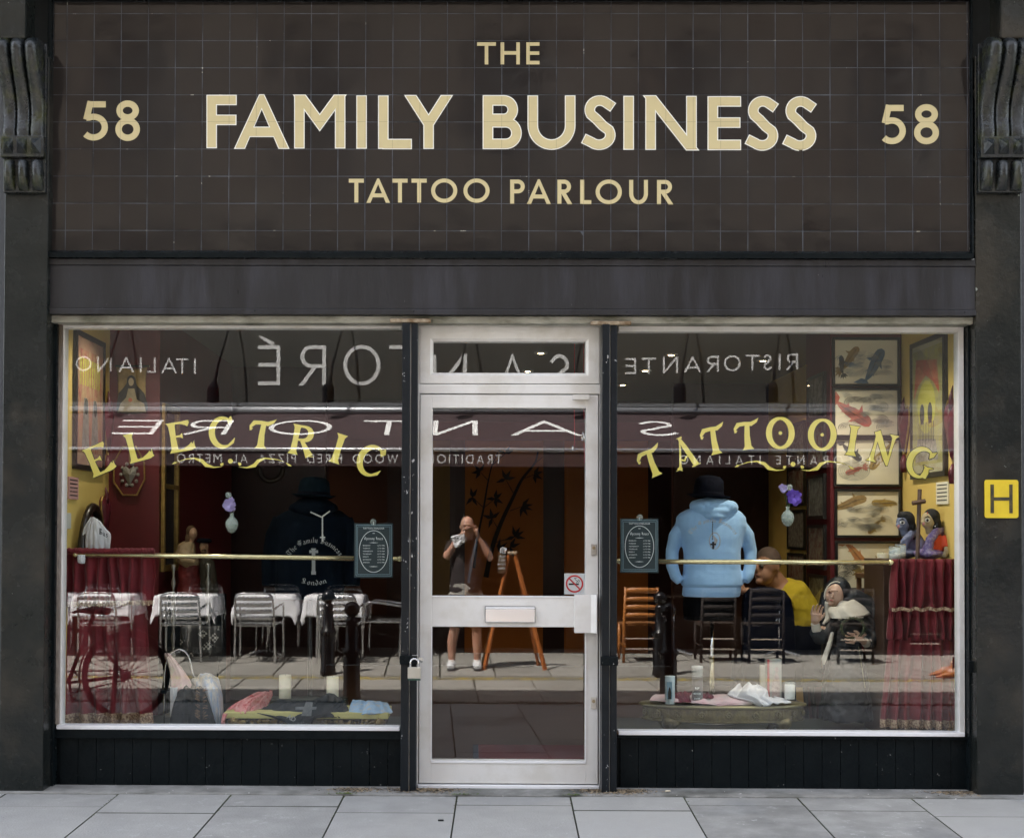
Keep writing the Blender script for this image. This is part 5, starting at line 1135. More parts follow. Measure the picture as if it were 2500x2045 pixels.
# -- hanging glass vases
VG = bpy.data.materials.new('vase_glass'); VG.use_nodes = True; b_ = VG.node_tree.nodes['Principled BSDF']; b_.inputs['Base Color'].default_value = (.75, .85, .8, 1); b_.inputs['Roughness'].default_value = .08; b_.inputs['Alpha'].default_value = .22; b_.inputs['Specular IOR Level'].default_value = 1
PUR = mat('violet_petals', (.13, .06, .48), .7, c2=(.20, .11, .55), scale=60, rnd=.2); LIL = mat('lilac_petals', (.42, .34, .68), .7, c2=(.5, .42, .7), scale=60)
def vase(cx, cz, flowers, label, hook):
    y = .07; k = k_at(y); c = S(cx, cz, y); t = empty('hanging_vase', (c.x, c.y, c.z-.05), label, 'vase'); 
    MB().lathe([(.004, -.049), (.018, -.044), (.032, -.02), (.036, .0), (.034, .014), (.026, .03), (.012, .042), (.009, .052), (.013, .062), (.012, .064), (.0075, .052), (.010, .042), (.024, .029), (.032, .012), (.033, -.002), (.028, -.022), (.012, -.042), (.002, -.044)], tuple(c), 24).build('glass_body', VG, t, smooth=True)
    MB().lathe([(.002, -.042), (.026, -.022), (.031, .0), (.001, .001)], tuple(c), 20).build('water', mat('vase_water', (.10, .13, .08), .1, spec=.8), t, smooth=True)
    hk = S(*hook, y); MB().tube([c+Vector((0, 0, .058)), c+Vector((.012, 0, .075)), (c+hk)/2+Vector((.016, 0, .01)), hk+Vector((.006, 0, -.01)), hk, hk+Vector((-.008, 0, -.008))], .0015, 6).build('wire_hook', STEEL, t)
    MB().lathe([(.018, 0), (.014, .008), (.004, .012)], (0, 0, 0), 14)
    sm = MB(); 
    for (fx, fz, r_, m2) in flowers:
        f = S(fx, fz, y-.01); sm.tube([c+Vector((0, 0, -.02)), c+Vector((0, 0, .06)), c.lerp(f, .7)+Vector((.004, 0, .01)), f], .002, 6)
        fl_ = MB(); rr = random.Random(int(fx)); kk = r_*k
        for q in range(46):
            a = q*2.4; e = 1-((q+.5)/46); rad = kk*(.25+.75*(q/46)**.7); el = 1.25*(e)-.1
            cen = f+Vector((math.cos(a)*rad*.55*math.cos(el), -.004-math.sin(el)*kk*.5, math.sin(a)*rad*.55*math.cos(el)+rr.uniform(-.005, .005)))
            o_ = Vector((math.cos(a), -.5*math.sin(el)-.2, math.sin(a))).normalized(); s_ = o_.cross(Vector((0, 1, 0))).normalized()*kk*rr.uniform(.2, .42); l_ = o_*kk*rr.uniform(.3, .85)
            fl_.add([cen-s_*.4, cen+s_*.4, cen+s_+l_*.7, cen+l_+Vector((0, .002, 0)), cen-s_+l_*.7], [(0, 1, 2, 3, 4)])
        fl_.build('flower', m2, t, smooth=True)
    sm.build('stems', mat('stem_green', (.06, .12, .03), .6), t)
    MB().tube([(hk.x, y, hk.z), (hk.x, .012, hk.z)], .0018, 6).build('hook_pin', STEEL, t)
    MB().tube([(hk.x, .0075, hk.z), (hk.x, .014, hk.z)], [.017, .010], 16).build('suction_cup', VG, t, smooth=True)
vase(566, 1280, [(560, 1232, 15, LIL)], 'glass vase with one lilac flower hanging in the left window', (563, 1209))
vase(1923, 1264, [(1936, 1214, 18, PUR), (1911, 1192, 10, LIL)], 'glass vase with violet and lilac flowers hanging in the right window', (1921, 1190))
# -- opening hours signs
SGN = mat('slate_blue_sign', (.018, .035, .045), .45, c2=(.022, .042, .052), scale=5); SGL = mat('sign_pale_blue', (.25, .38, .45), .5); SGW = mat('sign_white', (.75, .80, .82), .5)
for x0, x1, y0, y1, lab in ((864.5, 959.7, 1277, 1409.5, 'opening hours sign hanging in the left window beside the door'), (1514, 1608, 1265.5, 1397.5, 'opening hours sign hanging in the right window beside the door')):
    y = .022; A = S(x0, y1, y); B = S(x1, y0, y); w = B.x-A.x; h = B.z-A.z
    t = empty('opening_hours_sign', (A.x+w/2, y, A.z), lab, 'sign')
    MB().box(A.x, B.x, y, y+.004, A.z, B.z).build('card', SGN, t)
    P = lambda u, v: (A.x+w*(u-140)/918, B.z-h*(v-262)/1278)
    def line(mb, u0, v0, u1, v1, th):
        a = P(u0, v0); b = P(u1, v1); mb.box(min(a[0], b[0])-th/2, max(a[0], b[0])+th/2, y-.0012, y-.0002, min(a[1], b[1])-th/2, max(a[1], b[1])+th/2)
    mb = MB()
    for (u0, v0, u1, v1, th) in ((185, 305, 1018, 1495, .0022), (218, 342, 985, 1460, .0016)):
        line(mb, u0, v0, u1, v0, th); line(mb, u0, v1, u1, v1, th); line(mb, u0, v0+12, u0, v1-12, th); line(mb, u1, v0+12, u1, v1-12, th)
    mb.build('border_lines', SGL, t)
    el = MB()
    for q in ribbon(arc(0, 0, w*.372, h*.382, 0, 360, 48), .0034): el.add([(P(600, 922)[0]+a.x, y-.001, P(600, 922)[1]+a.y) for a in q], [(0, 1, 2, 3)])
    el.build('oval_line', SGW, t)
    a = P(598, 400); typeset('TATTOO PARLOUR', h*.043, (a[0], y-.0014, a[1]), m=SGW, parent=t, name='sign_text', space=1.05)
    rw = [('MONDAYS', '12 TO 7PM'), ('TUESDAYS', '12 TO 7PM'), ('WEDNESDAYS', '12 TO 7PM'), ('THURSDAYS', '12 TO 7PM'), ('FRIDAYS', '12 TO 7PM'), ('SATURDAYS', '12 TO 7PM'), ('SUNDAYS', '12 TO 7PM')]
    for i_, (q1, q2) in enumerate(rw):
        a = P(345, 797+66*i_); typeset(q1, h*.028, (a[0], y-.0014, a[1]), align='LEFT', m=SGW, parent=t, name='sign_text')
        a = P(858, 797+66*i_); typeset(q2, h*.028, (a[0], y-.0014, a[1]), align='RIGHT', m=SGW, parent=t, name='sign_text')
    W2 = bl_width('Opening Hours'); a0 = P(375, 650); a1 = P(822, 650); s_ = (a1[0]-a0[0])/W2
    mb, _ = bl_text('Opening Hours', lambda u, v: Vector((a0[0]+u*s_, y-.001, a0[1]+v*s_*1.25)), Vector((0, -1, 0)), nib=(.2, .15)); mb.build('sign_text', SGW, t)
    mb = MB()
    for v in (718, 1278): 
        a = P(485, v); b = P(715, v); xm_ = (a[0]+b[0])/2; mb.add([(a[0], y-.001, a[1]), (xm_, y-.001, a[1]-.0022), (b[0], y-.001, a[1]), (xm_, y-.001, a[1]+.0022)], [(0, 1, 2, 3)])
    a = P(598, 497); mb.box(a[0]-.006, a[0]+.006, y-.001, y-.0002, a[1]-.0015, a[1]+.0015); mb.build('rule', SGW, t)
    a = P(595, 240); MB().tube([(a[0], .0075, a[1]), (a[0], .015, a[1])], [.018, .009], 18).build('suction_cup', VG, t, smooth=True)
    MB().tube([(a[0], .014, a[1]), (a[0], .021, a[1]-.002), (a[0], .021, a[1]-.014)], .0025, 6).build('cup_hook', STEEL, t)
# -- no smoking sticker and bell in the door
A = S(1377.5, 1450, .012); B = S(1427.5, 1399, .012)
t = empty('no_smoking_sticker', (A.x, .012, A.z), 'square no smoking sticker on the door glass above the handle', 'sticker')
MB().box(A.x, B.x, .0085, .0095, A.z, B.z).build('square', mat('sticker_white', (.72, .72, .76), .5), t)
cx_, cz_ = (A.x+B.x)/2, (A.z+B.z)/2; R_ = (B.x-A.x)*.39
for nme, strokes, mm, off in (('cigarette', [([(-R_*.72, R_*-.04), (R_*.55, R_*-.04)], .009), ([(R_*.2, R_*.12), (R_*.4, R_*.3), (R_*.15, R_*.5), (R_*.0, R_*.7), (R_*.3, R_*.75)], .003), ([(R_*.5, R_*.12), (R_*.62, R_*.4), (R_*.4, R_*.55)], .003)], mat('sticker_black', (.02, .02, .025), .5), .0082), ('red_ring', [(arc(0, 0, R_, R_, 0, 360, 40), .009), ([(-R_*.7, R_*.7), (R_*.7, -R_*.7)], .008)], mat('sticker_red', (.62, .03, .04), .5), .0078)):
    mb = MB()
    for k_, (pts, w_) in enumerate(strokes):
        for q in ribbon(pts, w_): mb.add([(cx_+a.x, off-k_*.0001, cz_+a.y) for a in q], [(0, 1, 2, 3)])
    mb.build(nme, mm, t)
t = empty('door_bell', S(1423, 1075, .3), 'small silver bell hung on red string behind the door glass', 'bell')
RS = mat('red_string', (.5, .02, .03), .8)
m_ = MB()
for a, y0, y1 in ((1402, 985, 1088), (1425, 985, 1022), (1426, 1080, 1130)): m_.tube([S(a, y0, .3), S(a+1, y1, .3)], .002, 6)
m_.tube([S(1402, 985, .3), (SX(1402, .3), .3, ZC_)], .002, 6); m_.tube([S(1425, 985, .3), (SX(1425, .3), .3, ZC_)], .002, 6); m_.build('string', RS, t)
MB().lathe([(.014, -.028), (.0135, -.01), (.010, .012), (.005, .02), (.003, .03)], tuple(S(1423, 1064, .3)), 14).build('bell', CHROME, t, smooth=True)
MB().lathe([(.008, -.016), (.006, .0), (.003, .012)], tuple(S(1398, 1092, .3)), 12).build('small_bell', CHROME, t, smooth=True)
# -- clothes folded and draped
def cloth(name, label, rows, y, m, nu=26, nv=5, fold=.012, rough=.01, dirv=(0, -.7, .5), seed=1, solid=.004, cat='cloth', extra=None):
    R = [[S(px, py, y+dy) for px, py, dy in r] for r in rows]
    t = empty(name, R[-1][len(R[-1])//2], label, cat)
    sheet(R, nu, nv, fold, 8, dirv, seed, rough, growth=False).build('fabric', m, t, smooth=True, solid=solid, subs=1); return t
WCL = mat('white_jersey', (.72, .72, .74), .9, c2=(.62, .63, .66), scale=20, bump=.2, bscale=120)
PCL = mat('coral_print_jersey', (.62, .22, .22), .9, c2=(.68, .36, .34), scale=26, c3=(.45, .04, .05), c3s=38, bump=.2, bscale=120)
PKL = mat('pale_pink_jersey', (.66, .45, .45), .9, c2=(.6, .5, .38), scale=18, lo=.52, hi=.58, bump=.2, bscale=120)
BCL = mat('pale_blue_jersey', (.26, .42, .62), .9, c2=(.33, .48, .66), scale=20, c3=(.5, .46, .42), c3s=34, bump=.2, bscale=120)
KCL = mat('black_jersey', (.012, .018, .024), .9, c2=(.016, .022, .028), scale=10, spec=.1, bump=.2, bscale=120)
MCL = mat('burgundy_jersey', (.12, .012, .03), .9, c2=(.16, .02, .04), scale=10)
SCL = mat('striped_blue_grey', (.30, .37, .50), .9, c2=(.55, .52, .48), scale=16, stretch=(3, 3, .3), lo=.4, hi=.6)
EMB = mat('bronze_print', (.24, .14, .08), .8)
P3 = lambda a, b, c=0: (100+a/2.893, 1250+b/2.893, c)
P4 = lambda a, b, c=0: (500+a/2.893, 1250+b/2.893, c)
P8 = lambda a, b, c=0: (1480+a/2.8, 1200+b/2.8, c)
ch = empty('metal_stool', S(430, 1766, .3), 'low chrome hoop stool under the draped tee shirts', 'stool')
MB().tube(catmull([S(*P3(870, 1500)[:2], .38), S(*P3(880, 1080)[:2], .38), S(*P3(960, 970)[:2], .38), S(*P3(1040, 1010)[:2], .38), S(*P3(1085, 1160)[:2], .38), S(*P3(1180, 1140)[:2], .4), S(*P3(1270, 1250)[:2], .4), S(*P3(1290, 1500)[:2], .4)], 5), .0045, 8).build('hoop', CHROME, ch, smooth=True)
MB().box(SX(405, .4), SX(540, .4), .30, .5, SZ(1690, .4), SZ(1684, .4)).build('seat', KCL, ch)
cloth('pink_tee', 'pale pink patterned tee shirt draped at the back of the clothes pile', [[P3(865, 1000, .1), P3(890, 992, .06), P3(915, 1005, .1)], [P3(900, 1090, .05), P3(960, 1085, .0), P3(1010, 1120, .05)], [P3(920, 1180, .02), P3(1000, 1190, -.03), P3(1065, 1225, .0)], [P3(915, 1300, .0), P3(940, 1310, -.03), P3(985, 1290, .0)]], .32, PKL, seed=3, fold=.01, cat='tee shirt')
cloth('white_tee', 'white printed tee shirt end hanging left of the black one', [[P3(915, 1235), P3(940, 1238, -.02), P3(968, 1236)], [P3(914, 1330), P3(935, 1330, -.02), P3(955, 1330)], [P3(912, 1440), P3(920, 1440, -.01), P3(930, 1440)]], .27, WCL, seed=4, cat='tee shirt')
bt = cloth('black_tee', 'black tee shirt with bronze feather print draped in two humps', [[P3(985, 1228, .08), P3(1020, 1224, .03), P3(1060, 1240, .05), P3(1100, 1222, .02), P3(1150, 1240, .05)], [P3(950, 1310, .04), P3(1010, 1290, -.02), P3(1060, 1310, .02), P3(1110, 1290, -.03), P3(1190, 1320, .03)], [P3(925, 1400), P3(1000, 1390, -.05), P3(1062, 1400, -.02), P3(1120, 1395, -.06), P3(1215, 1410)], [P3(905, 1515), P3(990, 1515, -.06), P3(1065, 1515, -.04), P3(1130, 1515, -.07), P3(1240, 1515)]], .25, KCL, seed=5, fold=.014, nu=40, cat='tee shirt')
fe = []
for i in range(70):
    a = rnd.uniform(-1.35, 1.35); r_ = rnd.uniform(.1, 1); q = P3(1130, 1350); cx_, cy_ = q[0]+1, q[1]+(rnd.uniform(-40, 40)); l = rnd.uniform(6, 15); sd = rnd.choice((-1, 1))
    fe.append(([(cx_+sd*3, cy_), (cx_+sd*(3+l*.9*math.cos(a*.6)), cy_+l*.5*math.sin(a*.6)-4)], [.3, 1.1]))
paint(fe, .25-.085, EMB, bt, 'feather_print')
cloth('striped_tee', 'blue grey and cream striped tee shirt arching over the hoop stool', [[P3(1060, 1180, .12), P3(1130, 1145, .1), P3(1200, 1140, .1), P3(1255, 1170, .12)], [P3(1100, 1240, .06), P3(1160, 1190, .02), P3(1220, 1190, .03), P3(1275, 1250, .08)], [P3(1150, 1330, .03), P3(1190, 1300, -.03), P3(1245, 1310, -.02), P3(1285, 1340, .04)], [P3(1215, 1510), P3(1235, 1510, -.03), P3(1262, 1510, -.02), P3(1290, 1510, .02)]], .28, SCL, seed=6, fold=.012, cat='tee shirt')
# gilt low table on the left
t = empty('low_table', S(747, 1772, .32), 'low gilt table with yellow top under the folded cloths', 'table'); y = .3
YT_ = mat('yellow_table_top', (.50, .46, .16), .5, c2=(.55, .5, .2), scale=6); ORM = mat('ormolu', (.30, .21, .08), .4, metal=.7, c2=(.16, .11, .05), scale=50, bump=1.0, bscale=80)
A = S(547, 1753, y-.14); B = S(948, 1741, y-.14)
MB().box(A.x, B.x, y-.14, y+.16, A.z, B.z+.004).build('table_top', YT_, t, bevel=.004)
fz = MB(); zt_ = A.z-.004
for i in range(150):
    u = rnd.random(); x = A.x+.02+(B.x-A.x-.04)*u; s_ = .007+.009*abs(math.sin(u*19)); fz.ball((x, y-.125+rnd.uniform(-.006, .006), zt_-.008-rnd.random()*.022*(.4+abs(math.sin(u*9.4)))), s_, s_*.7, s_*.8, n=6, m=4)
tag(fz.build('gilt_scrollwork', ORM, t, smooth=True), kind='stuff')
MB().box(A.x+.02, B.x-.02, y-.10, y+.13, A.z-.05, A.z-.001).build('apron', mat('dark_table_wood', (.05, .03, .02), .5), t)
for sx_ in (A.x+.045, B.x-.045):
    for sy in (y-.11, y+.12): MB().tube([(sx_, sy, A.z-.002), (sx_+(.012 if sx_ < -1 else -.012), sy-.006, A.z-.03), (sx_, sy, ZP+.012), (sx_, sy, ZP)], [.035, .028, .018, .026], 10).build('leg', ORM, t, smooth=True)
cloth('coral_tee', 'coral pink printed tee shirt crumpled on the left end of the low table', [[P4(415, 1268, .1), P4(440, 1262, .08), P4(478, 1262, .1)], [P4(290, 1310, .06), P4(380, 1290, .0), P4(475, 1300, .08)], [P4(180, 1370, .02), P4(300, 1350, -.05), P4(430, 1370, .02)], [P4(140, 1418, -.04), P4(270, 1400, -.1), P4(390, 1412, -.06)], [P4(150, 1422, -.1), P4(280, 1432, -.13), P4(300, 1425, -.1)]], .3, PCL, seed=8, fold=.022, rough=.02, nu=40, cat='tee shirt')
cloth('coral_sleeve', 'coral sleeve end hanging off the left corner of the low table', [[P4(132, 1415), P4(150, 1425, -.01), P4(160, 1420)], [P4(118, 1470), P4(135, 1470, -.02), P4(140, 1470)], [P4(116, 1506), P4(130, 1512, -.01), P4(145, 1500)]], .15, PCL, seed=9, cat='sleeve')
bt = cloth('black_tee', 'black tee shirt with grey cross print hanging over the low table front', [[P4(520, 1320, .1), P4(640, 1325, .04), P4(760, 1330, .05), P4(880, 1276, .05), P4(960, 1310, .1)], [P4(420, 1380, .04), P4(560, 1370, -.04), P4(720, 1360, -.06), P4(880, 1340, -.04), P4(1005, 1380, .04)], [P4(310, 1415, -.1), P4(540, 1430, -.14), P4(700, 1430, -.15), P4(860, 1420, -.14), P4(1000, 1450, -.1)], [P4(520, 1450, -.15), P4(580, 1480, -.165), P4(700, 1475, -.17), P4(760, 1465, -.165), P4(790, 1455, -.15)], [P4(590, 1510, -.15), P4(640, 1520, -.165), P4(690, 1520, -.17), P4(730, 1515, -.165), P4(745, 1500, -.15)]], .3, KCL, seed=10, fold=.02, rough=.012, nu=50, cat='tee shirt')
p = lambda a, b: (500+a/2.893, 1250+b/2.893)
flat([p(715, 1335), p(762, 1338), p(752, 1438), p(680, 1436)], .115, mat('grey_cross_print', (.10, .11, .12), .8, c2=(.16, .17, .18), scale=40), bt, 'cross_print')
flat([p(640, 1372), p(790, 1372), p(786, 1392), p(638, 1392)], .116, MATS['grey_cross_print'], bt, 'cross_print')
a = S(*p(605, 1465), .105); typeset('AD', .036, tuple(a), rot=(math.pi/2, math.radians(28), 0), m=PRNT, parent=bt, name='print_letters')
a = S(*p(680, 1503), .105); typeset("ILL'", .026, tuple(a), rot=(math.pi/2, math.radians(-10), 0), m=MATS['grey_cross_print'], parent=bt, name='print_letters')
cloth('black_cloth_fold', 'small black cloth with grey rectangle right of the cross print', [[P4(880, 1345, .0), P4(960, 1340, -.03), P4(1010, 1370, .0)], [P4(830, 1400, -.08), P4(920, 1400, -.12), P4(1020, 1410, -.08)], [P4(900, 1440, -.12), P4(960, 1455, -.14), P4(1000, 1450, -.12)]], .3, KCL, seed=12, fold=.012)
cloth('blue_tee', 'folded pale blue embroidered tee shirt on the right end of the low table', [[P4(1045, 1322, .1), P4(1160, 1330, .06), P4(1290, 1340, .1)], [P4(1025, 1370, .0), P4(1160, 1365, -.06), P4(1310, 1375, .0)], [P4(1018, 1405, -.1), P4(1160, 1412, -.14), P4(1328, 1405, -.1)], [P4(1020, 1418, -.12), P4(1160, 1426, -.15), P4(1325, 1412, -.12)]], .3, BCL, seed=13, fold=.012, rough=.006, nu=34, cat='tee shirt')
WAX = mat('cream_wax', (.74, .71, .58), .5, sss=.15)
def candle(px0, px1, py0, py1, y, label, m=WAX, base=None):
    a = S(px0, py1, y); b = S(px1, py0, y); r_ = (b.x-a.x)/2; c = ((a.x+b.x)/2, y, base if base is not None else a.z); h = b.z-c[2]
    t = empty('candle', c, label, 'candle')
    MB().lathe([(r_*.98, 0), (r_, .004), (r_, h-.004), (r_*.96, h), (r_*.8, h-.004), (.001, h-.006)], c, 28).build('wax', m, t, smooth=True, bevel=0)
    MB().tube([(c[0], y, c[2]+h-.008), (c[0]+.001, y, c[2]+h+.006)], .001, 5).build('wick', DARKW, t); return t
bx = tag(MB().box(S(660, 1700, .5).x, S(845, 1700, .5).x, .46, .60, ZP, SZ(1706, .5)).build('display_block', PLAT, bevel=.003), 'low dark block behind the left table carrying two candles', 'block')
candle(681, 711, 1647, 1706, .51, 'thick cream pillar candle left of the pair behind the low table')
candle(797, 827, 1650, 1704, .51, 'thick cream pillar candle right of the pair behind the low table', base=SZ(1706, .5))
# statues at the back of the left window
HAB_ = mat('dark_green_coat', (.03, .03, .022), .8, c2=(.05, .045, .03), scale=20)
ST1 = mat('statue_gold_cloth', (.30, .21, .12), .6, c2=(.42, .33, .2), scale=16); ST2 = mat('statue_red_robe', (.16, .015, .015), .6, c2=(.1, .01, .01), scale=12); SKN = mat('painted_skin', (.42, .26, .17), .5, c2=(.46, .3, .2), scale=12); HR = mat('painted_brown_hair', (.10, .055, .025), .7, bump=1, bscale=90)
ped = tag(MB().box(S(425, 1500, 1.2).x, S(545, 1500, 1.2).x, 1.02, 1.3, 0, SZ(1455, 1.1)).build('pedestal', KCL), 'black draped pedestal under the two painted statues', 'pedestal')
y = 1.12; t = empty('painted_statue', S(455, 1455, y), 'painted plaster statue with curled hair, pale shawl and red robe', 'statue')
k = k_at(y); c = S(471, 1300, y)
blob(t, 'head', SKN, [(c+Vector((.004, -.012, -.004)), (.028, .032, .038)), (c+Vector((.012, -.04, -.006)), (.008, .01, .009))], [([c+Vector((0, 0, -.02)), S(462, 1325, y)], [.02, .022])], voxel=.004)
blob(t, 'hair', HR, [(c+Vector((-.012, .004, .008)), (.034, .036, .040)), (c+Vector((-.028, .0, -.04)), (.022, .03, .04)), (c+Vector((-.035, -.01, -.08)), (.018, .024, .04))], voxel=.005, disp=.012, dscale=.02)
rings([(1322, 458, 12, .04, 0), (1330, 455, 20, .06, 0), (1350, 454, 24, .075, -.01), (1372, 460, 25, .08, -.02), (1384, 464, 18, .06, 0)], y).build('shawl', ST1, t, voxel=.006, disp=.02, dscale=.04)
rings([(1378, 462, 22, .07, 0), (1410, 462, 26, .08, 0), (1445, 464, 30, .09, 0), (1456, 464, 31, .09, 0)], y).build('robe', ST2, t, voxel=.006, disp=.025, dscale=.05)
blob(t, 'arm', ST1, [], [([S(446, 1340, y-.04), S(452, 1366, y-.08), S(476, 1372, y-.11)], [.03, .028, .016])], voxel=.006)
y = 1.15; t = empty('painted_statue', S(500, 1455, y), 'painted bust of a bearded man in a flat black cap beside the robed statue', 'statue'); c = S(498, 1334, y)
blob(t, 'head', SKN, [(c, (.030, .036, .042)), (c+Vector((.012, -.042, -.004)), (.008, .012, .010))], [([c, S(502, 1362, y)], [.024, .026])], voxel=.005)
blob(t, 'coat', HAB_, [], [([S(502, 1358, y), S(505, 1375, y), S(508, 1400, y), S(512, 1456, y)], [.03, .05, .055, .062])], voxel=.006)
MB().lathe([(.001, -.002), (.046, .0), (.05, .01), (.042, .026), (.001, .03)], tuple(c+Vector((0, .0, .026))), 20).build('cap', FELT, t, smooth=True)
blob(t, 'beard', HR, [(c+Vector((.004, -.026, -.034)), (.02, .018, .022))], voxel=.004)
for px, py, n_ in ((424, 1378, 'left'), (508, 1375, 'right')):
    y = .9; a = S(px, py, y); tt = empty('candlestick', (a.x, y, ZP), 'tall turned silver candlestick, the %s one of the pair by the lace table' % n_, 'candlestick')
    h = a.z-ZP; pr = [(.05, 0), (.05, .01), (.012, .03)]
    for i in range(1, 24): pr.append((.006+.008*(i % 3 == 0)+.003*(i % 2), .03+(h-.03)*i/24))
    pr += [(.016, h-.008), (.014, h), (.001, h)]; MB().lathe(pr, (a.x, y, ZP), 14).build('stem', mat('dull_silver', (.35, .35, .33), .35, metal=.8), tt, smooth=True)
lt = empty('lace_table', S(490, 1640, .8), 'small table under a black and white lace cloth behind the left window', 'table')
lcm = bpy.data.materials.new('lace_cloth'); lcm.use_nodes = True; N, L = nodes_of(lcm); b_ = N['Principled BSDF']
g = N.new('ShaderNodeNewGeometry'); ck = N.new('ShaderNodeTexChecker'); ck.inputs['Scale'].default_value = 75; ck.inputs[1].default_value = (.45, .44, .40, 1); ck.inputs[2].default_value = (.02, .02, .02, 1)
vo = N.new('ShaderNodeTexVoronoi'); vo.inputs['Scale'].default_value = 13; vo.distance = 'MANHATTAN'; gt = N.new('ShaderNodeMath'); gt.operation = 'GREATER_THAN'; gt.inputs[1].default_value = .42
mx = N.new('ShaderNodeMix'); mx.data_type = 'RGBA'; mx.inputs[7].default_value = (.015, .015, .015, 1)
L.new(g.outputs[0], ck.inputs[0]); L.new(g.outputs[0], vo.inputs[0]); L.new(vo.outputs[0], gt.inputs[0]); L.new(gt.outputs[0], mx.inputs[0]); L.new(ck.outputs[0], mx.inputs[6]); L.new(mx.outputs[2], b_.inputs['Base Color'])
sheet([[S(440, 1528, .80), S(490, 1527, .80), S(541, 1528, .80)], [S(440, 1534, .76), S(490, 1534, .75), S(541, 1534, .76)], [S(440, 1600, .75), S(490, 1602, .74), S(541, 1600, .75)]], 30, 6, .006, 8).build('lace_cloth', lcm, lt, smooth=True, solid=.002)
MB().box(SX(446, .8), SX(536, .8), .79, .94, ZP, SZ(1530, .8)).build('table_body', KCL, lt)
# oval mirror and hanging white tee at the far left
t = empty('oval_mirror', (XL+.06, .35, 1.0), 'dark oval framed mirror leaning in the left corner', 'mirror')
cc = Vector((-2.222, .42, 1.20)); MB().tube([cc+Vector((.012*math.sin(a*.2094), .20*math.cos(a*.2094), .33*math.sin(a*.2094))) for a in range(30)], .024, 8, closed=True).build('frame', mat('dark_mahogany', (.02, .012, .008), .3), t, smooth=True)
mb = MB(); mb.add([cc+Vector((.012*math.sin(a*.2094)-.004, .19*math.cos(a*.2094), .32*math.sin(a*.2094))) for a in range(30)], [tuple(range(30))]); mb.build('mirror_glass', MATS['mirror'], t)
t = cloth('hanging_white_tee', 'white tee shirt with black print hanging at the far left', [[P3(350, 35, .0), P3(380, 36, -.02), P3(415, 60, .0)], [P3(300, 110, .0), P3(370, 100, -.03), P3(460, 120, .0)], [P3(262, 230, .0), P3(370, 220, -.03), P3(494, 160, .0)], [P3(258, 330, .0), P3(380, 290, -.02), P3(490, 270, .0)]], .24, WCL, seed=14, fold=.02, dirv=(0, -1, 0), cat='tee shirt')
cloth('hanging_white_tee', 'white tee shirt tail poking below the rail at the far left', [[P3(258, 300), P3(285, 300, -.01), P3(313, 300)], [P3(260, 345), P3(285, 350, -.01), P3(312, 345)], [P3(268, 358), P3(285, 362), P3(306, 362)]], .10, WCL, seed=15, fold=.004, dirv=(0, -1, 0), cat='tee shirt')
q = lambda u, v: S(100+(405+u*20)/2.893, 1250+(150-v*26+u*9)/2.893, .205)
mb, _ = bl_text('Bus', q, Vector((0, -1, 0)), nib=(.22, .18)); mb.build('blackletter_print', BP, t)
q = lambda u, v: S(100+(265+v*14)/2.893, 1250+(245-u*12)/2.893, .205)
mb, _ = bl_text('Fam', q, Vector((0, -1, 0)), nib=(.22, .18)); mb.build('blackletter_print', BP, t)
# ------------------------------------------------------------------ right window display
t = empty('oval_brass_table', S(1764, 1780, .36), 'oval embossed brass table carrying candles and folded tee shirts', 'table'); y = .36
cx_ = S(1764, 1712, y).x; zt_ = .410; rx = .482; ry = .19
BRT = mat('aged_brass', (.22, .18, .085), .42, metal=.7, c2=(.12, .10, .055), scale=30, bump=.5, bscale=90); BRB = mat('aged_brass_top', (.30, .27, .14), .35, metal=.5, c2=(.24, .21, .12), scale=8)
MB().lathe([(1.0, -.010), (1.0, 0), (.985, .004), (.001, .005)], (cx_, y, zt_), 56, rx, ry).build('table_top', BRB, t, smooth=True)
ap = MB(); n_ = 240; vs = []
for z_, q in ((-.012, .955), (-.085, .945)):
    for j in range(n_): a = 2*math.pi*j/n_; f_ = 1+.004*(j % 2); vs.append((cx_+rx*q*f_*math.cos(a), y+ry*q*f_*math.sin(a), zt_+z_))
ap.add(vs, [(j, (j+1) % n_, n_+(j+1) % n_, n_+j) for j in range(n_)]); ap.build('fluted_apron', BRT, t)
for z_ in (-.012, -.086): MB().tube([(cx_+rx*.965*math.cos(a*.1309), y+ry*.965*math.sin(a*.1309), zt_+z_) for a in range(48)], .006, 6, closed=True).build('rim_moulding', BRT, t, smooth=True)
for i in range(9):
    a = math.pi*(1.08+.84*i/8); cpt = Vector((cx_+rx*.968*math.cos(a), y+ry*.968*math.sin(a), zt_-.048)); nd = Vector((math.cos(a)/rx, math.sin(a)/ry, 0)).normalized(); tn = Vector((-nd.y, nd.x, 0))
    ro = MB(); 
    for k in range(8):
        b_ = k*math.pi/4; ro.ball(cpt+tn*math.cos(b_)*.013+Vector((0, 0, math.sin(b_)*.013)), .008, .008, .008, n=6, m=4)
    ro.ball(cpt+nd*.004, .007, n=8, m=5); ro.build('rosette', BRT, t, smooth=True)
for sx_ in (-1, 1):
    for sy in (-1, 1):
        c = Vector((cx_+sx_*.31, y+sy*.12, ZP)); MB().tube([c+Vector((0, 0, .095)), c+Vector((sx_*.012, 0, .06)), c+Vector((0, 0, .022)), c+Vector((-sx_*.008, 0, .006)), c], [.062, .045, .022, .026, .024], 12).build('leg', BRT, t, smooth=True, disp=.008, dscale=.02)
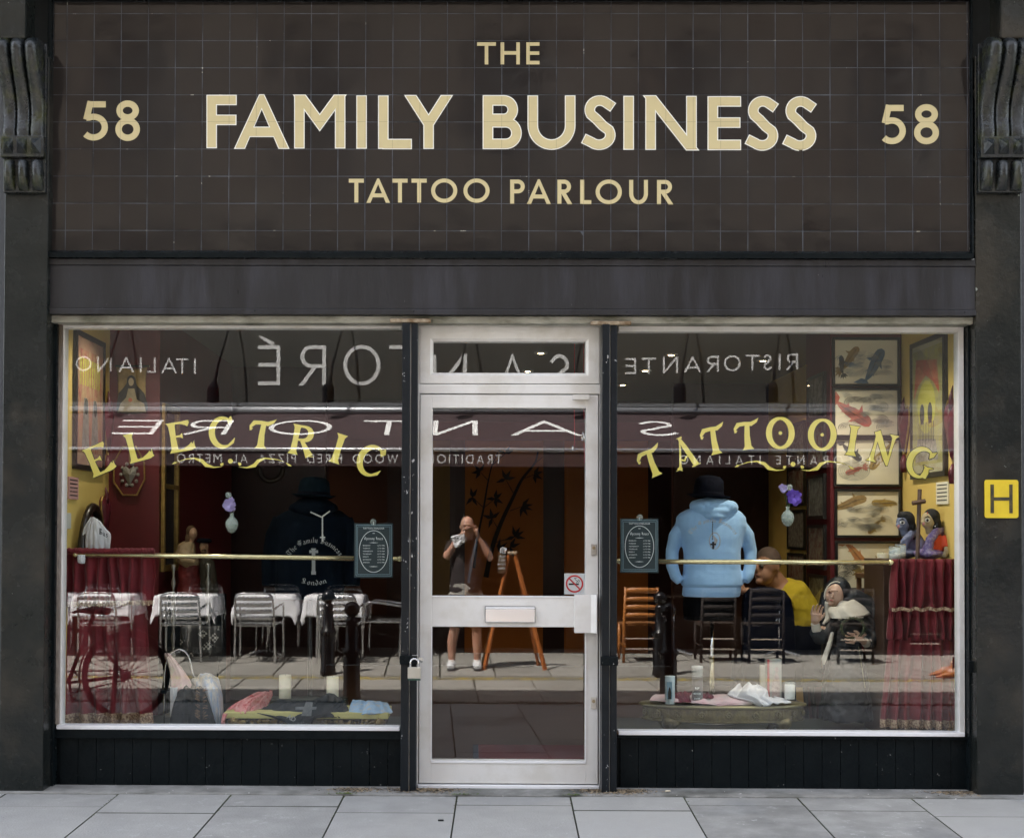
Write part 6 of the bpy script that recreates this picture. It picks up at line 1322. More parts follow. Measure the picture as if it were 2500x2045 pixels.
cloth('pink_tee', 'folded pale pink tee shirts spread along the oval table', [[P8(335, 1380, .1), P8(560, 1376, .09), P8(800, 1385, .1), P8(990, 1395, .1)], [P8(305, 1405, .0), P8(560, 1390, -.03), P8(800, 1392, -.03), P8(1000, 1400, .0)], [P8(298, 1420, -.1), P8(560, 1425, -.14), P8(800, 1420, -.15), P8(1005, 1425, -.12)], [P8(300, 1428, -.12), P8(560, 1440, -.16), P8(800, 1458, -.17), P8(1000, 1452, -.14)]], .36, mat('rose_jersey', (.66, .42, .45), .9, c2=(.58, .5, .5), scale=9, bump=.2, bscale=120), seed=20, fold=.012, rough=.012, nu=50, cat='tee shirt')
cloth('burgundy_tee', 'small burgundy cloth behind the tall votive candle', [[P8(470, 1372, .02), P8(530, 1366), P8(585, 1372, .02)], [P8(450, 1400, -.06), P8(520, 1395, -.09), P8(580, 1402, -.06)], [P8(480, 1438, -.16), P8(540, 1440, -.18), P8(590, 1436, -.16)]], .36, MCL, seed=21)
cloth('burgundy_tee', 'burgundy cloth right of the tall votive candle', [[P8(655, 1380, .0), P8(690, 1376), P8(720, 1385)], [P8(655, 1400, -.1), P8(700, 1398, -.12), P8(735, 1404, -.1)], [P8(660, 1412, -.12), P8(700, 1414, -.13), P8(725, 1412, -.12)]], .36, MCL, seed=22)
wt = cloth('white_tee', 'crumpled white tee shirt with small print heaped on the oval table', [[P8(900, 1322, .06), P8(1000, 1320, .04), P8(1080, 1322, .06)], [P8(850, 1365, .0), P8(980, 1350, -.03), P8(1100, 1370, .0), P8(1130, 1390, .02)], [P8(830, 1395, -.06), P8(960, 1390, -.1), P8(1080, 1400, -.1), P8(1220, 1412, -.04)], [P8(960, 1425, -.14), P8(1050, 1440, -.16), P8(1140, 1445, -.16), P8(1262, 1435, -.1)], [P8(1010, 1445, -.16), P8(1070, 1466, -.17), P8(1120, 1455, -.17), P8(1268, 1440, -.12)]], .36, WCL, seed=23, fold=.026, rough=.02, nu=44, cat='tee shirt')
def votive(px0, px1, py0, py1, y, label, m, bands):
    a = S(px0, py1, y); b = S(px1, py0, y); r_ = (b.x-a.x)/2; c = ((a.x+b.x)/2, y, zt_+.005 if y > .2 else a.z); c = (c[0], y, max(a.z, zt_+.005)); h = b.z-c[2]
    t = empty('votive_candle', c, label, 'candle')
    for nm, h0, h1, q, mm in bands: MB().lathe([(r_*q*.98, h*h0), (r_*q, h*h0+.001), (r_*q, h*h1-.001), (r_*q*.98, h*h1)], c, 24).build(nm, mm, t, smooth=True)
    return t
v = votive(1623, 1648, 1650, 1717, .24, 'pale blue glass votive candle with portrait card, leftmost on the oval table', None, [('glass', 0, 1, 1, mat('milky_blue_glass', (.42, .52, .55), .25, c2=(.5, .58, .6), scale=4)), ('rim', .985, 1.01, 1.03, mat('milky_rim', (.6, .68, .7), .3))])
flat([(1628, 1664), (1641, 1664), (1641, 1706), (1628, 1706)], .24-.034, mat('blue_card', (.14, .24, .32), .6, c2=(.2, .3, .36), scale=20), v, 'portrait_card')
flat([(1631, 1706), (1631, 1690), (1633, 1680), (1635, 1676), (1637, 1680), (1639, 1690), (1639, 1706)], .24-.035, DK, v, 'card_figure')
v = votive(1689, 1716, 1625, 1719, .24, 'tall dark votive candle with white printed label on the oval table', None, [('wax', 0, .72, .97, mat('plum_wax', (.07, .05, .065), .4)), ('glass', .0, 1, 1.0, VG), ('cap', .94, 1.0, 1.04, mat('pale_cap', (.6, .6, .58), .4)), ('label_band', .35, .72, 1.01, mat('dark_label', (.08, .07, .08), .5))])
for i_, (tx, sz) in enumerate((('RIP', .018), ('MOTHER', .010), ('SINNER', .010))):
    a = S(1702, 1682+12*i_, .24-.036); typeset(tx, sz, tuple(a), m=SGW, parent=v, name='label_text')
bx = empty('gift_box', S(1890, 1700, .38), 'tall card box with pale saint figure and red spine on the oval table', 'box')
a = S(1873, 1702, .36); b = S(1908, 1609, .36)
MB().box(a.x, b.x, .36, .42, zt_+.006, b.z).build('card_box', mat('box_pale_blue', (.35, .38, .36), .6, c2=(.5, .46, .4), scale=14), bx)
MB().box(a.x, a.x+.013, .357, .3595, zt_+.006, b.z).build('red_spine', mat('box_red', (.4, .04, .05), .6), bx)
MB().box(a.x-.028, a.x-.001, .40, .43, zt_+.006, b.z-.04).build('side_flap', mat('box_cream', (.6, .58, .48), .7), bx)
flat(cat2([(1885, 1700), (1884, 1670), (1890, 1650), (1895, 1640), (1901, 1650), (1904, 1670), (1903, 1700)]), .3575, mat('box_figure', (.6, .5, .45), .7, c2=(.4, .3, .28), scale=50), bx, 'printed_figure'); flat(arc(1896, 1634, 5, 7, 0, 350, 12), .3572, MATS['box_figure'], bx, 'printed_head')
v = votive(1915, 1941, 1664, 1705, .30, 'short clear glass with white wax, rightmost on the oval table', None, [('wax', .0, .84, .93, mat('white_wax', (.75, .74, .72), .5)), ('glass', .0, 1, 1.0, VG)])
# stool with candle, glasses, dolls, cross
t = empty('wooden_stool', (SX(2143, .8), .82, ZP), 'tall brown wooden stool holding a candle by the red curtain', 'stool'); y = .72
SW = mat('oiled_brown_wood', (.12, .055, .025), .5, c2=(.17, .08, .035), scale=12, stretch=(1, 1, .2))
a = S(2112, 1400, y); b = S(2176, 1400, y); MB().box(a.x, b.x, y, y+.2, a.z-.03, a.z).build('seat', SW, t, bevel=.004)
for lx in (a.x+.006, b.x-.03):
    for ly in (y+.005, y+.17): MB().box(lx, lx+.026, ly, ly+.026, ZP, a.z-.03).build('leg', SW, t, bevel=.002)
MB().box(a.x+.032, b.x-.03, y+.01, y+.026, a.z-.10, a.z-.0305).build('rail', SW, t)
candle(2142, 2172, 1350, 1400, .80, 'thick cream candle standing on the wooden stool', base=a.z+.0005)
def tumbler(px, py0, r_, y, h, label, n_):
    c = (SX(px, y), y, zc_+.0005); t = empty('candle_glass', c, label, 'glass')
    MB().lathe([(r_, 0), (r_*1.05, h), (r_*1.0, h), (r_*.95, .006)], c, 22).build('glass', VG, t, smooth=True); MB().lathe([(r_*.93, .004), (r_*.94, h*.45), (.001, h*.45)], c, 20).build('wax', MATS['white_wax'], t, smooth=True)
    MB().tube([(c[0]+r_*1.05*math.cos(i_*.3307), y+r_*1.05*math.sin(i_*.3307), c[2]+h) for i_ in range(19)], .0025, 6, closed=True).build('steel_rim', CHROME, t)
tumbler(2184, 1336, .031, .22, .073, 'frosted candle glass in front, left of the dolls', 0)
tumbler(2198, 1327, .030, .31, .085, 'taller frosted candle glass behind the front one', 1)
HAIR = mat('black_wool_hair', (.01, .01, .012), .8, bump=.5, bscale=150)
def doll(px, py, y, label, skin, blouse, wrap, lhair):
    c = S(px, py, y); t = empty('rag_doll', (c.x+.03, y, zc_), label, 'doll')
    blob(t, 'head', skin, [(c, (.040, .045, .052)), (c+Vector((-.036, -.012, -.012)), (.012, .014, .012)), (c+Vector((-.026, -.02, -.028)), (.014, .016, .012))], [([c+Vector((0, 0, -.03)), c+Vector((.012, 0, -.075))], [.022, .024])], voxel=.004)
    blob(t, 'hair', HAIR, [(c+Vector((.022, .006, .018)), (.048, .052, .052)), (c+Vector((.044, .006, -.03)), (.032, .045, .06))]+([(c+Vector((.05, .0, -.10)), (.034, .04, .09)), (c+Vector((.0, .0, .04)), (.034, .04, .03))] if lhair else []), voxel=.005)
    e = c+Vector((-.018, -.041, .002)); MB().ball(e, .015, .006, .012, n=14, m=8).build('eye_white', mat('painted_white', (.8, .8, .78), .4), t, smooth=True); MB().ball(e+Vector((-.002, -.0045, -.001)), .0072, .004, .008, n=10, m=6).build('pupil', BP, t)
    MB().tube([e+Vector((-.018, -.0, .013)), e+Vector((.0, -.003, .021)), e+Vector((.02, .006, .013))], [.002, .004, .0015], 6).build('eyebrow', BP, t)
    MB().ball(c+Vector((-.034, -.026, -.022)), .009, .006, .012, n=8, m=6).build('cheek', mat('rouge_pink', (.55, .25, .25), .7), t)
    b0 = c+Vector((.028, .0, -.08)); zb = zc_+.02
    blob(t, 'blouse', blouse, [], [([b0, b0+Vector((.01, 0, -.05)), b0+Vector((.012, 0, -.10))], [.036, .052, .05], (1, 1)), ([b0+Vector((.045, -.02, -.012)), b0+Vector((.062, -.035, -.045)), b0+Vector((.060, -.045, -.075))], [.024, .026, .024])], voxel=.006)
    blob(t, 'arm', skin, [], [([b0+Vector((.060, -.045, -.07)), b0+Vector((.055, -.06, -.10)), b0+Vector((.03, -.09, zb-b0.z))], [.017, .016, .014])], voxel=.004)
    blob(t, 'scarf', wrap, [((b0.x-.03, y-.01, zb+.012), (.085, .09, .03))], [([b0+Vector((.06, .01, .03)), b0+Vector((0, -.04, .012)), b0+Vector((-.035, -.055, -.03)), b0+Vector((-.05, -.05, -.09)), Vector((b0.x-.07, y-.05, zb))], [.018, .024, .026, .03, .03]), ([b0+Vector((.05, .02, .03)), b0+Vector((.085, .0, -.03)), b0+Vector((.095, .0, -.10)), Vector((b0.x+.10, y, zb-.01))], [.02, .016, .016, .02])], voxel=.006, disp=.012, dscale=.03)
    return t
PURP = mat('purple_sari', (.17, .12, .32), .6, c2=(.34, .28, .42), scale=70, lo=.45, hi=.6)
d1 = doll(2266, 1270, .33, 'rag doll with black hair, orange blouse and purple sari', mat('doll_tan', (.44, .36, .22), .7), mat('orange_blouse', (.70, .085, .03), .7), PURP, False)
MB().ball(S(2264, 1252, .275), .0025, .003, .008, n=6, m=4).build('bindi', mat('bindi_red', (.5, .01, .02), .5), d1)
MB().ball(S(2283, 1284, .285), .004, n=8, m=5).build('earring', MATS['pearl_bead'], d1)
doll(2205, 1276, .45, 'blue faced rag doll with long dark hair behind the wooden cross', mat('doll_blue', (.17, .20, .30), .7), mat('blue_blouse', (.12, .14, .24), .8), mat('blue_wrap', (.11, .14, .25), .8, c2=(.2, .22, .34), scale=50), True)
t = empty('wooden_cross', (SX(2236, .29), .29, zc_), 'dark wooden cross leaning between the two dolls', 'cross'); CW = mat('dark_cross_wood', (.09, .055, .04), .6, c2=(.13, .08, .06), scale=20)
a = S(2245.5, 1194, .29); b = Vector((S(2235, 1352, .29).x, .26, zc_+.001)); MB().tube([b, a], .012, 4).build('upright', CW, t)
a = S(2227, 1228, .275); b = S(2259, 1223, .275); MB().tube([a, b], .013, 4).build('crossbar', CW, t)
# ------------------------------------------------------------------ nun statue
y = .48; t = empty('nun_statue', (SX(2075, y), y, ZP), 'life like plaster nun statue in black habit with one hand raised', 'statue')
P2 = lambda a, b, c=0: S(1850+a/2.8, 1200+b/2.8, y+c)
PSK = mat('painted_plaster_skin', (.56, .36, .26), .35, c2=(.60, .40, .30), scale=10, sss=.1); HAB = mat('black_habit', (.012, .014, .018), .5, c2=(.022, .025, .03), scale=7, spec=.35); WIM = mat('white_wimple', (.66, .62, .54), .6, c2=(.58, .54, .45), scale=9)
c = P2(527, 705)
R_ = Matrix.Rotation(.22, 3, 'Y') @ Matrix.Rotation(-.25, 3, 'Z')
face = MB(); face.ball(c, .056, .062, .076, n=24, m=16, rot=R_)
def fo(x, y_, z): return c+R_ @ Vector((x, y_, z))
face.ball(fo(-.014, -.058, -.006), .0085, .012, .018, n=10, m=8, rot=R_); face.ball(fo(-.014, -.064, -.014), .009, .009, .007, n=10, m=8)
face.ball(fo(-.014, -.054, -.035), .016, .010, .007, n=10, m=6); face.ball(fo(-.014, -.050, -.055), .016, .014, .012, n=10, m=6); face.ball(fo(-.012, -.052, .024), .034, .012, .008, n=10, m=6)
face.ball(fo(.022, -.040, -.02), .016, .014, .018, n=10, m=6); face.ball(fo(-.040, -.034, -.02), .012, .014, .018, n=10, m=6)
face.tube([fo(0, 0, -.04), P2(560, 800, .01)], [.036, .038], 14)
# hands: palm and fingers one mesh with the forearms
def hand(mb, wrist, palm, up_d, side_d, nrm_d, L_, curl, thumb=1):
    up_d, side_d, nrm_d = [Vector(v).normalized() for v in (up_d, side_d, nrm_d)]
    mb.tube([wrist, palm-up_d*L_*.16, palm+up_d*L_*.12], [L_*.17, L_*.20, L_*.22], 10, ell=(.75, 1.1) if abs(side_d.y) < .6 else (1.1, .75))
    for i_ in range(4):
        s_ = (i_-1.5)*L_*.14; l_ = L_*(.44, .50, .47, .37)[i_]*.95; b0 = palm+up_d*L_*.18+side_d*s_
        b1 = b0+up_d*l_*.42+nrm_d*l_*.10*curl; b2 = b1+(up_d*(1-.4*curl)+nrm_d*.55*curl+side_d*(i_-1.5)*.08)*l_*.33; b3 = b2+(up_d*(1-.75*curl)+nrm_d*.75*curl)*l_*.27
        mb.tube([b0-up_d*L_*.12, b0, b1, b2, b3], [L_*.056, L_*.056, L_*.050, L_*.044, L_*.034], 8)
    tb = palm-up_d*L_*.12+side_d*thumb*L_*.20; mb.tube([palm-up_d*L_*.15, tb, tb+(up_d*.7+side_d*thumb*.6+nrm_d*.4).normalized()*L_*.22, tb+(up_d+side_d*thumb*.35+nrm_d*.6).normalized()*L_*.38], [L_*.09, L_*.085, L_*.062, L_*.045], 8)
hand(face, P2(392, 890, -.10), P2(398, 850, -.12), (.05, -.2, 1), (1, 0, 0), (.35, -1, .2), .125, .8, 1)
hand(face, P2(725, 1020, -.13), P2(672, 1003, -.16), (-1, -.15, .05), (0, -.2, 1), (-.1, -1, .5), .125, .6, 1)
face.tube([P2(415, 960, -.06), P2(392, 885, -.10)], [.024, .02], 10); face.tube([P2(770, 1040, -.06), P2(722, 1022, -.13)], [.024, .02], 10)
face.tube([P2(560, 800, .01), P2(600, 900, .02)], [.04, .06], 12); face.tube([P2(600, 900, .02), P2(415, 960, -.06)], [.05, .026], 10); face.tube([P2(600, 900, .02), P2(770, 1040, -.06)], [.05, .026], 10)
face.build('body', PSK, t, voxel=.0028, smooth_it=2)
for s_ in (-.032, .004):
    MB().ball(fo(s_, -.0555, .008), .012, .005, .006, n=10, m=6, rot=R_).build('eyelid', mat('eyelid_shade', (.20, .10, .07), .5), t, smooth=True)
    MB().tube([fo(s_-.011, -.052, .021), fo(s_, -.0605, .025), fo(s_+.011, -.054, .021)], .0016, 5).build('eyebrow', HR, t)
MB().ball(fo(-.014, -.0625, -.036), .011, .003, .0032, n=10, m=6, rot=R_).build('lips', mat('painted_lips', (.42, .10, .09), .4), t, smooth=True)
# wimple: shell round the face plus collar
wm = MB(); 
def wf(u, v):
    a = -2.0+4.0*u; rr = .068+.010*v; p_ = Vector((rr*math.sin(a), .02-.062*math.cos(a)*(1-.2*v), 0)); z_ = 0
    return p_
for i_ in range(25):
    pass
ringp = [fo(.058*math.cos(a*.2618), -.030+.016*abs(math.cos(a*.2618)), .078*math.sin(a*.2618)) for a in range(24)]
wm.tube(ringp, .0062, 8, closed=True)
wm.ball(fo(0, .020, 0), .064, .050, .084, n=20, m=14, rot=R_)
wm.tube([fo(-.03, -.03, -.05), P2(480, 810, -.02), P2(478, 870, -.04), P2(445, 905, -.06)], [.02, .02, .016, .008], 10)
wm.tube([fo(.02, -.01, -.06), P2(575, 800, -.02), P2(600, 830, -.02)], [.045, .062, .08], 14)
wm.build('wimple', WIM, t, voxel=.005, smooth_it=5)
sheet([[P2(490, 790, -.05), P2(560, 780, -.10), P2(640, 740, -.07), P2(690, 745, .0)], [P2(480, 820, -.08), P2(570, 815, -.13), P2(680, 790, -.10), P2(770, 775, -.0)], [P2(495, 862, -.10), P2(600, 865, -.155), P2(720, 850, -.13), P2(796, 830, -.02)]], 34, 6, .012, 5).build('collar', WIM, t, smooth=True, solid=.006)
vl = MB(); vl.ball(fo(.012, .026, .022), .078, .070, .092, n=20, m=14, rot=R_); vl.tube([fo(.02, .04, .03), fo(.062, .03, -.02), P2(668, 716, -.01), P2(742, 752, -.02), P2(812, 830, -.02), P2(838, 930, .0)], [.06, .058, .050, .044, .05, .05], 16); vl.tube([fo(-.03, .03, .0), P2(465, 800, .02), P2(450, 900, .0)], [.05, .045, .03], 12); vl.build('veil', HAB, t, voxel=.006, smooth_it=5, disp=.008, dscale=.06)
rings([(1482, 2072, 30, .07, .02), (1500, 2072, 47, .095, .02), (1530, 2068, 42, .10, .02), (1570, 2063, 38, .10, .02), (1620, 2063, 46, .12, .02), (1700, 2064, 56, .14, .02), (1755, 2064, 62, .15, .02)], y).build('habit', HAB, t, voxel=.008, disp=.03, dscale=.05)
blob(t, 'sleeve', HAB, [], [([P2(560, 880, .0), P2(470, 960, -.02), P2(420, 985, -.05), P2(385, 945, -.07)], [.06, .06, .05, .034]), ([P2(700, 870, .0), P2(790, 940, -.01), P2(790, 1020, -.04), P2(745, 1030, -.09)], [.06, .065, .055, .034])], voxel=.007, disp=.012)
blob(t, 'cuff', WIM, [], [([P2(408, 965, -.065), P2(390, 895, -.095)], [.030, .025]), ([P2(745, 1040, -.09), P2(728, 1018, -.125)], [.026, .024])], voxel=.005)
sheet([[P2(500, 960, -.10), P2(512, 958, -.11), P2(520, 962, -.10)], [P2(470, 1050, -.11), P2(488, 1050, -.12), P2(505, 1050, -.11)], [P2(436, 1140, -.11), P2(448, 1180, -.11), P2(458, 1176, -.11)]], 8, 5, .004).build('hanging_sash', WIM, t, smooth=True, solid=.003)
MB().tube([P2(505, 862, -.165), P2(620, 866, -.175), P2(720, 858, -.15)], .0025, 5).build('collar_edge', WIM, t)
bd = MB()
for i_ in range(30): bd.ball(P2(690+1.5*i_, 1060+9.5*i_, -.16), .003, n=6, m=4)
bd.build('rosary_beads', mat('olive_beads', (.2, .2, .1), .4), t, smooth=True)
t = empty('thorn_wreath', P2(650, 1000, -.17), 'green crown of thorns held by the nun statue', 'wreath'); TW = mat('thorn_green', (.035, .07, .03), .7, c2=(.09, .07, .04), scale=40)
for s_ in range(3):
    pts = []
    for i_ in range(36):
        a = i_*math.pi/18; rr = 78+7*math.sin(a*5+s_*2.1); pts.append(P2(650+rr*math.cos(a), 930-rr*.85*math.sin(a), -.17+.006*math.cos(a*5+s_*2.1)))
    MB().tube(pts, .0035, 6, closed=True).build('twisted_stem', TW, t, smooth=True)
th = MB()
for i_ in range(26):
    a = i_*.2417; c0 = P2(650+80*math.cos(a), 930-68*math.sin(a), -.172); dd = Vector((math.cos(a+rnd.uniform(-1, 1)), rnd.uniform(-.6, .2), math.sin(a+rnd.uniform(-1, 1)))).normalized()*rnd.uniform(.014, .026); th.tube([c0, c0+dd], [.0025, .0004], 5)
th.build('thorns', TW, t)
# ------------------------------------------------------------------ across the street (seen mirrored in the glass)
yF = 9.31
rest = empty('restaurant_building', (0, -yF-.4, -.1), 'Italian restaurant with charcoal fascia and white hand painted name, mirrored in the glass', 'restaurant')
FASC = mat('charcoal_fascia', (.044, .044, .041), .5, c2=(.056, .054, .047), scale=1.2, rvar=.08, bump=.1)
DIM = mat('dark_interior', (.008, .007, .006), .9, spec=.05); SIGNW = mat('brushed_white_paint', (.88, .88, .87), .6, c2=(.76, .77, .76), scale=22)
MB().box(-12, 12, -yF-.25, -yF, 3.02, 5.2).build('fascia', FASC, rest)
MB().box(-12, 12, -yF-.3, -yF+.10, 5.2, 5.34).build('cornice', mat('stone_trim', (.35, .33, .28), .8), rest)
uw = MB(); wx = [-9.6+2.4*i for i in range(9)]; WZ = [(6.0, 7.8), (9.0, 10.6)]
xs_ = [-13]+sum([[w, w+1.1] for w in wx], [])+[13]
for i in range(len(xs_)-1):
    if i % 2 == 0: uw.box(xs_[i], xs_[i+1], -yF-.3, -yF, 5.341, 11.6)
    else:
        uw.box(xs_[i], xs_[i+1], -yF-.3, -yF, 5.341, 6.0); uw.box(xs_[i], xs_[i+1], -yF-.3, -yF, 7.8, 9.0); uw.box(xs_[i], xs_[i+1], -yF-.3, -yF, 10.6, 11.6)
uw.build('brick_wall', BRK, rest)
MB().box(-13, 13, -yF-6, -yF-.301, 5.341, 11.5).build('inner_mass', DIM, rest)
for w in wx:
    for a, b in WZ:
        f = MB(); frame_rect(f, w, w+1.1, a, b, .07, -yF-.18, -yF-.10); f.box(w+.07, w+1.03, -yF-.17, -yF-.12, (a+b)/2-.03, (a+b)/2+.03); o = f.build('window', mat('sash_white', (.6, .6, .58), .5), rest)
        MB().box(w+.07, w+1.03, -yF-.16, -yF-.155, a+.07, b-.07).build('pane', mat('dark_pane', (.03, .035, .04), .05), o)
        MB().box(w-.06, w+1.16, -yF-.05, -yF+.07, a-.09, a-.001).build('sill', MATS['stone_trim'], o)
# open shop front below
for a, b, n in ((-12, -6.0, 0), (6.6, 12, 0), (-.55, -.20, 1), (1.25, 1.5, 1)): MB().box(a, b, -yF-.25, -yF+.01, -.15, 3.019).build('pier', mat('dark_brown_gloss', (.03, .02, .015), .4), rest)
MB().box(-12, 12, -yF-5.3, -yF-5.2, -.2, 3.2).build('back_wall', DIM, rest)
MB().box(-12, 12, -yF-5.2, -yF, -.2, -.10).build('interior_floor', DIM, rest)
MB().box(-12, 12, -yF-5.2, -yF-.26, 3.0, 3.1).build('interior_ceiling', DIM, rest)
for a, b in ((-6, -.55), (1.5, 6.6)):
    MB().box(a, b, -yF-.12, -yF-.02, -.15, .30).build('stall_board', mat('dark_stall', (.02, .018, .016), .6), rest)
def rlet(ch, x0, x1, y0, y1, w, parent, m=SIGNW, ws=None):
    p00, p10, p01 = RF(x1, y1, yF), RF(x0, y1, yF), RF(x1, y0, yF); H = (p01-p00).length; W = (p10-p00).length/H
    st_ = [(pts, w) for pts in glyph(ch, W, w)]
    mb = letter_mesh(st_, frame_from(p00, p00+(p10-p00).normalized()*H, p01, (0, 1, 0)), [(0, .004, 0)]); return mb.build('painted_letter', m, parent)
def C7p(x): return 1480+x/3.215
for ch, a, b in (('R', 1410, 1505), ('I', 1350, 1372), ('S', 1235, 1300), ('T', 1095, 1200), ('O', 925, 1055), ('R', 785, 885), ('A', 610, 748), ('N', 445, 565), ('T', 278, 392), ('E', 150, 235)):
    dy = (1505-a)*.014
    rlet(ch, C7p(a), C7p(b), 760+(330+dy*2)/3.215, 760+(455+dy*2)/3.215, .125, rest)
for ch, a, b in (('I', 1200, 1218), ('T', 1062, 1158), ('A', 945, 1068), ('L', 840, 902), ('I', 775, 795), ('A', 610, 732), ('N', 442, 556), ('O', 273, 398)):
    rlet(ch, 100+a/3.215, 100+b/3.215, 760+(345+a*.022)/3.215, 760+(463+a*.022)/3.215, .125, rest)
for ch, a, b in (('O', 1088, 1380), ('R', 735, 952), ('E', 418, 592)): rlet(ch, 500+a/3.215, 500+b/3.215, 843, 940, .095, rest)
rlet('T', 950, 1035, 843, 940, .095, rest); rlet('N', 1056, 1140, 843, 940, .095, rest); rlet('A', 1212, 1290, 843, 940, .095, rest); rlet('S', 1342, 1392, 843, 940, .095, rest)
ac = MB(); p = [RF(500+540/3.215, 840, yF), RF(500+428/3.215, 821, yF)]
for q in ribbon([(p[0].x, p[0].z), (p[1].x, p[1].z)], [.05, .03]): ac.add([(v.x, -yF+.004, v.y) for v in q], [(0, 1, 2, 3)])
ac.build('painted_accent', SIGNW, rest)
# swan neck lamps
for px, wl in ((520, 'between ITALIANO and the accented E'), (801, 'between the R and the O'), (1110, 'left of the fanlight centre'), (1395, 'at the right of the fanlight'), (1660, 'above the first mirrored S on the canopy'), (1885, 'near the R of the mirrored RISTORANTE'), (250, 'among the letters of ITALIANO')):
    b = RF(px, 985, yF-.35); t = empty('fascia_lamp', (b.x, b.y, b.z), 'black swan neck lamp over the awning, '+wl, 'lamp', 'swan neck lamps over the restaurant awning'); bm = mat('lamp_black', (.008, .008, .01), .9, spec=.05)
    MB().tube([b+Vector((0, 0, .02)), b+Vector((0, 0, .20)), b+Vector((.02, 0, .26))], [.075, .075, .04], 14).build('lamp_head', bm, t)
    MB().tube([b+Vector((.02, 0, .26)), b+Vector((.05, -.05, .5)), b+Vector((.16, -.2, 1.0)), b+Vector((.2, -.36, 1.35))], [.022, .014, .012, .012], 8).build('arm', bm, t)
# awning
yA, zA_, yBk, zBk = 7.84, 2.345, 9.24, 2.90
aw = empty('awning', (0, -yA, zA_), 'long maroon roller awning with white lettering over the restaurant tables', 'awning')
AWN = mat('maroon_canvas', (.046, .028, .031), .85, c2=(.056, .034, .037), scale=2, bump=.1); TUBE = mat('grey_awning_cassette', (.32, .33, .35), .35, metal=.4)
xa0, xa1 = -6.6, 6.15
MB().add([(xa0, -yA, zA_), (xa1, -yA, zA_), (xa1, -yBk, zBk), (xa0, -yBk, zBk), (xa0, -yA, zA_-.006), (xa1, -yA, zA_-.006), (xa1, -yBk, zBk-.006), (xa0, -yBk, zBk-.006)], [(3, 2, 1, 0), (4, 5, 6, 7), (0, 1, 5, 4), (1, 2, 6, 5), (2, 3, 7, 6), (3, 0, 4, 7)]).build('canopy', AWN, aw)
MB().box(xa0, xa1, -yA+.012, -yA+.018, zA_-.20, zA_-.03).build('valance', AWN, aw)
MB().tube([(xa0-.03, -yA+.01, zA_-.008), (xa1+.03, -yA+.01, zA_-.008)], .026, 12).build('front_bar', mat('silver_bar', (.6, .6, .62), .25, metal=.6), aw, smooth=True)
MB().tube([(xa0, -yBk+.02, zBk+.02), (xa1, -yBk+.02, zBk+.02)], .055, 14).build('roller', TUBE, aw, smooth=True)
MB().box(xa0, xa1, -yBk-.05, -yBk+.03, zBk+.08, zBk+.125).build('cassette_top', TUBE, aw)
for x in (-4.2, .4, 4.4): MB().tube([(x, -yBk, zBk-.08), (x+.5, -(yA+yBk)/2, (zA_+zBk)/2-.1), (x, -yA, zA_-.04)], .02, 8).build('folding_arm', TUBE, aw)
def alet(ch, x0, x1, t0, t1, w):
    """letter on the sloping canvas; t runs from the back roller to the front bar"""
    q = lambda t: (-(yBk+(yA-yBk)*t), zBk+(zA_-zBk)*t)
    tm = (t0+t1)/2; Y0, Z0 = q(t1); Y1, Z1 = q(t0)
    p00 = Vector((SX(x1, -q(tm)[0]), Y0, Z0)); p10 = Vector((SX(x0, -q(tm)[0]), Y0, Z0)); p01 = Vector((p00.x, Y1, Z1)); H = (p01-p00).length; W = (p10-p00).length/H
    mb = letter_mesh([(pts, w) for pts in glyph(ch, W, w)], frame_from(p00, p00+(p10-p00).normalized()*H, p01, Vector((0, .37, .93)).normalized()), [(0, .005, 0)]); mb.build('printed_letter', SIGNW, aw)
for ch, a, b in (('E', 285, 385), ('R', 450, 560), ('O', 655, 810), ('T', 884, 1010), ('N', 1056, 1165), ('A', 1245, 1415), ('S', 1560, 1650)): alet(ch, a, b, .24, .64, .105)
def vlet(ch, xa, xb, z0, z1, w):
    yv = -yA+.0185; p00 = Vector((xb, yv, z0)); H = z1-z0
    mb = letter_mesh([(pts, w) for pts in glyph(ch, (xb-xa)/H, w)], frame_from(p00, p00-Vector((H, 0, 0)), p00+Vector((0, 0, H)), (0, 1, 0)), [(0, .0015, 0)]); mb.build('printed_letter', SIGNW, aw)
WD = {'I': .1, 'T': .62, 'L': .5, 'E': .52, 'F': .5, 'R': .6, 'P': .55, 'S': .5, 'O': 1.0, 'A': .85, 'N': .78, 'M': .95, 'D': .85, 'W': 1.2, 'Z': .68, ' ': .5}
def vtext(txt, pxr, pxl, z0, z1, w=.13):
    xR, xL = SX(pxr, yA), SX(pxl, yA); h = z1-z0; tot = sum(WD[c]*h for c in txt); gap = (xR-xL-tot)/(len(txt)-1); x = xR
    for c in txt:
        if c != ' ': vlet(c, x-WD[c]*h, x, z0, z1, w)
        x -= WD[c]*h+gap
vtext('RISTORANTE ITALIANO', 2150, 1658, zA_-.165, zA_-.062)
vtext('TRADITIONAL WOOD FIRED PIZZA AL METRO', 1223, 431, zA_-.165, zA_-.062)
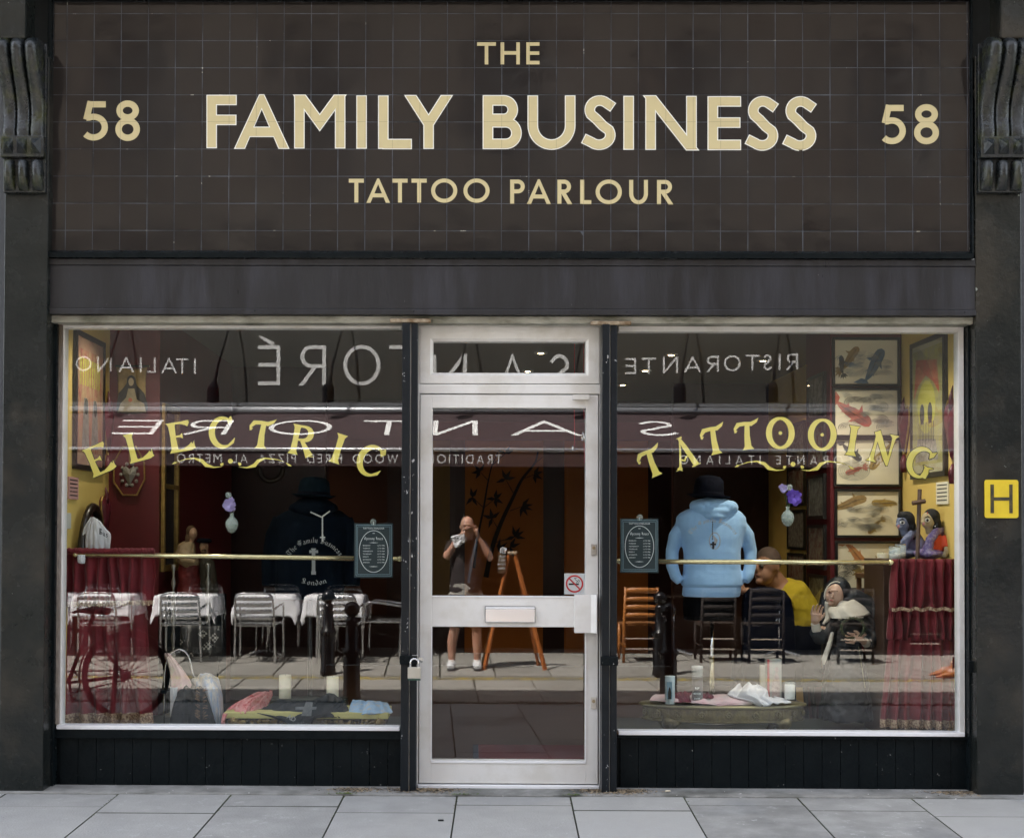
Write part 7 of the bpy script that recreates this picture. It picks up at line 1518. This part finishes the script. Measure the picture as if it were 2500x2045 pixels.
# ------------------------------------------------------------------ tables and chairs of the terrace
TC = mat('white_tablecloth', (.90, .90, .93), .8, bump=.1, bscale=60)
ALC = mat('polished_aluminium', (.66, .67, .68), .22, metal=.9)
def table(i, x, y, lab, clothed=True):
    t = empty('cafe_table', (x, y, gz(y)), lab, 'table', 'pavement tables of the restaurant'); z = gz(y)
    MB().box(x-.31, x+.31, y-.31, y+.31, z+.715, z+.735).build('table_top', ALC if clothed else mat('dark_table', (.03, .02, .015), .4), t)
    MB().tube([(x, y, z+.03), (x, y, z+.72)], .03, 12).build('column', ALC, t, smooth=True)
    for a in range(4): MB().tube([(x, y, z+.06), (x+.3*math.cos(a*1.571+.785), y+.3*math.sin(a*1.571+.785), z+.015)], .016, 8).build('foot', ALC, t)
    if clothed:
        def f(u, v):
            X, Y = (u-.5)*1.16, (v-.5)*1.16; cx, cy_ = max(-.32, min(.32, X)), max(-.32, min(.32, Y)); dx, dy = X-cx, Y-cy_; dd = math.hypot(dx, dy)
            n_ = noise.noise(Vector((X*5+i*7, Y*5, i)))
            if dd < 1e-6: return Vector((x+X, y+Y, z+.741+n_*.002))
            o = .03+.16*(dd*1.2)*(.5+n_)+(.04 if dx and dy else 0)*dd
            return Vector((x+cx+dx/dd*o, y+cy_+dy/dd*o, z+.741-dd*.97+n_*.012))
        c = tag(MB().grid(f, 44, 44).build('tablecloth', TC, None, smooth=True, solid=.003), lab.replace('cafe table under', 'hanging white cloth on').replace('pavement table', 'cloth'), 'tablecloth', 'white cloths on the pavement tables')
for i, (x, lab) in enumerate(((-5.15, 'square cafe table under a white cloth, leftmost one cut by the window edge'), (-4.39, 'square cafe table under a white cloth behind the bicycle saddle'), (-3.41, 'square cafe table under a white cloth above the lace table'), (-2.45, 'square cafe table under a white cloth, third from the left'), (-1.62, 'square cafe table under a white cloth behind the slim bollard'))):
    table(i, x, -8.45, lab)
for x, lab in ((2.5, 'bare dark cafe table behind the honey coloured chair'), (3.8, 'bare dark cafe table behind the dark wooden chairs')): table(9, x, -8.75, lab, False)
def metal_chair():
    t = empty('metal_chair', (0, 0, 0), 'polished aluminium terrace chair', 'chair', 'aluminium terrace chairs'); r = .0125
    bk = catmull([(-.235, .20, .0), (-.225, .22, .45), (-.215, .27, .72), (-.17, .285, .795), (0, .29, .805), (.17, .285, .795), (.215, .27, .72), (.225, .22, .45), (.235, .20, 0)], 6)
    MB().tube(bk, r, 8).build('back_frame', ALC, t, smooth=True)
    for s_ in (-1, 1):
        MB().tube(catmull([(s_*.26, -.24, 0), (s_*.255, -.23, .4), (s_*.26, -.20, .64), (s_*.26, -.05, .66), (s_*.225, .235, .62)], 5), r, 8).build('arm_and_leg', ALC, t, smooth=True)
    for k in range(4):
        z = .50+.075*k; b = MB(); n_ = 8
        for j in range(n_):
            a0, a1 = -1+2*j/n_, -1+2*(j+1)/n_; yy = lambda a: .235+.07*(z-.45)/.3+.03*(1-a*a)
            b.add([(a0*.205, yy(a0), z), (a1*.205, yy(a1), z), (a1*.205, yy(a1)+.008, z+.05), (a0*.205, yy(a0)+.008, z+.05)], [(3, 2, 1, 0)])
        b.build('back_slat', ALC, t, smooth=True, solid=.004)
    for k in range(6): MB().box(-.21, .21, -.22+.07*k, -.165+.07*k, .44, .448).build('seat_slat', ALC, t)
    MB().tube([(-.25, -.23, .435), (.25, -.23, .435), (.22, .2, .435), (-.22, .2, .435)], r, 8, closed=True).build('seat_frame', ALC, t)
    return t
mc = metal_chair(); fst = True
for x, y, rz, lab in ((-4.28, -7.84, .05, 'aluminium terrace chair seen between bicycle saddle and curtain'), (-3.34, -7.84, -.03, 'aluminium terrace chair seen above the lace covered table'), (-2.47, -7.82, .02, 'aluminium terrace chair seen left of the slim bollard'), (-1.53, -7.83, .0, 'aluminium terrace chair right behind the slim bollard'), (-1.02, -8.35, -1.5, 'aluminium terrace chair seen side on next to the left door post'),
                      (-4.7, -9.0, 3.1, 'aluminium chair on the far side of the first clothed table'), (-3.4, -9.0, 3.2, 'aluminium chair on the far side of the second clothed table'), (-2.4, -9.0, 3.1, 'aluminium chair on the far side of the third clothed table'), (-1.6, -9.0, 3.1, 'aluminium chair on the far side of the last clothed table')):
    o = mc if fst else copy_tree(mc); fst = False; place(o, (x, y, gz(y)), rz, lab)
def wood_chair(m, nm):
    t = empty('wooden_chair', (0, 0, 0), 'ladder back wooden chair', 'chair', 'ladder back chairs of the terrace')
    for s_ in (-1, 1):
        MB().tube([(s_*.20, .19, 0), (s_*.195, .20, .44), (s_*.185, .255, .88)], [.017, .019, .016], 8).build('back_leg', m, t, smooth=True)
        MB().tube([(s_*.21, -.19, 0), (s_*.205, -.185, .44)], [.016, .019], 8).build('leg', m, t, smooth=True)
    for k in range(4):
        z = .53+.093*k; h = .045 if k < 3 else .06; b = MB(); yb_ = .205+(z-.44)*.125
        b.grid(lambda u, v: Vector((-.185+.37*u, yb_+.03*(1-(2*u-1)**2), z+h*v+(.012*(1-(2*u-1)**2) if v > .5 else 0))), 8, 1).build('back_slat', m, t, smooth=True, solid=.012)
    MB().box(-.215, .215, -.20, .20, .43, .455).build('seat', mat('rush_seat_honey' if m == HON else 'rush_seat', (.2, .08, .02) if m == HON else (.03, .02, .014), .9), t)
    for z, yy in ((.16, .195), (.28, .197)): MB().tube([(-.2, yy, z), (.2, yy, z)], .009, 6).build('stretcher', mat('stretcher_pale', (.38, .33, .28), .5), t)  # back stretchers coloured paler than the side ones
    for s_ in (-1, 1): MB().tube([(s_*.205, -.19, .2), (s_*.2, .19, .2)], .009, 6).build('stretcher', m, t)
    return t
HON = mat('honey_wood', (.40, .15, .035), .45); DKW = mat('dark_stained_wood', (.016, .010, .008), .8)
place(wood_chair(HON, 0), (1.99, -8.02, gz(-8)), .0, 'honey coloured ladder back chair seen left of the dummy on the right')
wc = wood_chair(DKW, 1); fst = True
for x, y, lab in ((2.90, -8.05, 'dark ladder back chair seen below the blue hoodie'), (3.45, -8.02, 'dark ladder back chair in front of the man in yellow'), (4.48, -8.0, 'dark ladder back chair seen through the nun statue'), (5.6, -8.9, 'dark ladder back chair behind the right curtain')):
    o = wc if fst else copy_tree(wc); fst = False; place(o, (x, y, gz(-8)), .02, lab)
# ------------------------------------------------------------------ bollards, bicycle, stepladder easel
BOL = mat('bollard_black', (.006, .006, .007), .3)
def bollard(x, y, lab):
    t = empty('bollard', (x, y, gz(y)-.01), lab, 'bollard', 'cast iron bollards along the gutters')
    pr = [(.085, 0), (.085, .05), (.078, .07), (.078, .40), (.072, .42), (.088, .44), (.092, .46), (.088, .48), (.064, .50), (.056, .68), (.052, .72), (.060, .735), (.050, .75), (.042, .775)]
    MB().lathe(pr, (x, y, gz(y)-.01), 22).build('post', BOL, t, smooth=True); MB().ball((x, y, gz(y)+.835), .073, n=20, m=12).build('ball_top', BOL, t, smooth=True)
    return t
bollard(SX(860, 4.66), -4.66, 'thick black bollard mirrored right of the slim one in the left window')
bollard(SX(802, 6.75), -6.75, 'slimmer looking black bollard mirrored in front of the last clothed table')
bollard(SX(1632, 4.66), -4.66, 'thick black bollard mirrored left of the blue hoodie dummy')
bollard(SX(1612, 6.75), -6.75, 'farther black bollard mirrored just behind the thick one on the right')
BK = mat('bike_enamel', (.022, .012, .014), .3); TYR = mat('tyre_rubber', (.012, .012, .012), .7)
yb_ = -3.1; c = RF(307, 1661, 3.1); rz_ = .335; c.z = gz(yb_)+rz_+.012
bk = empty('bicycle', (c.x-.5, yb_, gz(yb_)), 'dark upright bicycle mirrored in front of the left curtain', 'bicycle')
def wheel(cx):
    wc_ = Vector((cx, yb_, c.z)); w = MB().tube([wc_+Vector((rz_*math.cos(a*.1309), 0, rz_*math.sin(a*.1309))) for a in range(48)], .019, 10, closed=True).build('tyre', TYR, bk, smooth=True)
    MB().tube([wc_+Vector(((rz_-.024)*math.cos(a*.1309), 0, (rz_-.024)*math.sin(a*.1309))) for a in range(48)], .009, 6, closed=True).build('rim', mat('dark_rim', (.12, .10, .10), .3, metal=.8), w, smooth=True)
    sp = MB()
    for a in range(36):
        t0 = a*math.pi/18; t1 = t0+(.55 if a % 2 else -.55); s_ = .02 if a % 4 < 2 else -.02
        sp.tube([wc_+Vector((.022*math.cos(t1), s_, .022*math.sin(t1))), wc_+Vector(((rz_-.03)*math.cos(t0), 0, (rz_-.03)*math.sin(t0)))], .0024, 4)
    sp.build('spokes', mat('dark_spokes', (.04, .03, .03), .5), w); MB().tube([wc_+Vector((0, -.05, 0)), wc_+Vector((0, .05, 0))], [.032, .032], 14).build('hub', BK, w, smooth=True)
    MB().tube([wc_+Vector(((rz_+.035)*math.cos(a*.105), 0, (rz_+.035)*math.sin(a*.105))) for a in range(4, 33)], .014, 8, ell=(.4, 1.6)).build('mudguard', BK, bk, smooth=True)
wheel(c.x); wheel(c.x-1.08)
bb = Vector((c.x-.46, yb_, c.z-.06)); se = Vector((c.x-.30, yb_, c.z+.36)); hd = Vector((c.x-.86, yb_, c.z+.46)); hub = Vector((c.x, yb_, c.z)); fh = Vector((c.x-1.08, yb_, c.z))
for n_, pts, r_ in (('down_tube', [bb, hd+Vector((-.01, 0, -.12))], .018), ('seat_tube', [bb, se+Vector((.04, 0, .12))], .016), ('top_tube', [se+Vector((-.01, 0, -.02)), hd], .016), ('chain_stay', [bb, hub], .012), ('seat_stay', [se+Vector((0, 0, -.02)), hub], .012), ('fork', [hd+Vector((.01, 0, .1)), hd+Vector((-.05, 0, -.18)), fh], .014)): MB().tube(pts, r_, 8).build(n_, BK, bk, smooth=True)
MB().tube([hd+Vector((.01, 0, .1)), hd+Vector((.03, 0, .2)), hd+Vector((.0, .1, .24)), hd+Vector((.12, .26, .2))], .012, 8).build('handlebar', STEEL, bk, smooth=True); MB().tube([hd+Vector((.03, 0, .2)), hd+Vector((.0, -.1, .24)), hd+Vector((.12, -.26, .2))], .012, 8).build('handlebar', STEEL, bk, smooth=True)
MB().tube([se+Vector((.16, 0, .15)), se+Vector((.06, 0, .16)), se+Vector((-.06, 0, .155)), se+Vector((-.13, 0, .14))], [.06, .07, .035, .018], 12, ell=(.5, 1.1)).build('saddle', mat('saddle_leather', (.02, .012, .01), .5), bk, smooth=True)
MB().tube([bb+Vector((.09*math.cos(a*.3), -.03, .09*math.sin(a*.3))) for a in range(21)], .008, 6, closed=True).build('chainring', STEEL, bk); MB().tube([bb+Vector((0, -.03, 0)), bb+Vector((.02, -.06, -.16)), bb+Vector((.02, -.13, -.16))], .011, 8).build('crank', BK, bk)
MB().tube([bb+Vector((0, -.03, .088)), hub+Vector((0, -.03, .04))], .006, 6).build('chain', TYR, bk); MB().tube([bb+Vector((0, -.03, -.088)), hub+Vector((0, -.03, -.035))], .006, 6).build('chain', TYR, bk)
ps = RF(288, 1556, 3.25); t = empty('parking_post', (ps.x, -3.25, gz(-3.25)), 'slim dark post with rounded top standing in front of the bicycle wheel', 'post')
MB().tube([(ps.x-.04, -3.25, gz(-3.25)), ps], [.022, .018], 12).build('post', BOL, t, smooth=True); MB().ball(ps, .022).build('cap', BOL, t, smooth=True)
OW = mat('orange_varnished_pine', (.45, .12, .025), .4, c2=(.52, .17, .045), scale=22, stretch=(1, 1, .15))
ye = 7.15; t = empty('easel', tuple(RF(1260, 1636, ye)), 'orange wooden A shaped menu easel mirrored beside the photographer', 'easel')
top1, top2 = RF(1243, 1350, ye), RF(1256, 1350, ye); f1, f2 = RF(1182, 1635, ye), RF(1331, 1637, ye); f1.z = f2.z = gz(-ye)
MB().tube([f1, top1], .024, 4, ell=(1, .6)).build('leg', OW, t); MB().tube([f2, top2], .024, 4, ell=(1, .6)).build('leg', OW, t)
g1, g2 = f1+Vector((-.02, -.38, 0)), f2+Vector((-.05, -.42, 0)); MB().tube([g1, top1+Vector((0, -.03, -.02))], .018, 4).build('rear_leg', mat('olive_wood', (.16, .11, .04), .5), t); MB().tube([g2, top2+Vector((0, -.03, -.02))], .018, 4).build('rear_leg', OW, t)
MB().tube([top1+Vector((-.02, .0, .0)), top2+Vector((.02, 0, 0))], .022, 8).build('hinge_bar', mat('pale_hinge', (.4, .3, .2), .5), t)
mn = empty('menu_box', tuple(RF(1222, 1382, ye)), 'small dark menu box stuffed with papers on the easel', 'menu box')
a = RF(1215, 1398, ye); b = RF(1234, 1350, ye); MB().box(a.x, b.x, -ye-.03, -ye+.03, a.z, b.z).build('box', mat('menu_brown', (.07, .05, .03), .6), mn)
sheet([[RF(1221, 1338, ye), RF(1228, 1334, ye), RF(1237, 1338, ye)], [RF(1221, 1351, ye), RF(1228, 1351, ye), RF(1234, 1351, ye)]], 12, 2, .02, 6, (0, 1, 0)).build('papers', WCL, mn, solid=.004)
for i_, tx in enumerate(('PIZZA', 'MENU', 'PASTA', 'VINO')):
    q = RF(1224.5, 1360+9.5*i_, ye); typeset(tx, .032, (q.x, -ye+.032, q.z), rot=(math.pi/2, 0, math.pi), m=SIGNW, parent=mn, name='menu_text')
# ------------------------------------------------------------------ people
SKIN = mat('sunlit_skin', (.50, .26, .18), .5, c2=(.56, .32, .23), scale=14, sss=.1); SHRT = mat('dark_tee_shirt', (.022, .015, .016), .9, bump=.3, bscale=60); STN = mat('stone_shorts', (.42, .40, .36), .9, c2=(.36, .34, .30), scale=9, bump=.3); TRN = mat('trainer_white', (.72, .73, .74), .5); TRD = mat('trainer_dark', (.05, .05, .055), .6)
def P(px, py, dd=.2): return RF(px, py, D+dd)
yg = gz(-7.2); m_ = .0
t = empty('person', (-.05, -7.22, yg), 'bald man in dark tee shirt and pale shorts photographing, mirrored in the door', 'person')
bd = MB(); hc = P(1141, 1283, .22)
bd.ball(hc+Vector((0, 0, .015)), .076, .096, .092, n=22, m=16); bd.ball(hc+Vector((0, .02, -.055)), .060, .078, .072, n=18, m=12)
bd.ball(hc+Vector((0, .098, -.03)), .013, .018, .024, n=10, m=8); bd.ball(hc+Vector((-.077, 0, -.02)), .010, .020, .030, n=10, m=8); bd.ball(hc+Vector((.077, 0, -.02)), .010, .020, .030, n=10, m=8); bd.ball(hc+Vector((0, .085, .012)), .05, .016, .012, n=12, m=8); bd.ball(hc+Vector((0, .075, -.10)), .026, .022, .018, n=10, m=8)
ch_ = P(1140, 1330, .24)
bd.tube([hc+Vector((0, -.02, -.06)), Vector((-.03, -7.25, yg+1.45)), Vector((-.03, -7.25, yg+1.38))], [.058, .060, .075], 16)
tor = [Vector((-.03, -7.25, yg+1.36)), Vector((-.03, -7.24, yg+1.2)), Vector((-.04, -7.23, yg+1.02)), Vector((-.05, -7.22, yg+.90))]
bd.tube(tor, [.15, .17, .16, .16], 18, ell=(.72, 1.0) if False else (1, .72))
ARM = {}
for s_, sh, el, wr in ((1, Vector((.13, -7.24, yg+1.38)), P(1199, 1366, .16), P(1168, 1312, .10)), (-1, Vector((-.20, -7.24, yg+1.38)), P(1089, 1362, .16), P(1122, 1306, .10))):
    bd.tube([sh+Vector((-.04*s_, 0, .0)), sh, (sh+el)/2+Vector((.01*s_, 0, 0)), el], [.055, .056, .048, .040], 12); bd.tube([el, el.lerp(wr, .3), el.lerp(wr, .75), wr], [.041, .044, .032, .026], 12); ARM[s_] = (sh, el, wr)
for s_, hx, kx, fx in ((-1, -.14, -.17, SX(1104, 7.2)), (1, .05, .07, SX(1166, 7.2))):
    bd.tube([(hx, -7.22, yg+.88), (kx, -7.20, yg+.50), (kx, -7.2, yg+.46), (fx, -7.22, yg+.30), (fx, -7.23, yg+.08)], [.088, .062, .056, .055, .036], 14); bd.ball((fx, -7.19, yg+.06), .04, .09, .04)
hand(bd, ARM[-1][2], P(1134, 1301, .09), (.85, .1, .35), (-.2, .2, 1), (.3, 1, 0), .165, .6, 1)
hand(bd, ARM[1][2], P(1162, 1297, .09), (-.45, .1, .9), (.9, .2, .3), (-.5, .9, 0), .165, .8, -1)
bd.build('body', SKIN, t, voxel=.0062, smooth_it=4)
sm = MB(); sm.tube([v+Vector((0, 0, .0)) for v in tor]+[Vector((-.05, -7.22, yg+.86))], [.165, .186, .178, .178, .18], 20, ell=(1, .76)); sm.tube([Vector((-.03, -7.25, yg+1.44)), Vector((-.03, -7.25, yg+1.36))], [.085, .13], 16)
for s_ in (-1, 1):
    sh, el, wr = ARM[s_]; sm.tube([sh+Vector((-.07*s_, 0, .0)), sh, sh.lerp(el, .62)], [.07, .074, .07], 12)
sm.build('tee_shirt', SHRT, t, voxel=.008, smooth_it=4, disp=.025, dscale=.09)
so = MB(); so.tube([(-.05, -7.22, yg+.96), (-.05, -7.22, yg+.80)], [.172, .178], 20, ell=(1, .78))
for s_, hx, kx in ((-1, -.14, -.165), (1, .05, .068)): so.tube([(hx, -7.22, yg+.84), (kx, -7.20, yg+.47)], [.102, .088], 16)
so.build('shorts', STN, t, voxel=.008, smooth_it=3, disp=.02, dscale=.08)
for s_, fx in ((-1, SX(1104, 7.2)), (1, SX(1166, 7.2))):
    sh = MB(); sh.tube([(fx, -7.27, yg+.045), (fx, -7.20, yg+.058), (fx+.006*s_, -7.12, yg+.045), (fx+.01*s_, -7.04, yg+.032)], [.044, .050, .046, .032], 14, ell=(.95, 1.05)); sh.tube([(fx, -7.24, yg+.06), (fx, -7.235, yg+.11)], [.045, .043], 12)
    o = sh.build('trainer', TRN, t, voxel=.006, smooth_it=3); MB().tube([(fx, -7.30, yg+.012), (fx, -7.2, yg+.012), (fx+.01*s_, -7.02, yg+.012)], [.044, .052, .04], 12, ell=(.25, 1)).build('sole', TRD, o)
    for k in range(4): MB().tube([(fx-.03, -7.17+.03*k, yg+.085-.008*k), (fx, -7.17+.03*k, yg+.10-.009*k), (fx+.03, -7.17+.03*k, yg+.085-.008*k)], .004, 5).build('lace', TRD if k % 2 else TRN, o)
cmr = empty('camera_body', (0, -7.1, CZ-.04), 'compact black camera held up to the photographer face', 'camera'); CB = mat('camera_black', (.015, .015, .016), .4)
MB().box(-.058, .058, -7.13, -7.085, CZ-.036, CZ+.036).build('body', CB, cmr, bevel=.006); MB().tube([(0, -7.085, CZ), (0, -7.035, CZ)], [.034, .030], 22).build('lens_barrel', CB, cmr, smooth=False); MB().tube([(0, -7.0352, CZ), (0, -7.033, CZ)], [.024, .022], 20).build('front_element', mat('lens_glass', (.05, .04, .02), .05, spec=1), cmr)
MB().tube([(0, -7.034, CZ), (0, -7.030, CZ)], [.031, .031], 22).build('lens_ring', mat('lens_ring', (.2, .17, .1), .3, metal=.8), cmr) if False else None
for s_ in (-1,): 
    st_ = sheet([[Vector((.055, -7.11, CZ+.0)), Vector((.07, -7.10, CZ+.0))], [Vector((.05, -7.06, CZ-.14)), Vector((.072, -7.05, CZ-.14))], [Vector((.0, -7.04, CZ-.36)), Vector((.03, -7.03, CZ-.36))], [Vector((-.03, -7.05, CZ-.58)), Vector((.0, -7.04, CZ-.58))]], 4, 5, 0).build('strap', mat('navy_strap', (.02, .035, .06), .7, c2=(.05, .08, .11), scale=40), cmr, solid=.002)
bag = cloth('plastic_bag', 'crumpled white plastic bag hanging from the photographer hand', [[(0, 0, 0)]*3]*3, 0, WCL) if False else None
t2 = empty('plastic_bag', tuple(P(1120, 1336, .06)), 'crumpled white plastic bag hanging from the photographer hand', 'bag')
sheet([[P(1126, 1302, .07), P(1131, 1303, .055), P(1136, 1306, .06)], [P(1101, 1309, .09), P(1122, 1312, .04), P(1141, 1312, .07)], [P(1106, 1322, .09), P(1124, 1322, .035), P(1138, 1320, .07)], [P(1110, 1335, .08), P(1114, 1336, .05), P(1120, 1334, .08)]], 26, 6, .03, 7, (0, 1, 0), 3, .03, growth=False).build('bag_film', mat('white_polythene', (.82, .82, .84), .35), t2, smooth=True, solid=.003, subs=1)
# man in yellow inside the shop
yy = 1.25; Q = lambda px, py, dy=0: S(px, py, yy+dy)
t = empty('person', (SX(1920, yy), yy, 0), 'seated man with shaved head and yellow tee shirt leaning forward inside the shop', 'person')
hc = Q(1872, 1382); bd = MB(); R2 = Matrix.Rotation(-.85, 3, 'Z')
def ho(x, y_, z): return hc+R2 @ Vector((x, y_, z))
bd.ball(ho(0, .01, .02), .078, .098, .096, n=22, m=16); bd.ball(ho(0, -.028, -.05), .060, .068, .070, n=18, m=12); bd.ball(ho(0, -.105, -.012), .014, .022, .026, n=10, m=8); bd.ball(ho(0, -.09, -.052), .024, .016, .012, n=10, m=8); bd.ball(ho(0, -.082, -.095), .026, .022, .020, n=10, m=8); bd.ball(ho(0, -.088, .022), .05, .016, .014, n=10, m=8); bd.ball(ho(.079, .01, -.005), .010, .02, .032, n=10, m=8); bd.ball(ho(-.079, .01, -.005), .010, .02, .032, n=10, m=8)
bd.tube([ho(0, .03, -.05), Q(1897, 1425, .04), Q(1912, 1450, .04)], [.064, .068, .10], 16)
bd.tube([Q(1914, 1452, .04), Q(1940, 1500, .06), Q(1950, 1570, .06), (SX(1945, yy), yy+.06, .50)], [.13, .155, .15, .17], 18)
bd.tube([Q(1900, 1470, -.1), Q(1870, 1500, -.16), Q(1850, 1482, -.18)], [.06, .05, .042], 12); bd.tube([Q(1850, 1482, -.18), Q(1832, 1450, -.16), Q(1818, 1440, -.15)], [.042, .034, .028], 12)
hand(bd, Q(1818, 1440, -.15), Q(1804, 1440, -.14), (-1, 0, .1), (0, -.4, 1), (-.2, .6, -.5), .17, .6, 1)
bd.tube([Q(1950, 1470, .18), Q(1930, 1540, .2), Q(1880, 1530, .16)], [.06, .05, .035], 12); hand(bd, Q(1880, 1530, .16), Q(1866, 1525, .14), (-1, 0, .1), (0, -.4, 1), (-.2, .6, -.5), .17, .6, 1)
for dy in (-.1, .14): bd.tube([(SX(1940, yy), yy+dy, .52), (SX(1825, yy), yy+dy, .50), (SX(1815, yy), yy+dy, .1)], [.095, .065, .05], 14)
bd.build('body', mat('indoor_skin', (.38, .20, .125), .5, c2=(.42, .23, .145), scale=14), t, voxel=.007, smooth_it=4)
sm = MB(); sm.tube([Q(1900, 1431, .04), Q(1914, 1450, .05), Q(1940, 1492, .06), Q(1950, 1530, .06)], [.085, .15, .165, .165], 20)
sm.tube([Q(1915, 1465, -.08), Q(1885, 1492, -.15)], [.08, .068], 12); sm.tube([Q(1945, 1462, .16), Q(1936, 1520, .2)], [.078, .07], 12); sm.build('tee_shirt', mat('mustard_jersey', (.52, .39, .02), .9, c2=(.56, .43, .03), scale=6), t, voxel=.008, smooth_it=4, disp=.03, dscale=.1)
sm = MB(); sm.tube([Q(1950, 1522, .06), (SX(1948, yy), yy+.06, .60), (SX(1940, yy), yy+.03, .46)], [.17, .185, .18], 18)
for dy in (-.1, .14): sm.tube([(SX(1940, yy), yy+dy, .52), (SX(1825, yy), yy+dy, .51), (SX(1815, yy), yy+dy, .06)], [.115, .085, .07], 14)
sm.build('trousers', mat('navy_trousers', (.006, .008, .016), .9, spec=.05), t, voxel=.009, smooth_it=3, disp=.02)
for s_ in (-.026, .026):
    e = ho(s_, -.088, .004); MB().ball(e, .0125, n=12, m=8).build('eye', mat('eye_dark', (.12, .1, .09), .3), t, smooth=True); MB().tube([ho(s_-.02, -.094, .026), ho(s_, -.100, .031), ho(s_+.02, -.092, .025)], .004, 6).build('eyebrow', mat('short_dark_hair', (.02, .015, .012), .9), t)
MB().ball(ho(0, .018, .034), .0815, .10, .094, n=22, m=14).build('cropped_hair', mat('shaved_scalp', (.10, .065, .05), .8), t, smooth=True)
MB().ball(ho(0, -.101, -.052), .022, .006, .006, n=10, m=6).build('lips', mat('lip_brown', (.26, .10, .08), .5), t, smooth=True)
t = empty('stool', (SX(1945, yy), yy+.05, 0), 'plain dark stool under the seated man in yellow', 'stool'); c = (SX(1945, yy), yy+.05)
MB().lathe([(.19, .41), (.19, .44), (.001, .445)], (*c, 0), 24).build('seat', DKW, t)
for a in range(4): MB().tube([(c[0]+.12*math.cos(a*1.57+.78), c[1]+.12*math.sin(a*1.57+.78), .41), (c[0]+.17*math.cos(a*1.57+.78), c[1]+.17*math.sin(a*1.57+.78), 0)], .015, 8).build('leg', DKW, t)
# passer-by whose tan shoe shows at the right edge
JEA = mat('blue_violet_jeans', (.14, .16, .30), .8, c2=(.18, .2, .35), scale=20); TAN = mat('tan_leather', (.36, .12, .035), .35, c2=(.42, .16, .05), scale=14)
sx0 = SX(2264, 6.6); yq = -6.6; zq = gz(yq); t = empty('person', (sx0+.55, yq, zq), 'seated passer-by in violet jeans and tan pointed shoes at the right window edge', 'person')
bd = MB(); hx = sx0+1.15
bd.ball((hx+.02, yq, zq+1.22), .078, .078, .11, n=18, m=12); bd.tube([(hx+.02, yq, zq+1.14), (hx+.05, yq, zq+1.02), (hx+.08, yq, zq+.8), (hx+.06, yq, zq+.5)], [.055, .15, .15, .15], 16)
for dy in (-.1, .1): bd.tube([(hx, yq+dy, zq+.5), (hx-.40, yq+dy, zq+.5), (hx-.85, yq+dy, zq+.13)], [.08, .06, .042], 14); bd.ball((hx-.9, yq+dy, zq+.09), .09, .038, .035); bd.tube([(hx+.05, yq+dy*1.9, zq+.98), (hx-.05, yq+dy*2.4, zq+.72), (hx-.28, yq+dy*1.6, zq+.62)], [.05, .042, .03], 12)
bd.ball((hx-.06, yq, zq+1.2), .02, .014, .02)
bd.build('body', SKIN, t, voxel=.009)
sm = MB(); sm.tube([(hx+.06, yq, zq+.58), (hx+.05, yq, zq+.46)], [.17, .16], 16)
for dy in (-.1, .1): sm.tube([(hx, yq+dy, zq+.5), (hx-.40, yq+dy, zq+.5), (hx-.80, yq+dy, zq+.17)], [.10, .082, .065], 14)
sm.build('jeans', JEA, t, voxel=.009, disp=.02); sm = MB().tube([(hx+.04, yq, zq+1.06), (hx+.05, yq, zq+1.0), (hx+.08, yq, zq+.8), (hx+.07, yq, zq+.54)], [.07, .17, .17, .17], 16)
for dy in (-.1, .1): sm.tube([(hx+.05, yq+dy*1.9, zq+.98), (hx-.05, yq+dy*2.4, zq+.72), (hx-.24, yq+dy*1.6, zq+.62)], [.065, .055, .04], 12)
sm.build('shirt', JEA, t, voxel=.009, disp=.02); MB().ball((hx+.04, yq, zq+1.25), .088, .086, .10, n=16, m=10).build('hair', HR, t, smooth=True)
for dy in (-.1, .1): MB().tube([(hx-.80, yq+dy, zq+.11), (hx-.86, yq+dy, zq+.09), (hx-.98, yq+dy, zq+.055), (hx-1.10, yq+dy, zq+.03)], [.045, .05, .036, .012], 14, ell=(.9, 1)).build('shoe', TAN, t, voxel=.006, smooth_it=3)
c = (hx+.06, yq); t = empty('bench', (c[0], c[1], zq), 'low dark bench under the passer-by at the right window edge', 'bench')
MB().box(c[0]-.22, c[0]+.22, yq-.3, yq+.3, zq+.30, zq+.335).build('seat', DKW, t)
for a in (-.19, .15):
    for b in (-.27, .23): MB().box(c[0]+a, c[0]+a+.04, yq+b, yq+b+.04, zq, zq+.30).build('leg', DKW, t)

t = empty('padded_chair', (SX(1872, 1.03), 1.03, 0), 'round backed navy padded chair in front of the seated man in yellow', 'chair'); yc = 1.03
pts = [(1812, 1800)]+[(1812, 1470), (1816, 1448), (1830, 1434), (1855, 1429), (1885, 1430), (1915, 1438), (1930, 1460), (1937, 1500), (1940, 1560), (1942, 1800)]
MB().prism([(SX(a, yc), max(.30, SZ(b, yc))) for a, b in pts], yc-.03, yc+.03).build('backrest', mat('navy_upholstery', (.005, .007, .016), .9, spec=.04), t, bevel=.012)
MB().box(SX(1812, yc), SX(1942, yc), yc+.031, yc+.12, .30, .42).build('seat', MATS['navy_upholstery'], t, bevel=.01)
for a in (1818, 1930):
    for b in (-.02, .08): MB().box(SX(a, yc), SX(a, yc)+.03, yc+b, yc+b+.03, 0, .30).build('leg', DKW, t)
